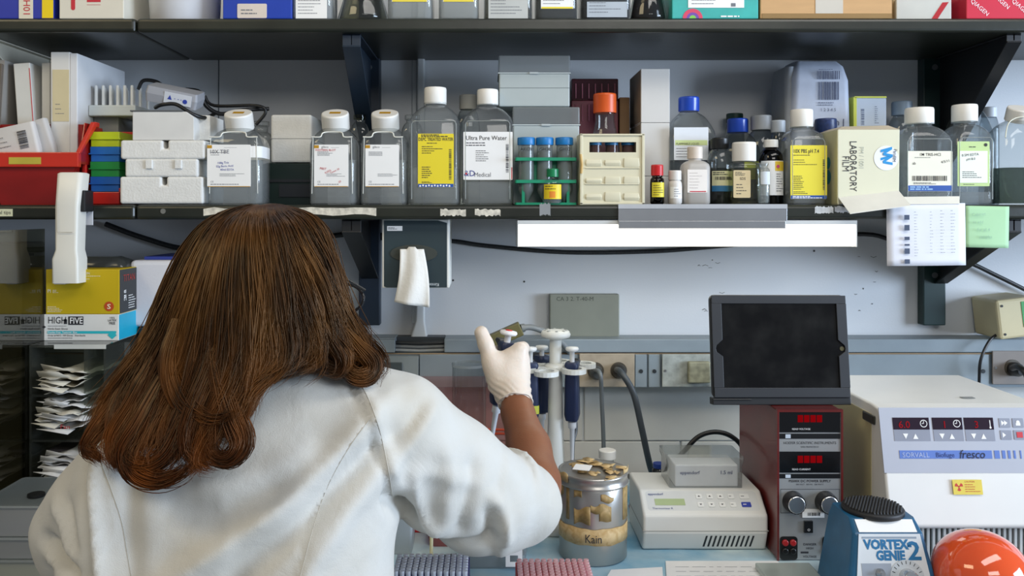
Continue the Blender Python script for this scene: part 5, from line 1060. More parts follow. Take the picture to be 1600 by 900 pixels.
# clear stacked boxes bottom-left
CB = clear('dfe3e4', 1.45, 0.05, 0.85, 0.65, 'e2e6e8')
def cstack(label, z0, z1, m, rim, px1=62, d=1.21, px0=-40):
    hw = L(px1-px0, d)/2; t = thing('clear_box', label, 'box', (X((px0+px1)/2, d), d, z0), 0.0, 'clear plastic boxes stacked at the lower left corner'); mb = MB()
    mb.loft([rr(hw-0.003, 0.06, 0.006, 0, cy=0.065), rr(hw, 0.064, 0.007, z1-z0, cy=0.065)]); obj('body', mb, m, t)
    mb = MB(); mb.loft([rr(hw+0.0015, 0.066, 0.007, z1-z0-0.003, cy=0.065), rr(hw+0.0015, 0.066, 0.007, z1-z0, cy=0.065)]); obj('rim', mb, clear('d9dcdc', 1.45, 0.05, 0.8, 0.5), t); return t, hw
za = [ZB+0.0005, Z(875, 1.21), Z(840, 1.21), Z(790, 1.21)]
t, hw = cstack('lowest clear box at lower left, holding pale yellow tips', za[0], za[1]-0.0005, CB, 1, 68)
for k in range(14):
    mb = MB(); mb.lathe([(0.0035, 0), (0.0040, 0.02), (0.0035, 0.021)], n=8); o = obj('tip', mb, mat('c9c890', 0.5), t, loc=(-hw+0.012+k*0.0066, 0.010, 0.012))
cstack('middle clear box at lower left, empty', za[1], za[2]-0.0005, CB, 1, 70)
t, hw = cstack('top clear box at lower left with blue-grey contents', za[2], za[3]-0.0005, CB, 1, 66)
mb = MB(); mb.box(-hw+0.006, hw-0.006, 0.01, 0.12, 0.002, 0.022); obj('contents', mb, mat('5a6078', 0.6, var=0.2), t)
mb = MB(); mb.lathe([(0.012, za[3]-za[2]+0.0003), (0.012, za[3]-za[2]+0.004)], cx=hw-0.03, cy=0.04); obj('lid_button', mb, BLK, t)

# ================================================================= BENCH, MIDDLE
def bput(name, label, cat, px, d, rz=0.0, group=None, z=None): return thing(name, label, cat, (X(px, d), d, ZBP if z is None else z), rz, group)
# steel jar
d = 1.333; t = bput('steel_jar', 'round steel canister with lid, wrapped in old tan tape with a name on it', 'canister', 926.5, d)
R = L(54, d)*0.985; hj = Z(768, d-0.05)-ZBP
STJ = mat('b9b6b0', 0.34, 0.85, var=0.12, scale=6, bump=0.15, bscale=14)
mb = MB(); mb.lathe([(R*0.93, 0), (R*0.985, 0.002), (R*0.985, hj-0.002), (R*0.97, hj)], n=64); b = obj('body', mb, STJ, t)
lidz = Z(732, d)-ZBP
mb = MB(); mb.lathe([(R*1.0, hj), (R*1.035, hj+0.0015), (R*1.035, hj+0.004), (R*1.0, hj+0.006), (R*1.0, lidz-0.006), (R*1.02, lidz-0.004), (R*1.01, lidz-0.0005), (R*0.94, lidz-0.0015), (R*0.5, lidz-0.002), (0.001, lidz-0.002)], n=64); ld = obj('lid', mb, STJ, t)
def tapem(h1, h2):
    m, tt, out = nt('masking_tape'); b_ = tt.nodes.new('ShaderNodeBsdfPrincipled'); tt.links.new(b_.outputs[0], out.inputs[0]); b_.inputs['Roughness'].default_value = 0.6
    tc = tt.nodes.new('ShaderNodeTexCoord'); n1 = tt.nodes.new('ShaderNodeTexNoise'); n1.inputs['Scale'].default_value = 90; n1.inputs['Detail'].default_value = 6; n1.inputs['Distortion'].default_value = 1.0
    tt.links.new(tc.outputs['Object'], n1.inputs['Vector']); r_ = tt.nodes.new('ShaderNodeValToRGB'); tt.links.new(n1.outputs[0], r_.inputs[0]); r_.color_ramp.elements[0].position = 0.35; r_.color_ramp.elements[1].position = 0.65
    r_.color_ramp.elements[0].color = (*lin(h1), 1); r_.color_ramp.elements[1].color = (*lin(h2), 1); tt.links.new(r_.outputs[0], b_.inputs['Base Color']); return m
TP = tapem('b8975f', 'd0b686'); TP2 = tapem('8f7745', 'ae9160')
def band(parent, r, a0, a1, z0, z1, m, name='tape', rag=0.0, seed=1, nz=1, label=None):
    rnd = random.Random(seed); n = max(10, int((a1-a0)*30)); mb = MB(); lo = []; hi = []
    for k in range(n+1):
        a = a0+(a1-a0)*k/n; sl = 0.004*math.sin(a*2.0) if rag else 0
        wv = lambda p_: rag*(math.sin(6*a+seed*p_)+0.6*math.sin(13*a+2.1*seed*p_)); lo.append((r*math.sin(a), -r*math.cos(a), z0+wv(1.3))); hi.append((r*math.sin(a), -r*math.cos(a), z1+wv(2.9)))
    mb.add(lo+hi, [(k, k+1, n+2+k, n+1+k) for k in range(n)], True); o = obj(name, mb, m, parent, label=label); s = o.modifiers.new('th', 'SOLIDIFY'); s.thickness = 0.0005; s.offset = 1; return o
zj = lambda py: Z(py, d-R)-ZBP
bb = band(b, R*0.99, -1.6, 1.6, zj(854), zj(828), TP, 'tape_band', 0.0006, 2, label='tan tape band with a handwritten name')
mb = MB(); mb.text('Kain', 0.013, -0.019, zj(849), -0.0012, sx=0.8); wrap(mb, R*0.99); obj('handwriting', mb, INK, bb)
for k, (a0, a1, p0, p1, s_) in enumerate(((-1.45, -1.15, 785, 765, 1), (-1.0, -0.88, 818, 768, 2), (-0.70, -0.2, 822, 796, 3), (-0.2, 0.12, 800, 788, 4), (0.05, 0.42, 818, 790, 5), (0.9, 1.45, 822, 765, 6), (0.1, 0.5, 784, 776, 7), (-0.7, -0.45, 782, 770, 8))):
    band(b, R*0.988, a0, a1, zj(p0), zj(p1), TP2, 'tape_scrap', 0.0026, s_)
for k, (a0, a1, p0, p1) in enumerate(((-1.7, -0.9, 762, 735), (0.2, 0.7, 748, 736), (0.9, 1.5, 740, 734))):
    band(ld, R*1.022, a0, a1, zj(p0), min(zj(p1), lidz), TP, 'tape_scrap', 0.002, k+20)
rnd = random.Random(9); mb = MB()
for k in range(26):
    a = rnd.uniform(0, 2*PI); rr_ = R*rnd.uniform(0.35, 0.9); cx, cy = rr_*math.cos(a), rr_*math.sin(a); q = rnd.uniform(0.006, 0.014)
    ang = rnd.uniform(0, 3); pts = []
    for i in range(6): pts.append((cx+q*rnd.uniform(0.6, 1.1)*math.cos(ang+i*PI/3), cy+q*rnd.uniform(0.5, 1.0)*math.sin(ang+i*PI/3), lidz-0.0012+rnd.uniform(0, 0.0045)))
    mb.add(pts, [tuple(range(6))], True)
o = obj('tape_layer', mb, TP, ld, label='crumpled tan tape on the lid'); s = o.modifiers.new('th', 'SOLIDIFY'); s.thickness = 0.0006
mb = MB(); mb.M = Matrix.Translation((-0.018, -0.012, lidz+0.005)) @ Matrix.Rotation(-0.3, 4, 'Z'); mb.box(-0.013, 0.013, -0.014, 0.014, 0, 0.0008); obj('sticker', mb, PAPER, ld)
# white capped bottle behind
d = 1.46; t = bput('reagent_bottle', 'small clear bottle with white ribbed cap behind the steel canister', 'bottle', 949, d, z=ZBP+0.0002)
hz = Z(703, d)-ZBP; mb = MB(); mb.lathe([(0.017, 0), (0.019, 0.002), (0.019, hz-0.04), (0.011, hz-0.022), (0.011, hz-0.01)]); obj('body', mb, GLASS, t); knurl_cap(t, L(13.5, d), 0.014, hz-0.014, WCAP)
# pipette stand
d = 1.47; cxs = 868; st = bput('pipette_stand', 'white carousel pipette stand with a mushroom-shaped top knob', 'stand', cxs, d, z=ZBP)
WST = mat('d6d9d5', 0.35, var=0.02); zz = lambda py, dd=d: Z(py, dd)-ZBP
mb = MB(); mb.lathe([(0.070, 0.0), (0.072, 0.003), (0.071, 0.012), (0.060, 0.018), (0.026, 0.026), (0.021, 0.032)], n=48); obj('base', mb, WST, st)
mb = MB(); mb.lathe([(0.021, 0.030), (0.018, 0.06), (0.0145, 0.13), (0.012, zz(590)), (0.0105, zz(560)), (0.0105, zz(530))], n=32); obj('column', mb, WST, st)
mb = MB(); mb.lathe([(0.0105, zz(531)), (0.0135, zz(529)), (0.0250, zz(526)), (0.0262, zz(522)), (0.0235, zz(517)), (0.014, zz(515.5)), (0.002, zz(515))], n=40); k_ = obj('top_knob', mb, WST, st)
for k in range(8):
    a = k*PI/4; mb = MB(); mb.box(0.016, 0.021, -0.002, 0.002, 0, 0.0008); o = obj('knob_mark', mb, mat('a5a9a6', 0.5), k_, loc=(0, 0, zz(515.8)+0.0)); o.rotation_euler = (0, 0, a)
arms = [(-1.95, 0.052), (-0.75, 0.040), (-2.9, 0.052), (0.45, 0.058), (2.3, 0.05), (1.35, 0.05)]
za_ = zz(571)
mb = MB(); mb.lathe([(0.0115, za_-0.012), (0.019, za_-0.006), (0.019, za_+0.002), (0.0115, za_+0.004)], n=28); obj('hub', mb, WST, st)
pos = []
for a, r_ in arms:
    mb = MB(); n = 20; R1, R0 = 0.021, 0.0135; cx, cy = r_*math.cos(a), r_*math.sin(a)
    a_ = a; out_, in_ = [], []
    for k in range(n+1):
        th = a_-PI+0.0+0.5+(2*PI-1.0)*0  # full ring
        th = 2*PI*k/n; out_.append((cx+R1*math.cos(th), cy+R1*math.sin(th))); in_.append((cx+R0*math.cos(th), cy+R0*math.sin(th)))
    for k in range(n):
        o1, o2, i1, i2 = out_[k], out_[k+1], in_[k], in_[k+1]; z0_, z1_ = za_-0.008, za_
        mb.add([(*o1, z0_), (*o2, z0_), (*o2, z1_), (*o1, z1_), (*i1, z0_), (*i2, z0_), (*i2, z1_), (*i1, z1_)], [(0, 1, 2, 3), (5, 4, 7, 6), (3, 2, 6, 7), (1, 0, 4, 5)], False)
    ca, sa = math.cos(a), math.sin(a); w_ = 0.008
    mb.add([(0.015*ca+w_*sa, 0.015*sa-w_*ca, z) for z in (za_-0.007, za_-0.001)]+[(0.015*ca-w_*sa, 0.015*sa+w_*ca, z) for z in (za_-0.007, za_-0.001)]+
           [((r_-R0-0.003)*ca+w_*sa, (r_-R0-0.003)*sa-w_*ca, z) for z in (za_-0.007, za_-0.001)]+[((r_-R0-0.003)*ca-w_*sa, (r_-R0-0.003)*sa+w_*ca, z) for z in (za_-0.007, za_-0.001)],
           [(1, 3, 7, 5), (0, 4, 6, 2), (0, 1, 5, 4), (2, 6, 7, 3), (0, 2, 3, 1), (4, 5, 7, 6)])
    obj('holder_arm', mb, WST, st); pos.append((X(cxs, d)+cx, d+cy))
# pipettes
PNV = mat('1a2748', 0.4, var=0.05); PMT = mat('8f9397', 0.3, 0.9)
def pipette(label, loc, top, rz=0.0, btn='dfe2e2', band_=None, rot=None, tipc=mat('d3d6da', 0.4), held=False):
    """origin at the holder; hangs down"""
    t = thing('pipette', label, 'pipette', loc, 0, None if held else 'pipettes hanging on the white stand', rot=rot or (0, 0, rz))
    mb = MB(); mb.loft([rr(0.010, 0.011, 0.005, -0.085), rr(0.0125, 0.0135, 0.006, -0.075), rr(0.0115, 0.0125, 0.006, -0.02), rr(0.0105, 0.012, 0.006, 0.003), rr(0.012, 0.014, 0.006, 0.010), rr(0.010, 0.012, 0.006, 0.015)]); obj('handle', mb, PNV, t)
    mb = MB(); mb.loft([rr(0.009, 0.006, 0.004, 0.006, cy=0.012), rr(0.009, 0.014, 0.005, 0.012, cy=0.020), rr(0.007, 0.005, 0.003, 0.016, cy=0.028)]); obj('finger_hook', mb, mat('14171d', 0.4), t)
    mb = MB(); mb.lathe([(0.0042, 0.0145), (0.0042, top-0.008), (0.010, top-0.006), (0.0115, top-0.003), (0.0105, top), (0.002, top+0.0008)], n=24); o = obj('plunger', mb, mat(btn, 0.35), t)
    if held: o.scale = (1.25, 1.25, 1.0)
    if held: mb = MB(); mb.lathe([(0.0045, top+0.0009), (0.0045, top+0.0016), (0.001, top+0.0018)], n=16); obj('button_dot', mb, mat('d8281e', 0.4), o, label='red button centre')
    mb = MB(); mb.lathe([(0.0072, -0.088), (0.0072, -0.098), (0.0045, -0.100), (0.0030, -0.150), (0.0018, -0.175)], n=18); obj('tip_cone', mb, tipc, t)
    mb = MB(); mb.tube(smoothpath([(0.004, 0.010, -0.083), (0.005, 0.011, -0.105), (0.001, 0.006, -0.125), (0.0, 0.005, -0.165)], 4), 0.0028, 8); mb.lathe([(0.0042, -0.158), (0.0042, -0.164)], n=12); obj('ejector_arm', mb, PMT, t)
    if band_: mb = MB(); mb.loft([rr(0.0128, 0.0138, 0.006, -0.072), rr(0.0128, 0.0138, 0.006, -0.058)], False, False); obj('grip_band', mb, band_, t, label='yellow-green band')
    return t
zh = ZBP+za_
pipette('dark blue pipette with a yellow-green band, next to the gloved wrist', (pos[2][0]+0.006, pos[2][1]-0.004, zh-0.006), 0.040, 0.3, band_=mat('b9bd3a', 0.5))
pipette('dark blue pipette hanging behind the column of the stand, on its left', (pos[4][0]+0.012, pos[4][1], zh-0.004), 0.032, 0.5)
pipette('dark blue pipette hanging right of the stand column, small white plunger', (pos[1][0]-0.002, pos[1][1]+0.012, zh-0.006), 0.040, -0.3)
# connector block on the wall behind the hand with a grey hose
t = thing('hose_connector', 'olive connector block with a bent grey hose behind the gloved hand', 'connector', P(789, 524, 1.62), 0, rot=(0, -0.42, 0))
mb = MB(); mb.box(-0.042, 0.034, -0.012, 0.012, -0.013, 0.013); mb.box(-0.052, -0.042, -0.008, 0.008, -0.008, 0.008); obj('block', mb, mat('6f6b45', 0.5, var=0.08), t, 0.002)
mb = MB(); mb.tube(smoothpath([(0.033, 0, 0.0), (0.055, 0.01, -0.010), (0.085, 0.03, -0.045), (0.100, 0.06, -0.085), (0.101, 0.085, -0.10)], 6), 0.0058, 10); mb.tube([(0.033, 0, 0), (0.04, 0.002, -0.002)], 0.008, 10); obj('hose', mb, mat('7e8384', 0.45), t)
# pink tinted acrylic tray behind the arm
d = 1.56; t = bput('acrylic_tank', 'pink-tinted clear acrylic tank with red-orange rods behind the white sleeve', 'tank', 715, d, z=ZB+0.0005); hw = L(82, d); H = Z(605, d)-ZB
PK = clear('f8e9e8', 1.45, 0.04, 0.9, 0.05, 'ecc8c4')
mb = MB(); mb.box(-hw, hw, 0, 0.003, 0, H); obj('front_pane', mb, PK, t); mb = MB(); mb.box(-hw, hw, 0.10, 0.103, 0, H); obj('back_pane', mb, PK, t); mb = MB(); mb.box(-hw, -hw+0.003, 0.003, 0.10, 0, H); obj('side_pane', mb, PK, t); mb = MB(); mb.box(hw-0.003, hw, 0.003, 0.10, 0, H); obj('side_pane', mb, PK, t)
for py in (671, 677): mb = MB(); mb.tube([(-0.02, -0.006, Z(py-2, d)-ZB), (hw+0.004, -0.006, Z(py, d)-ZB)], 0.0022, 8); obj('rod', mb, mat('d8502e', 0.4), t, label='red-orange rod')
d = 1.50; t = bput('clear_tube_holder', 'tall clear plastic cylinder behind the sleeve, left of the hand', 'cylinder', 733, d, z=ZB+0.0005); mb = MB(); mb.lathe([(0.030, 0), (0.030, Z(568, d)-ZB)], n=28, cap1=False); obj('body', mb, clear('eef0f0', 1.45, 0.04, 0.75), t); mb = MB(); mb.lathe([(0.0312, Z(572, d)-ZB), (0.0312, Z(568, d)-ZB)], n=28, cap0=False, cap1=False); obj('rim', mb, clear('e0e4e4', 1.5, 0.03, 0.7, 0.3), t)
# things under the arm
d = 1.33; t = bput('tip_waste_box', 'grey-white plastic container right of the armpit on the bench', 'container', 628, d); mb = MB(); q = L(17, d)
mb.loft([rr(q-0.002, 0.03, 0.004, 0, cy=0.03), rr(q, 0.033, 0.005, 0.055, cy=0.033), rr(q+0.0015, 0.035, 0.005, Z(803, d)-ZBP-0.001, cy=0.034)]); obj('body', mb, mat('aab0b2', 0.35, 0.2), t); mb = MB(); mb.loft([rr(q+0.002, 0.0355, 0.005, Z(803, d)-ZBP-0.001, cy=0.034), rr(q+0.002, 0.0355, 0.005, Z(803, d)-ZBP+0.001, cy=0.034)]); obj('rim', mb, mat('6f6a66', 0.5), t)
d = 1.42; t = bput('tube_rack', 'bright red tube rack seen between the body and the sleeve', 'rack', 662, d); RD = mat('c2101c', 0.35, coat=0.3); q = L(26, d); H = Z(795, d)-ZBP
mb = MB(); mb.box(-q, q, 0, 0.05, 0, 0.004); mb.box(-q, q, 0.045, 0.05, 0.004, H); mb.box(-q, q, 0, 0.05, H-0.004, H); mb.box(-q, -q+0.004, 0, 0.05, 0.004, H); mb.box(q-0.004, q, 0, 0.05, 0.004, H); obj('frame', mb, RD, t)
for k, x in enumerate((-0.012, 0.014)): mb = MB(); mb.lathe([(0.001, 0.006), (0.0085, 0.022), (0.0085, H-0.0045)], cx=x, cy=0.022, n=16); obj('tube', mb, clear('d98a98', 1.45, 0.05, 0.5, 0.4, 'b03a50'), t)
d = 1.36; t = bput('plastic_bag', 'crumpled clear pink bag lying under the sleeve', 'bag', 697, d); mb = MB(); mb.loft([rr(0.028, 0.03, 0.01, 0, cy=0.03), rr(0.030, 0.032, 0.012, 0.015, cy=0.03), rr(0.022, 0.02, 0.01, 0.038, cy=0.035), rr(0.01, 0.012, 0.006, 0.048, cy=0.035)]); obj('bag', mb, clear('e7bcc0', 1.45, 0.12, 0.6, 0.35, 'd9a0a0'), t)
mb = MB(); a = Vector((X(675, 1.30), 1.30, ZBP+0.0045)); b_ = Vector((X(713, 1.31), 1.31, ZBP+0.0045)); mb.tube([a, a.lerp(b_, 0.12), a.lerp(b_, 0.13), b_], [0.0035, 0.0035, 0.0045, 0.0045], 10); tag(obj('marker_pen', mb, mat('14110d', 0.35)), 'short black marker lying beside the clear box under the sleeve', 'pen')
mb = MB(); mb.tube([(X(674, 1.315), 1.315, ZBP+0.004), (X(674, 1.33), 1.335, ZBP+0.055)], 0.0028, 8); tag(obj('glass_stick', mb, mat('d9d2a8', 0.4)), 'thin cream stick standing beside the red rack', 'stick')
# clear box with water and tag
d = 1.27; t = bput('clear_tray', 'clear rectangular plastic tray of liquid with a white square tag', 'tray', 770, d); q = L(55, d)
mb = MB(); mb.loft([rr(q-0.004, 0.035, 0.006, 0, cy=0.04), rr(q, 0.04, 0.007, 0.038, cy=0.04)], cap1=False); obj('body', mb, clear('f0f3f4', 1.5, 0.04, 0.6, 0.2, 'dfe5e8'), t)
mb = MB(); mb.loft([rr(q+0.002, 0.042, 0.007, 0.036, cy=0.04), rr(q+0.002, 0.042, 0.007, 0.0395, cy=0.04)], cap0=False, cap1=False); obj('rim', mb, clear('e8ecec', 1.5, 0.03, 0.7, 0.4), t)
mb = MB(); mb.loft([rr(q-0.007, 0.033, 0.005, 0.002, cy=0.04), rr(q-0.005, 0.036, 0.005, 0.020, cy=0.04)]); obj('liquid', mb, clear('e6ecee', 1.33, 0.02, 0.8, 0.4, 'ccd4d8'), t)
mb = MB(); x_ = X(803, d)-X(770, d)
for a_, b_2, c_, e_ in ((-0.0125, 0.0125, 0.006, 0.013), (-0.0125, 0.0125, 0.023, 0.031), (-0.0125, -0.006, 0.013, 0.023), (0.006, 0.0125, 0.013, 0.023)): mb.box(x_+a_, x_+b_2, -0.0025, -0.0012, c_, e_)
obj('tag', mb, PAPER, t, label='white square frame tag')
# tip racks at the bottom edge
def tiprack(label, px, d, rows, colm, tipm, tlabel, grp, q, H=0.036, zt_=0.022, pitch=0.0087):
    t = bput('tip_rack', label, 'rack', px, d, rz=0.0); mb = MB(); mb.loft([rr(q, 0.038, 0.003, 0, cy=0.038), rr(q-0.001, 0.037, 0.003, H-0.012, cy=0.038)], smooth=False); obj('box', mb, colm, t)
    mb = MB(); mb.loft([rr(q-0.001, 0.037, 0.003, H-0.0118, cy=0.038), rr(q-0.001, 0.037, 0.003, H-0.008, cy=0.038)], smooth=False); obj('deck', mb, colm, t)
    first = None; nx = 12
    for j in range(rows):
        for i in range(nx):
            loc = (t.location.x+(i-(nx-1)/2)*pitch*0.98, t.location.y+0.006+j*0.009, t.location.z+H-0.008)
            if first is None:
                first = thing('pipette_tip', tlabel, 'pipette tip', loc, 0, grp); mb = MB()
                mb.lathe([(0.0030, 0), (0.0030, 0.001), (0.0036, 0.003), (0.0036, zt_-0.0035), (0.0039, zt_-0.003), (0.0036, zt_)], n=12); obj('shaft', mb, tipm, first)
            else: dup(first, loc, tlabel)
    return t
tiprack('dark violet rack of clear pipette tips at the bottom edge', 672, 1.14, 7, mat('2a2470', 0.4, var=0.05), clear('f2f3f6', 1.45, 0.06, 0.9, 0.7, 'eceef4'), 'clear pipette tip standing in the dark violet rack', 'clear tips in the violet rack', 0.053, 0.050, 0.010)
tiprack('red rack of pale pink pipette tips at the bottom edge', 869, 1.13, 7, mat('c22a30', 0.4, var=0.05), clear('f8e2e4', 1.45, 0.1, 0.9, 0.7, 'f6d2d5'), 'pale pink pipette tip standing in the red rack', 'pink tips in the red rack', 0.053, 0.047, 0.010)
# thermomixer
d = 1.335; cxp = 1103; t = bput('thermomixer', 'white heated tube shaker with keypad, display and slanted vents', 'shaker', cxp, d, z=ZBP); hw = L(97.5, d)
TMW = mat('d9dad6', 0.4, var=0.015)
mb = MB(); prof = [(0.012, 0.0), (0.0, 0.030), (0.0, 0.058), (0.006, 0.0625), (0.040, 0.086), (0.135, 0.086), (0.135, 0.0)]
mb.prismx([(y, z) for y, z in prof], -hw, hw)
b = obj('housing', mb, TMW, t, 0.004, seg=3)
mb = MB(); mb.box(-hw-0.0006, hw+0.0006, -0.0006, 0.13, 0.0335, 0.0345); obj('seam', mb, mat('9a9b98', 0.6), b)
ang = -math.atan2(0.034, 0.0235)
pn = thing('tmp', 'x', 'x', (0, 0, 0)); bpy.data.objects.remove(pn)
mb = MB(); mb.loft([[(x, -0.0008 if 1 else 0, z) for x, z, _ in rr(hw-0.009, 0.0185, 0.005, 0, 4, 0, 0.0215)][::-1], [(x, 0.001, z) for x, z, _ in rr(hw-0.009, 0.0185, 0.005, 0, 4, 0, 0.0215)][::-1]], smooth=False)
pa = obj('control_panel', mb, mat('cdd0cf', 0.45), t, loc=(0, 0.0055, 0.0612), rot=(ang, 0, 0))
plate(pa, -hw+0.022, -hw+0.070, 0.013, 0.025, -0.0008, mat('a7b78a', 0.3), 'display', label='pale green display')
put(pa, lambda m: (m.text('eppendorf', 0.0042, -hw+0.013, 0.032, -0.0010, bold=0.02), m.text('Thermomixer R', 0.0036, -hw+0.016, 0.0055, -0.0010)), mat('3a4a86', 0.6), label='blue lettering')
for i in range(5):
    for j in range(2):
        w_ = 0.0048 if i < 4 else 0.0075; x_ = -0.004+i*0.0172+(0.004 if i == 4 else 0); z_ = 0.0295-j*0.0155
        dark = (i == 4 and j == 1); o = plate(pa, x_-w_, x_+w_, z_-0.0045, z_+0.0045, -0.0008, mat('2c3fa0', 0.45) if dark else mat('dfe1df', 0.45), 'button', 0.001, 0.0012, label='blue button' if dark else None)
        if i < 3: s_ = 1 if j == 0 else -1; put(o, lambda m: m.add([(x_-0.0022, -0.002, z_-0.0012*s_), (x_+0.0022, -0.002, z_-0.0012*s_), (x_, -0.002, z_+0.0016*s_)], [(0, 1, 2)]), INK)
        else: put(o, lambda m: m.lines(x_-w_*0.7, x_+w_*0.8, z_-0.001, z_+0.001, 1, -0.0019, 0.0013), PAPER if dark else GREY_INK)
for k in range(11):
    mb = MB(); x_ = X(1103+(k)*7.3, d)-X(cxp, d)+0.001; mb.prism([(x_-0.0040, 0.006), (x_-0.0010, 0.006), (x_+0.0025, 0.026), (x_-0.0005, 0.026)], -0.0004, 0.0008)
    # slits follow the lower front face, which slopes back
    mb.v = [(a, y+0.012*(1-c/0.030), c) for a, y, c in mb.v]; obj('vent_slit', mb, mat('23262a', 0.6), b)
# tube block with clear lid
t = thing('tube_block', 'clear lidded 1.5 ml tube block standing on top of the white shaker', 'tube block', (X(1103, 1.385), 1.385, ZBP+0.0862)); hw = L(57, 1.385)
mb = MB(); mb.box(-hw+0.010, hw-0.006, 0.004, 0.065, 0, 0.036); b = obj('block', mb, mat('e4e6e8', 0.4), t, 0.002); put(b, lambda m: (m.text('eppendorf', 0.0055, -hw+0.018, 0.021, 0.0034, bold=0.02), m.text('1.5 ml', 0.0060, hw-0.036, 0.021, 0.0034, bold=0.03)), mat('28366e', 0.6), label='blue lettering')
mb = MB(); mb.loft([rr(hw, 0.036, 0.004, 0.0, cy=0.034), rr(hw, 0.036, 0.005, 0.035, cy=0.034), rr(hw+0.003, 0.038, 0.006, 0.043, cy=0.034), rr(hw+0.003, 0.038, 0.006, 0.050, cy=0.034)]); obj('lid', mb, clear('f0f2f2', 1.5, 0.05, 0.5, 0.14, 'd0d4d6'), t)
cable([P(1040, 735, 1.60), P(1068, 706, 1.60), P(1092, 682, 1.60), P(1120, 675, 1.60), P(1146, 684, 1.60), P(1162, 706, 1.60), P(1168, 760, 1.60), Vector((X(1176, 1.60), 1.60, ZB+0.006))], 0.0045, CBL, 'black cord arching over the clear tube block')
d = 1.56; t = bput('vial', 'little dark vial with a blue cap behind the shaker', 'vial', 1030, d, z=ZB+0.0005); hz = Z(724, d)-ZB; mb = MB(); mb.lathe([(0.012, 0), (0.013, 0.002), (0.013, hz-0.012), (0.009, hz-0.008)]); obj('body', mb, clear('7c7f80', 1.5, 0.05, 0.4, 0.3, '55585a'), t); mb = MB(); mb.lathe([(0.011, hz-0.008), (0.0115, hz-0.007), (0.0115, hz)]); obj('cap', mb, mat('1e3f96', 0.4), t)
# power supply
d = 1.304; t = bput('power_supply', 'tall red-brown electrophoresis power supply with twin red displays', 'power supply', 1266, d, z=ZBP); hw = L(50.5, d); H = Z(641, d)-ZBP
RB = mat('5d1613', 0.35, var=0.1, coat=0.3)
mb = MB(); mb.box(-hw, hw, 0.004, 0.20, 0.0, H); cs = obj('case', mb, RB, t, 0.002)
mb = MB(); mb.box(-hw-0.001, hw+0.001, 0.0, 0.006, H-0.003, H+0.001); mb.box(-hw-0.001, -hw+0.002, 0.0, 0.006, 0, H-0.003); mb.box(hw-0.002, hw+0.001, 0, 0.006, 0, H-0.003); obj('bezel', mb, RB, t)
mb = MB(); mb.box(-hw+0.002, hw-0.002, 0.002, 0.0045, 0.001, H-0.003); fp = obj('front_panel', mb, mat('a9abab', 0.35, 0.5, var=0.04), t)
zp = lambda py: Z(py, d)-ZBP
LED = emit('a80c14', 0.55)
def disp(p0, p1, txt, seed):
    o = plate(fp, -hw+0.003, hw-0.003, zp(p1), zp(p0), 0.002, mat('101113', 0.15), 'display', 0.0008)
    mid = (zp(p0)+zp(p1))/2
    for k in range(4): 
        q = plate(o, -0.019+k*0.0098, -0.0108+k*0.0098, mid-0.001, mid+0.010, 0.0010, LED, 'digit', 0.0003)
    put(o, lambda m: m.text(txt, 0.0028, -hw+0.022, zp(p1)+0.004, 0.0010, bold=0.02), mat('c9c9c9', 0.5)); return o
disp(642, 676, 'READ VOLTAGE', 1); disp(706, 739, 'READ CURRENT', 2)
for p0, p1 in ((678, 686), (741, 748)):
    o = plate(fp, -hw+0.003, hw-0.003, zp(p1), zp(p0), 0.002, mat('17181a', 0.3), 'strip', 0.0006); plate(o, -hw+0.012, -hw+0.020, zp(p1)+0.001, zp(p0)-0.001, 0.0014, mat('b9c4d0', 0.4), 'lamp', 0.0005)
put(fp, lambda m: (m.text('HOEFER SCIENTIFIC INSTRUMENTS', 0.0040, 0, zp(694.5), 0.0019, 'CENTER', sx=0.93), m.text('SAN FRANCISCO', 0.0026, 0, zp(700), 0.0019, 'CENTER'), m.text('PS500X DC POWER SUPPLY', 0.0038, 0, zp(754), 0.0019, 'CENTER', bold=0.04),
   m.text('500 VOLT   400 MA   200 WATT', 0.0022, 0, zp(758.5), 0.0019, 'CENTER'), m.text('DANGER', 0.0036, 0, zp(853), 0.0019, 'CENTER', bold=0.03), m.text('HIGH', 0.0034, 0, zp(859), 0.0019, 'CENTER', bold=0.02), m.text('VOLTAGE', 0.0034, 0, zp(872), 0.0019, 'CENTER', bold=0.02), m.lines(-0.014, 0.014, zp(866), zp(862), 1, 0.0019, 0.003)), INK)
mb = MB(); f_ = [(-hw+0.005, zp(802)), (hw-0.004, zp(802)), (hw-0.004, zp(765)), (-hw+0.005, zp(765)), (-hw+0.005, zp(802))]; mb.tube([(x, 0.0018, z) for x, z in f_], 0.0004, 4); obj('frame_line', mb, INK, fp)
for sx in (-1, 1):
    mb = MB(); mb.M = Matrix.Translation((X(1266+sx*25.5-1, d)-X(1266, d), 0.002, zp(784))) @ Matrix.Rotation(PI/2, 4, 'X')
    mb.loft([circ(0.0165, 0, 36), circ(0.0165, 0.004, 36, alt=0.05), circ(0.015, 0.016, 36, alt=0.05)]); k_ = obj('knob', mb, mat('1a1b1d', 0.35), t)
    mb2 = MB(); mb2.M = mb.M; mb2.lathe([(0.0132, 0.0161), (0.0132, 0.0175), (0.0118, 0.018)], n=32); obj('knob_face', mb2, mat('c4c6c8', 0.25, 0.9), k_, label='brushed metal disc')
plate(fp, -0.012, 0.022, zp(809), zp(796), 0.0012, PAPER, 'sticker', 0.001); put(fp, lambda m: m.bars(-0.004, 0.016, zp(806), zp(801), 12, 0.0001), INK, 'barcode')
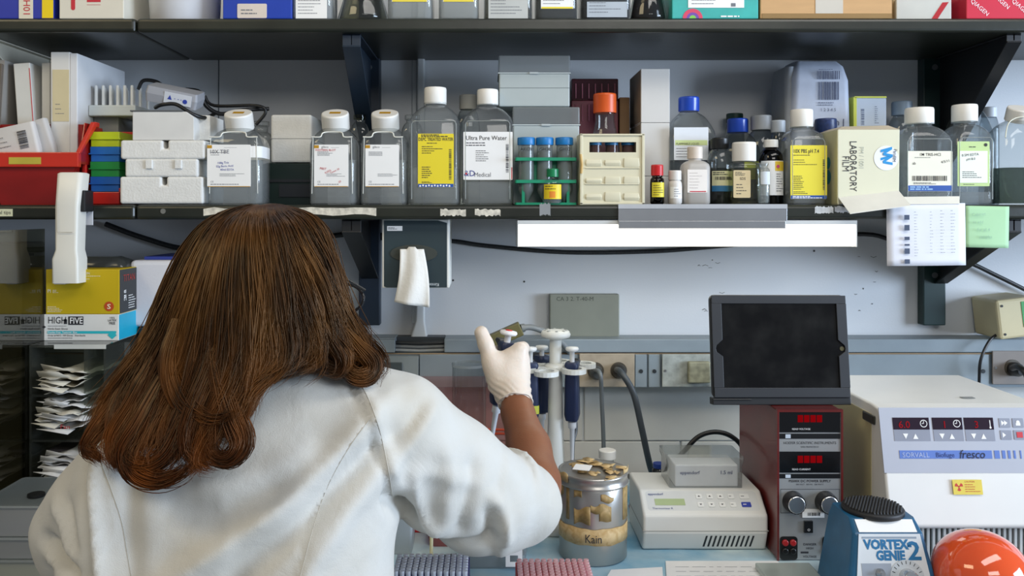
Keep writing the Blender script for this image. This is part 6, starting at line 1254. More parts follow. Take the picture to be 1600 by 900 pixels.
mb = MB(); mb.disc(hw-0.013, zp(820), 0.0082, 0.0018, 28, 0.0006); q = obj('warning_sticker', mb, mat('c8262c', 0.45), fp); put(q, lambda m: (m.text('HIGH', 0.0038, hw-0.012, zp(818), 0.0011, 'CENTER', rot=0.5, bold=0.02), m.text('VOLT', 0.0038, hw-0.0135, zp(823.5), 0.0011, 'CENTER', rot=0.5, bold=0.02)), PAPER)
o = plate(fp, -0.0095, 0.0035, zp(832), zp(814), 0.002, mat('151617', 0.35), 'rocker_switch', 0.004)
put(o, lambda m: m.text('O', 0.0038, -0.003, zp(829), -0.0021, 'CENTER'), PAPER)
for sx in (-1, 1):
    cx = sx*(hw-0.017); mb = MB(); mb.prism([(p[0], p[1]) for p in rr(0.0135, 0.018, 0.005, 0, 4, cx, zp(857))][::-1], 0.0006, 0.002); jj = obj('jack_panel', mb, mat('141516', 0.35), fp)
    for k, c_ in ((-0.006, 'a01c20'), (0.006, 'a01c20')):
        for zo, cc in ((0.009, c_), (-0.004, '0a0a0b')):
            m2 = MB(); m2.M = Matrix.Translation((cx+k, 0.0006, zp(857)+zo)) @ Matrix.Rotation(PI/2, 4, 'X'); m2.lathe([(0.0048, 0), (0.0048, 0.003), (0.003, 0.0032)], n=18); obj('jack', m2, mat(cc, 0.35), jj)
for x_ in (-hw+0.008, hw-0.008):
    pass
# tablet in a dark case, standing on the power supply
d = 1.335; zt0 = ZBP+H+0.0004
t = thing('tablet', 'black tablet in a worn dark grey case standing on the power supply', 'tablet', (X(1223, d), d, zt0+0.012), 0, rot=(-0.13, 0.004, 0.02)); hw = L(108, d); H3 = 0.161
mb = MB(); mb.loft([[(x, 0.014, z) for x, z, _ in rr(hw, H3/2, 0.008, 0, 5, 0, H3/2)][::-1], [(x, 0.010, z) for x, z, _ in rr(hw+0.0008, H3/2+0.0008, 0.008, 0, 5, 0, H3/2)][::-1], [(x, 0.0045, z) for x, z, _ in rr(hw, H3/2, 0.008, 0, 5, 0, H3/2)][::-1]][::-1], smooth=False)
mb.add([], []); cse = obj('back_shell', mb, mat('26292d', 0.5, var=0.08), t)
# bezel frame with notched window
ow = [(x, z) for x, z, _ in rr(hw, H3/2, 0.008, 0, 5, 0, H3/2)]
bw, bh = hw-0.0155, H3/2-0.0125
def frame_piece(poly): 
    m_ = MB(); m_.prism(poly, -0.001, 0.002); return m_
mb = MB(); mb.box(-hw+0.001, hw-0.001, -0.001, 0.0022, 0.0005, 0.0155); mb.box(-hw+0.001, hw-0.001, -0.001, 0.0022, H3-0.0135, H3-0.0005)
for s in (-1, 1):
    xo, xi = s*(hw-0.0005), s*(hw-0.0165); pl = [(xo, 0.0155), (xi, 0.0155), (xi, H3*0.40), (s*(hw-0.0065), H3*0.445), (s*(hw-0.0055), H3*0.475), (s*(hw-0.0065), H3*0.505), (xi, H3*0.56), (xi, H3-0.0135), (xo, H3-0.0135)]
    if s > 0: pl = pl[::-1]
    mb.prism(pl, -0.001, 0.0022)
obj('case_frame', mb, mat('26292e', 0.5, var=0.08), t, 0.0006)
mb = MB(); mb.box(-hw+0.004, hw-0.004, 0.0022, 0.004, 0.008, H3-0.006)
m, tt, out = nt('dusty_screen'); b_ = tt.nodes.new('ShaderNodeBsdfPrincipled'); tt.links.new(b_.outputs[0], out.inputs[0]); tc = tt.nodes.new('ShaderNodeTexCoord'); n1 = tt.nodes.new('ShaderNodeTexNoise'); n1.inputs['Scale'].default_value = 22; n1.inputs['Detail'].default_value = 7
tt.links.new(tc.outputs['Object'], n1.inputs['Vector']); r_ = tt.nodes.new('ShaderNodeValToRGB'); tt.links.new(n1.outputs[0], r_.inputs[0]); r_.color_ramp.elements[0].position = 0.4; r_.color_ramp.elements[0].color = (0.003, 0.003, 0.0035, 1); r_.color_ramp.elements[1].color = (0.016, 0.016, 0.015, 1); tt.links.new(r_.outputs[0], b_.inputs['Base Color'])
r2 = tt.nodes.new('ShaderNodeMapRange'); r2.inputs[3].default_value = 0.06; r2.inputs[4].default_value = 0.3; tt.links.new(n1.outputs[0], r2.inputs[0]); tt.links.new(r2.outputs[0], b_.inputs['Roughness'])
obj('screen', mb, m, t)
mb = MB(); mb.disc(hw-0.010, H3*0.475, 0.0035, 0.0021, 16, 0.0008); obj('camera_button', mb, mat('6f6a50', 0.3, 0.6), t)
mb = MB(); mb.box(-hw-0.001, hw+0.001, 0.003, 0.022, -0.0115, 0.0); mb.box(-hw-0.0015, -hw+0.06, 0.0, 0.004, -0.004, -0.0015); obj('stand_foot', mb, mat('1d1f22', 0.45), t, 0.002)
# centrifuge
CW = mat('e6e7e4', 0.35, var=0.015); d0 = 1.262
t = bput('centrifuge', 'large white benchtop centrifuge with three red displays and a blue model strip', 'centrifuge', 1500, d0, z=ZBP)
xl = X(1372, 1.30); cx = t.location.x; x0_ = xl-cx; x1_ = x0_+0.262; zc = lambda py, dd: Z(py, dd)-ZBP
zlip = zc(828, d0); zf = 0.226
prof = [(0.004, zlip), (0.0, zlip+0.006), (0.033, zf), (0.040, zf+0.010), (0.060, 0.2385), (0.285, 0.2395), (0.285, 0.0), (0.030, 0.0), (0.030, zlip)]
mb = MB(); n_ = len(prof)
tap = lambda y, z: 0.0 if y > 0.05 else 0.004
mb.prismx(prof, x0_, x1_); b = obj('housing', mb, CW, t, 0.008, seg=4)
mb = MB(); mb.box(x0_-0.001, x0_, 0.06, 0.284, 0.002, 0.222); obj('side_panel', mb, mat('b5ad84', 0.45, var=0.04), t, label='yellowed side panel')
mb = MB(); mb.box(x0_-0.004, x0_-0.0005, 0.045, 0.085, 0.208, 0.222); obj('hinge', mb, mat('2b2a24', 0.4), t, 0.002)
a_c = -math.atan2(0.033, zf-zlip-0.006)
pn = MB(); zq0, zq1 = 0.0, 0.0
# local panel frame: origin at the lip, z up along the sloped face
def pz(py, dd=1.28): return (Z(py, dd)-ZBP-zlip-0.006)/math.cos(a_c)
def pxx(px, dd=1.285): return X(px, dd)-cx
mb = MB(); mb.box(pxx(1378), x1_-0.004, -0.0010, 0.0006, pz(738), pz(641)); fp = obj('control_panel', mb, mat('b3b8c4', 0.4, var=0.02), t, loc=(0, 0, zlip+0.006), rot=(a_c, 0, 0))
for k, (pa_, pb_, dg, ic) in enumerate(((1398, 1455, '6.0', 'o'), (1460, 1507, '1', 'o'), (1510, 1556, '3', 'l'))):
    o = plate(fp, pxx(pa_), pxx(pb_), pz(674), pz(656), -0.0010, mat('2b1f2c', 0.2), 'display', 0.0006)
    put(o, lambda m: m.text(dg, 0.0105, pxx(pa_)+0.026 if k == 0 else pxx(pa_)+0.022, pz(671.5), -0.0018, 'RIGHT', bold=0.02), emit('a8242e', 0.8), 'digits', 'red digits')
    def ic_(m):
        if ic == 'o':
            c0 = (pxx(pb_)-0.0085, pz(665)); n=20
            for q in range(n):
                a, c = 2*PI*q/n, 2*PI*(q+1)/n; m.add([(c0[0]+r*math.cos(w2), -0.0018, c0[1]+r*math.sin(w2)) for w2, r in ((a, 0.0046), (a, 0.0056), (c, 0.0056), (c, 0.0046))], [(0, 1, 2, 3)][::-1])
            m.patch(c0[0]-0.0004, c0[0]+0.0004, c0[1], c0[1]+0.004, -0.0016); m.patch(c0[0]-0.003, c0[0], c0[1]-0.0003, c0[1]+0.0005, -0.0016)
        else: m.patch(pxx(pb_)-0.006, pxx(pb_)-0.0048, pz(671), pz(660), -0.0016); m.disc(pxx(pb_)-0.0054, pz(671), 0.0016, -0.0016, 10)
    put(o, ic_, PAPER, 'icon')
    o = plate(fp, pxx(pa_)+0.0004, pxx(pb_), pz(691), pz(674.5), -0.0010, mat('8d92a0', 0.4), 'key_field', 0.0005)
    xm = (pxx(pa_)+pxx(pb_))/2-0.002
    put(o, lambda m: (m.add([(xm-0.012, -0.0018, pz(680)), (xm-0.004, -0.0018, pz(680)), (xm-0.008, -0.0018, pz(688))], [(0, 2, 1)]), m.add([(xm+0.003, -0.0018, pz(688)), (xm+0.011, -0.0018, pz(688)), (xm+0.007, -0.0018, pz(680))], [(0, 1, 2)])), PAPER, 'arrow')
for i in range(2):
    for j in range(2):
        a0 = 1565+i*21; z0_ = 657+j*18; o = plate(fp, pxx(a0), pxx(a0+17), pz(z0_+14), pz(z0_), -0.0010, mat('8d92a0', 0.4), 'button', 0.0008, 0.001)
        if i == 1 and j == 1: plate(o, pxx(a0)+0.004, pxx(a0)+0.013, pz(z0_+11), pz(z0_+2.5), -0.0018, mat('c8343c', 0.4), 'stop_mark', label='red square')
        elif i == 0: put(o, lambda m: [m.add([(pxx(a0)+0.003+q*0.0045, -0.0019, pz(z0_+11)), (pxx(a0)+0.003+q*0.0045, -0.0019, pz(z0_+3)), (pxx(a0)+0.008+q*0.0045, -0.0019, pz(z0_+7))], [(0, 2, 1)]) for q in range(2 if j == 0 else 1)], PAPER, 'icon')
        else: put(o, lambda m: (m.patch(pxx(a0)+0.0045, pxx(a0)+0.0115, pz(z0_+11), pz(z0_+7), -0.0018), m.disc(pxx(a0)+0.008, pz(z0_+6), 0.0028, -0.0018, 12)), PAPER, 'icon')
o = plate(fp, pxx(1404), pxx(1548), pz(717), pz(705), -0.0010, mat('5f7dc4', 0.4), 'model_strip', 0.0006, label='blue strip')
for q, w2 in ((1552, 8), (1564, 5), (1573, 4), (1582, 3), (1592, 2)): plate(fp, pxx(q), pxx(q+w2), pz(717), pz(705), -0.0010, mat('5f7dc4', 0.4), 'stripe', 0.0006)
put(o, lambda m: m.text('SORVALL', 0.0072, pxx(1408), pz(715), -0.0018, sx=0.98), mat('aebde0', 0.4), 'print', 'pale lettering'); put(o, lambda m: m.text('Biofuge', 0.0072, pxx(1460), pz(715), -0.0018, sx=0.95), mat('2c3c78', 0.4)); 
def fres(m):
    m.text('fresco', 0.0125, 0, 0, 0, sx=0.9, bold=0.01)
    m.v = [(x+0.22*z+pxx(1496), -0.0022, z+pz(716.5)) for x, y, z in m.v]
put(o, fres, mat('1b1d3a', 0.4), 'print', 'dark slanted lettering')
o = plate(t, 0, 0.044, 0, 0.0215, 0, mat('e0cc52', 0.5), 'warning_label', label='yellow radiation label'); o.location = (pxx(1481), 0.0075-0.0005, zlip+0.006+pz(770)); o.rotation_euler = (a_c, 0, 0)
o.parent = t
def trefoil(m):
    for k in range(3):
        a = PI/2+PI+k*2*PI/3; m.add([(0.009+r*math.cos(w2), -0.0006, 0.0115+r*math.sin(w2)) for r, w2 in ((0.0015, a-0.5), (0.0062, a-0.5), (0.0066, a), (0.0062, a+0.5), (0.0015, a+0.5))], [(0, 1, 2, 3, 4)])
    m.disc(0.009, 0.0115, 0.0012, -0.0005, 10); m.text('CAUTION', 0.0024, 0.018, 0.0175, -0.0006); m.lines(0.018, 0.041, 0.003, 0.016, 4, -0.0006, 0.0009, 0.5)
put(o, trefoil, mat('c23a2c', 0.5), 'print', 'red trefoil and print')
for k in range(30):
    mb = MB(); x_ = x0_+0.010+k*0.0083; mb.box(x_, x_+0.0040, 0.024, 0.030, 0.004, zlip-0.004); o = obj('grille_bar', mb, mat('c6c9c6', 0.4), t)
mb = MB(); mb.box(x0_+0.004, x1_-0.002, 0.0293, 0.0299, 0.003, zlip-0.001); obj('grille_shadow_box', mb, mat('1f211f', 0.6), t).name = 'grille_shade'  # dark sheet painted as the shade behind the grille bars
mb = MB(); mb.box(0.065-0.01, 0.085-0.01, 0.09, 0.10, 0.2396, 0.2402); obj('latch_mark', mb, mat('8a8d8c', 0.4), t)
# vortex mixer
d = 1.13; t = bput('vortex_mixer', 'blue vortex mixer with a black rubber platform and VORTEX GENIE 2 label', 'mixer', 1401, d, z=ZB+0.0003)
VB = mat('1d5a80', 0.4, var=0.12, scale=40); H = Z(812, 1.165)-ZB
mb = MB(); b0, b1, h0_, h1_ = 0.062, 0.080, 0.046, 0.050
mb.loft([rr(0.066, 0.055, 0.008, 0, cy=0.055), rr(0.066, 0.055, 0.008, 0.008, cy=0.055), rr(0.0480, 0.044, 0.006, H-0.015, cy=0.066), rr(0.0450, 0.032, 0.006, H, cy=0.072)], smooth=False); b = obj('housing', mb, VB, t, 0.002)
a_v = -math.atan2(0.022, H-0.023)
lp = plate(t, -0.049, 0.049, 0.008, H-0.020, 0, mat('d3d8dc', 0.4), 'face_label', 0.0012); lp.location = (0, -0.0005, 0.008); lp.rotation_euler = (a_v, 0, 0)
# taper the label with the body
me = lp.data
for v in me.vertices: v.co.x *= (1.10-0.26*(v.co.z-0.008)/(H-0.026))
VBL = mat('1d6a9a', 0.5, var=0); zt_ = H-0.0265
put(lp, lambda m: (m.text('VORTEX-', 0.0118, -0.036, zt_-0.0125, -0.0014, sx=0.93, bold=0.11), m.text('GENIE', 0.0118, -0.021, zt_-0.0265, -0.0014, sx=0.85, bold=0.11), m.text('2', 0.0235, 0.0215, zt_-0.0262, -0.0014, sx=1.15, bold=0.05)), VBL, 'print', 'blue lettering VORTEX GENIE 2')
put(lp, lambda m: (m.patch(-0.038, 0.036, zt_+0.0005, zt_+0.003, -0.0013),), mat('8d9aa8', 0.5), 'print', 'grey rule')
o = plate(lp, -0.042, -0.002, 0.016, zt_-0.031, -0.0012, mat('98a0ac', 0.4), 'switch_field', 0.0004)
mb = MB(); mb.M = Matrix.Translation((0.018, -0.0016, 0.040)) @ Matrix.Rotation(PI/2, 4, 'X'); mb.lathe([(0.023, 0), (0.023, 0.0006)], n=36); dl = obj('dial_plate', mb, mat('bfc6cc', 0.4), lp)
for k in range(17):
    a = PI*(1.25-1.5*k/16); m2 = MB(); m2.patch(-0.0004, 0.0004, 0.0175, 0.0215, 0); o = obj('scale_mark', m2, INK, dl, loc=(0.018, -0.0024, 0.040), rot=(0, -(a-PI/2), 0))
mb = MB(); mb.M = Matrix.Translation((0.018, -0.002, 0.040)) @ Matrix.Rotation(PI/2, 4, 'X'); mb.lathe([(0.012, 0), (0.0105, 0.012), (0.009, 0.0135)], n=28); obj('knob', mb, mat('c9cccf', 0.25, 0.8), lp)
mb = MB(); mb.M = Matrix.Translation((-0.018, -0.002, 0.046)) @ Matrix.Rotation(PI/2, 4, 'X'); mb.lathe([(0.006, 0), (0.006, 0.002), (0.003, 0.003), (0.003, 0.010)], n=16); obj('toggle_switch', mb, STEEL, lp)
o = plate(t, -0.040, 0.039, 0.002, 0.021, 0.0, PAPER, 'paper_strip', 0.0008); o.location = (0, 0.0215, H-0.0145); o.rotation_euler = (-math.atan2(0.018, 0.015), 0, 0); o.parent = t
mb = MB(); pc = (0.0, 0.070); zc_ = Z(797, 1.20)-ZB
mb.lathe([(0.020, H-0.001), (0.022, zc_-0.008), (0.033, zc_-0.005)], pc[0], pc[1], 32); obj('platform_neck', mb, mat('1c1d1f', 0.5), t)
mb = MB(); mb.lathe([(0.034, zc_-0.005), (0.041, zc_-0.002), (0.0415, zc_+0.004), (0.040, zc_+0.006), (0.001, zc_+0.0062)], pc[0], pc[1], 48)
rnd = random.Random(3)
for i in range(-8, 9):
    for j in range(-8, 9):
        x_, y_ = i*0.0045+(j % 2)*0.00225, j*0.0042
        if x_*x_+y_*y_ < 0.037**2: mb.lathe([(0.0019, zc_+0.006), (0.0017, zc_+0.0088), (0.0008, zc_+0.0092)], pc[0]+x_, pc[1]+y_, 7)
obj('rubber_platform', mb, mat('1b1c1e', 0.55), t)
# orange globe
def globemat():
    m, t_, out = nt('orange_glaze'); b_ = t_.nodes.new('ShaderNodeBsdfPrincipled'); t_.links.new(b_.outputs[0], out.inputs[0])
    b_.inputs['Base Color'].default_value = (*lin('e2582c'), 1); b_.inputs['Roughness'].default_value = 0.08; b_.inputs['Coat Weight'].default_value = 0.6; b_.inputs['Subsurface Weight'].default_value = 0.25; b_.inputs['Subsurface Radius'].default_value = (0.03, 0.008, 0.003); return m
d = 1.14; r = L(71, d); t = thing('orange_globe', 'glossy orange plastic globe at the lower right corner', 'globe', (X(1532, d), d, ZB+0.0003))
mb = MB(); mb.lathe([(r*0.35, 0.0)]+[(r*math.sin(PI*(0.14+0.86*k/24)), r*0.9-r*math.cos(PI*(0.14+0.86*k/24))) for k in range(25)], n=56); obj('dome', mb, globemat(), t)
t.location.z = ZB+0.0003; t.scale = (1, 1, (Z(831, d)-ZB)/(1.9*r))
mb = MB(); mb.lathe([(r*0.5, -0.0), (r*0.52, 0.004), (r*0.4, 0.008)], n=40); obj('base_ring', mb, mat('7d1f14', 0.4), t)
# papers
def bpaper(label, pts, m, z, printed=True, seed=1):
    """flat sheet from four bench points (px at depth)"""
    q = [Vector((X(px, dd), dd, z)) for px, dd in pts]; mb = MB(); mb.add([tuple(v) for v in q]+[(v.x, v.y, v.z+0.0003) for v in q], [(3, 2, 1, 0), (4, 5, 6, 7), (0, 1, 5, 4), (1, 2, 6, 5), (2, 3, 7, 6), (3, 0, 4, 7)])
    o = tag(obj('paper_sheet', mb, m), label, 'paper')
    if printed:
        m2 = MB(); rnd = random.Random(seed); zz_ = z+0.0006
        for k in range(9):
            v = 0.12+k*0.09; u = 0.08
            while u < 0.9:
                w2 = rnd.uniform(0.03, 0.12); P0 = q[0].lerp(q[1], u).lerp(q[3].lerp(q[2], u), v); P1 = q[0].lerp(q[1], min(u+w2, 0.93)).lerp(q[3].lerp(q[2], min(u+w2, 0.93)), v)
                dn = (q[3]-q[0]).normalized()*0.0014; m2.add([(P0.x, P0.y, zz_), (P1.x, P1.y, zz_), (P1.x+dn.x, P1.y+dn.y, zz_), (P0.x+dn.x, P0.y+dn.y, zz_)], [(0, 1, 2, 3)]); u += w2+0.03
        obj('print', m2, mat('9a9ea6', 0.7), o)
    return o
zb_ = ZBP+0.0004
bpaper('large printed table sheet on the bench before the white shaker', ((1040, 1.30), (1215, 1.30), (1290, 1.12), (1045, 1.12)), mat('dfe0e0', 0.7), zb_+0.0008, seed=2)
bpaper('plain white sheet between the steel canister and the printed table', ((955, 1.27), (1035, 1.28), (1040, 1.10), (900, 1.10)), mat('e2e4e6', 0.7), zb_, False)
bpaper('loose white sheet lying left of the red tip rack', ((765, 1.245), (832, 1.245), (810, 1.13), (745, 1.13)), mat('dadad6', 0.7), zb_+0.0004, False)
d = 1.20; t = bput('gel_cassette', 'flat frosted slab lying before the power supply', 'slab', 1252, d, z=zb_+0.0014); mb = MB(); mb.box(-L(48, d), L(42, d), 0, 0.07, 0, 0.010); obj('slab', mb, clear('dfe6e4', 1.45, 0.2, 0.8, 0.6, 'cfd8d4'), t, 0.002)
d = 1.155; t = bput('bottle_cap', 'small dark cap lying on the papers at the bottom edge', 'cap', 1018, d, z=zb_+0.0014); mb = MB(); mb.lathe([(0.012, 0), (0.013, 0.001), (0.013, 0.009), (0.011, 0.010)], n=28); obj('cap_body', mb, mat('1c2340', 0.35), t)
mb = MB(); mb.tube([(X(985, 1.53), 1.53, ZB+0.006), (X(1016, 1.56), 1.56, ZB+0.006)], 0.0045, 10); tag(obj('marker_pen', mb, mat('8f2f2c', 0.4)), 'red pen lying on the bench behind the steel canister', 'pen')
# ================================================================= PERSON
def surf_net(f, lo, hi, h):
    """iso-surface of a distance field on a regular grid, one vertex per crossed cell"""
    ax = [np.arange(lo[i], hi[i]+h, h) for i in range(3)]
    Xg, Yg, Zg = np.meshgrid(*ax, indexing='ij'); V = f(Xg, Yg, Zg); n = np.array(V.shape)
    S = V < 0; c = tuple(n-1); cnt = np.zeros(c); pos = np.zeros(c+(3,))
    idx = np.stack(np.meshgrid(*[np.arange(k) for k in c], indexing='ij'), -1).astype(float)
    for a in range(3):
        o = [k for k in range(3) if k != a]
        for p in (0, 1):
            for q in (0, 1):
                s0 = [slice(0, c[k]) for k in range(3)]; off = [0, 0, 0]; off[o[0]] = p; off[o[1]] = q
                for k in range(3): s0[k] = slice(off[k], off[k]+c[k])
                s1 = list(s0); s1[a] = slice(1, 1+c[a])
                A = V[tuple(s0)]; B = V[tuple(s1)]; m = (A < 0) != (B < 0)
                t = np.where(m, A/np.where(m, A-B, 1), 0)
                P_ = np.zeros(c+(3,)); P_[..., a] = t; P_[..., o[0]] = p; P_[..., o[1]] = q
                pos += np.where(m[..., None], P_, 0); cnt += m
    act = cnt > 0; ids = -np.ones(c, int); ids[act] = np.arange(act.sum())
    vs = (idx[act]+pos[act]/cnt[act][:, None])*h+np.array([a_[0] for a_ in ax]); faces = []
    for a in range(3):
        b, d_ = (a+1) % 3, (a+2) % 3
        s0 = [slice(1, c[k]) for k in range(3)]; s0[a] = slice(0, c[a]); s1 = list(s0); s1[a] = slice(1, c[a]+1)
        A = S[tuple(s0)]; B = S[tuple(s1)]; w_ = np.argwhere(A != B)
        if not len(w_): continue
        base = w_.copy(); base[:, b] += 1; base[:, d_] += 1; flip = B[A != B]
        def gi(db, dd):
            q = base.copy(); q[:, b] -= db; q[:, d_] -= dd; return ids[q[:, 0], q[:, 1], q[:, 2]]
        Q = np.stack([gi(1, 1), gi(0, 1), gi(0, 0), gi(1, 0)], 1); Q[flip] = Q[flip][:, ::-1]; faces.append(Q)
    return vs, np.concatenate(faces)
def np_obj(name, vs, fs, m, parent, label=None, relax=2):
    me = bpy.data.meshes.new(name)
    vs = relaxed(vs, fs, relax) if relax else vs
    me.from_pydata([tuple(v) for v in vs], [], [tuple(int(i) for i in f) for f in fs]); me.update()
    me.polygons.foreach_set('use_smooth', [True]*len(me.polygons)); me.materials.append(m)
    o = bpy.data.objects.new(name, me); COL.objects.link(o); o.parent = parent
    if label: o['label'] = label
    return o
def relaxed(vs, fs, n):
    E = np.concatenate([fs[:, [i, (i+1) % 4]] for i in range(4)]); E = np.concatenate([E, E[:, ::-1]])
    for _ in range(n):
        s = np.zeros_like(vs); c = np.zeros(len(vs)); np.add.at(s, E[:, 0], vs[E[:, 1]]); np.add.at(c, E[:, 0], 1)
        vs = vs*0.5+0.5*s/c[:, None]
    return vs
def normals(vs, fs):
    a, b = vs[fs[:, 2]]-vs[fs[:, 0]], vs[fs[:, 3]]-vs[fs[:, 1]]; fn = np.cross(a, b); N = np.zeros_like(vs)
    for i in range(4): np.add.at(N, fs[:, i], fn)
    return N/np.maximum(np.linalg.norm(N, axis=1), 1e-12)[:, None]
def cone(a, b, ra, rb):
    a, b = np.array(a), np.array(b)
    def f(x, y, z):
        d = b-a; L2 = (d**2).sum(); t = np.clip(((x-a[0])*d[0]+(y-a[1])*d[1]+(z-a[2])*d[2])/L2, 0, 1)
        return np.sqrt((x-a[0]-t*d[0])**2+(y-a[1]-t*d[1])**2+(z-a[2]-t*d[2])**2)-(ra+(rb-ra)*t)
    return f
def ell(c, r):
    def f(x, y, z):
        q = np.sqrt(((x-c[0])/r[0])**2+((y-c[1])/r[1])**2+((z-c[2])/r[2])**2); return (q-1)*min(r)
    return f
def smin(a, b, k):
    h_ = np.clip(0.5+0.5*(b-a)/k, 0, 1); return b*(1-h_)+a*h_-k*h_*(1-h_)
def union(fs, k):
    def f(x, y, z):
        r = fs[0](x, y, z)
        for g in fs[1:]: r = smin(r, g(x, y, z), k)
        return r
    return f
def chain(pts):  # (px,py,d,r)
    return [cone(P(*a[:3]), P(*b[:3]), a[3], b[3]) for a, b in zip(pts, pts[1:])]
per = thing('person', 'person in white lab coat, long brown hair, seen from behind, raising a gloved hand', 'person', (0, 0, 0))
def skinmat():
    m, t, out = nt('skin'); b = t.nodes.new('ShaderNodeBsdfPrincipled'); t.links.new(b.outputs[0], out.inputs[0])
    tc = t.nodes.new('ShaderNodeTexCoord'); n = t.nodes.new('ShaderNodeTexNoise'); n.inputs['Scale'].default_value = 30; n.inputs['Detail'].default_value = 6; t.links.new(tc.outputs['Object'], n.inputs['Vector'])
    r = t.nodes.new('ShaderNodeValToRGB'); t.links.new(n.outputs[0], r.inputs[0]); r.color_ramp.elements[0].color = (*lin('7a4a30'), 1); r.color_ramp.elements[1].color = (*lin('8f5c3e'), 1); t.links.new(r.outputs[0], b.inputs['Base Color'])
    b.inputs['Roughness'].default_value = 0.45; b.inputs['Subsurface Weight'].default_value = 0.15; b.inputs['Subsurface Radius'].default_value = (0.008, 0.003, 0.001)
    n2 = t.nodes.new('ShaderNodeTexNoise'); n2.inputs['Scale'].default_value = 500; bp = t.nodes.new('ShaderNodeBump'); bp.inputs['Strength'].default_value = 0.15; bp.inputs['Distance'].default_value = 0.001
    t.links.new(tc.outputs['Object'], n2.inputs['Vector']); t.links.new(n2.outputs[0], bp.inputs['Height']); t.links.new(bp.outputs[0], b.inputs['Normal']); return m
SKIN = skinmat()
# ---- body (one continuous surface: head with face, neck, trunk, arms, legs)
hc = P(434, 438, 1.005)
fd = Vector((0.30, 0.92, -0.22)).normalized(); sd = Vector((fd.y, -fd.x, 0)).normalized(); upv = sd.cross(fd).normalized()
def hp(s, f_, u): return hc+sd*s+fd*f_+upv*u
def v4(v, r): return (v, r)
headp = [ell(hc, (0.064, 0.078, 0.080)), cone(hp(0, 0.030, -0.02), hp(0, 0.045, -0.075), 0.058, 0.030), cone(hp(0, 0.03, -0.05), hp(0, 0.055, -0.082), 0.045, 0.022),
         cone(hp(0, 0.082, -0.005), hp(0, 0.103, -0.038), 0.008, 0.012), cone(hp(-0.02, 0.085, -0.060), hp(0.02, 0.085, -0.060), 0.007, 0.007),
         ell(hp(0.040, 0.060, -0.025), (0.02, 0.02, 0.02)), ell(hp(-0.040, 0.060, -0.025), (0.02, 0.02, 0.02)),
         cone(hp(-0.035, 0.072, 0.022), hp(0.035, 0.072, 0.022), 0.012, 0.012),
         cone(hp(0.072, 0.0, 0.005), hp(0.074, -0.006, -0.030), 0.010, 0.007), cone(hp(-0.072, 0.0, 0.005), hp(-0.074, -0.006, -0.030), 0.010, 0.007)]
bodyf = union(headp+[cone(hp(0, -0.02, -0.06), P(440, 640, 0.995), 0.045, 0.045)], 0.014)
trunk = union(chain([(300, 740, .995, .05), (430, 690, .995, .05), (565, 690, 1.0, .04)])+[cone(P(385, 720, 1.0), P(380, 1150, .97), 0.065, 0.075)]
    +chain([(585, 680, .99, .045), (700, 745, 1.06, .042), (829, 792, 1.135, .039), (835, 755, 1.165, .0355), (826, 700, 1.22, .0315), (809, 645, 1.28, .0245), (803, 612, 1.31, .020)])
    +chain([(200, 760, .98, .045), (130, 840, .995, .036), (180, 905, 1.06, .028), (240, 900, 1.13, .024)]), 0.010)
fb = lambda x, y, z: smin(bodyf(x, y, z), trunk(x, y, z), 0.012)
vs, fs = surf_net(fb, (-0.50, 0.80, 0.86), (0.16, 1.36, 1.50), 0.0062)
np_obj('body', vs, fs, SKIN, per, relax=2)
for s in (-1, 1):
    mb = MB(); c_ = hp(s*0.030, 0.078, 0.004); mb.M = Matrix.Translation(c_); mb.loft([circ(0.0115*math.sin(PI*k/10)+1e-5, -0.0115*math.cos(PI*k/10), 16) for k in range(11)]); e_ = obj('eye', mb, mat('e9e6e0', 0.2), per)
    mb = MB(); mb.M = Matrix.Translation(c_+fd*0.0095); mb.loft([circ(0.005*math.sin(PI*k/8)+1e-5, -0.005*math.cos(PI*k/8), 12) for k in range(9)]); obj('iris', mb, mat('2a1608', 0.2), e_)
# ---- coat
def clothmat(h, tint):
    m, t, out = nt('cotton_'+h); b = t.nodes.new('ShaderNodeBsdfPrincipled'); t.links.new(b.outputs[0], out.inputs[0]); b.inputs['Roughness'].default_value = 0.8; b.inputs['Sheen Weight'].default_value = 0.15
    tc = t.nodes.new('ShaderNodeTexCoord'); n = t.nodes.new('ShaderNodeTexNoise'); n.inputs['Scale'].default_value = 9; n.inputs['Detail'].default_value = 4; t.links.new(tc.outputs['Object'], n.inputs['Vector'])
    r = t.nodes.new('ShaderNodeValToRGB'); t.links.new(n.outputs[0], r.inputs[0]); r.color_ramp.elements[0].position = 0.3; r.color_ramp.elements[0].color = (*lin(tint), 1); r.color_ramp.elements[1].position = 0.6; r.color_ramp.elements[1].color = (*lin(h), 1); t.links.new(r.outputs[0], b.inputs['Base Color'])
    n2 = t.nodes.new('ShaderNodeTexNoise'); n2.inputs['Scale'].default_value = 22; n2.inputs['Detail'].default_value = 5; n2.inputs['Distortion'].default_value = 0.6
    n3 = t.nodes.new('ShaderNodeTexNoise'); n3.inputs['Scale'].default_value = 900
    ad = t.nodes.new('ShaderNodeMath'); ad.operation = 'MULTIPLY_ADD'; ad.inputs[1].default_value = 0.12; t.links.new(n3.outputs[0], ad.inputs[0]); t.links.new(n2.outputs[0], ad.inputs[2])
    t.links.new(tc.outputs['Object'], n2.inputs['Vector']); t.links.new(tc.outputs['Object'], n3.inputs['Vector'])
    bp = t.nodes.new('ShaderNodeBump'); bp.inputs['Strength'].default_value = 0.35; bp.inputs['Distance'].default_value = 0.006
    t.links.new(ad.outputs[0], bp.inputs['Height']); t.links.new(bp.outputs[0], b.inputs['Normal']); return m
COAT = clothmat('cccbc5', 'c4c0b5')
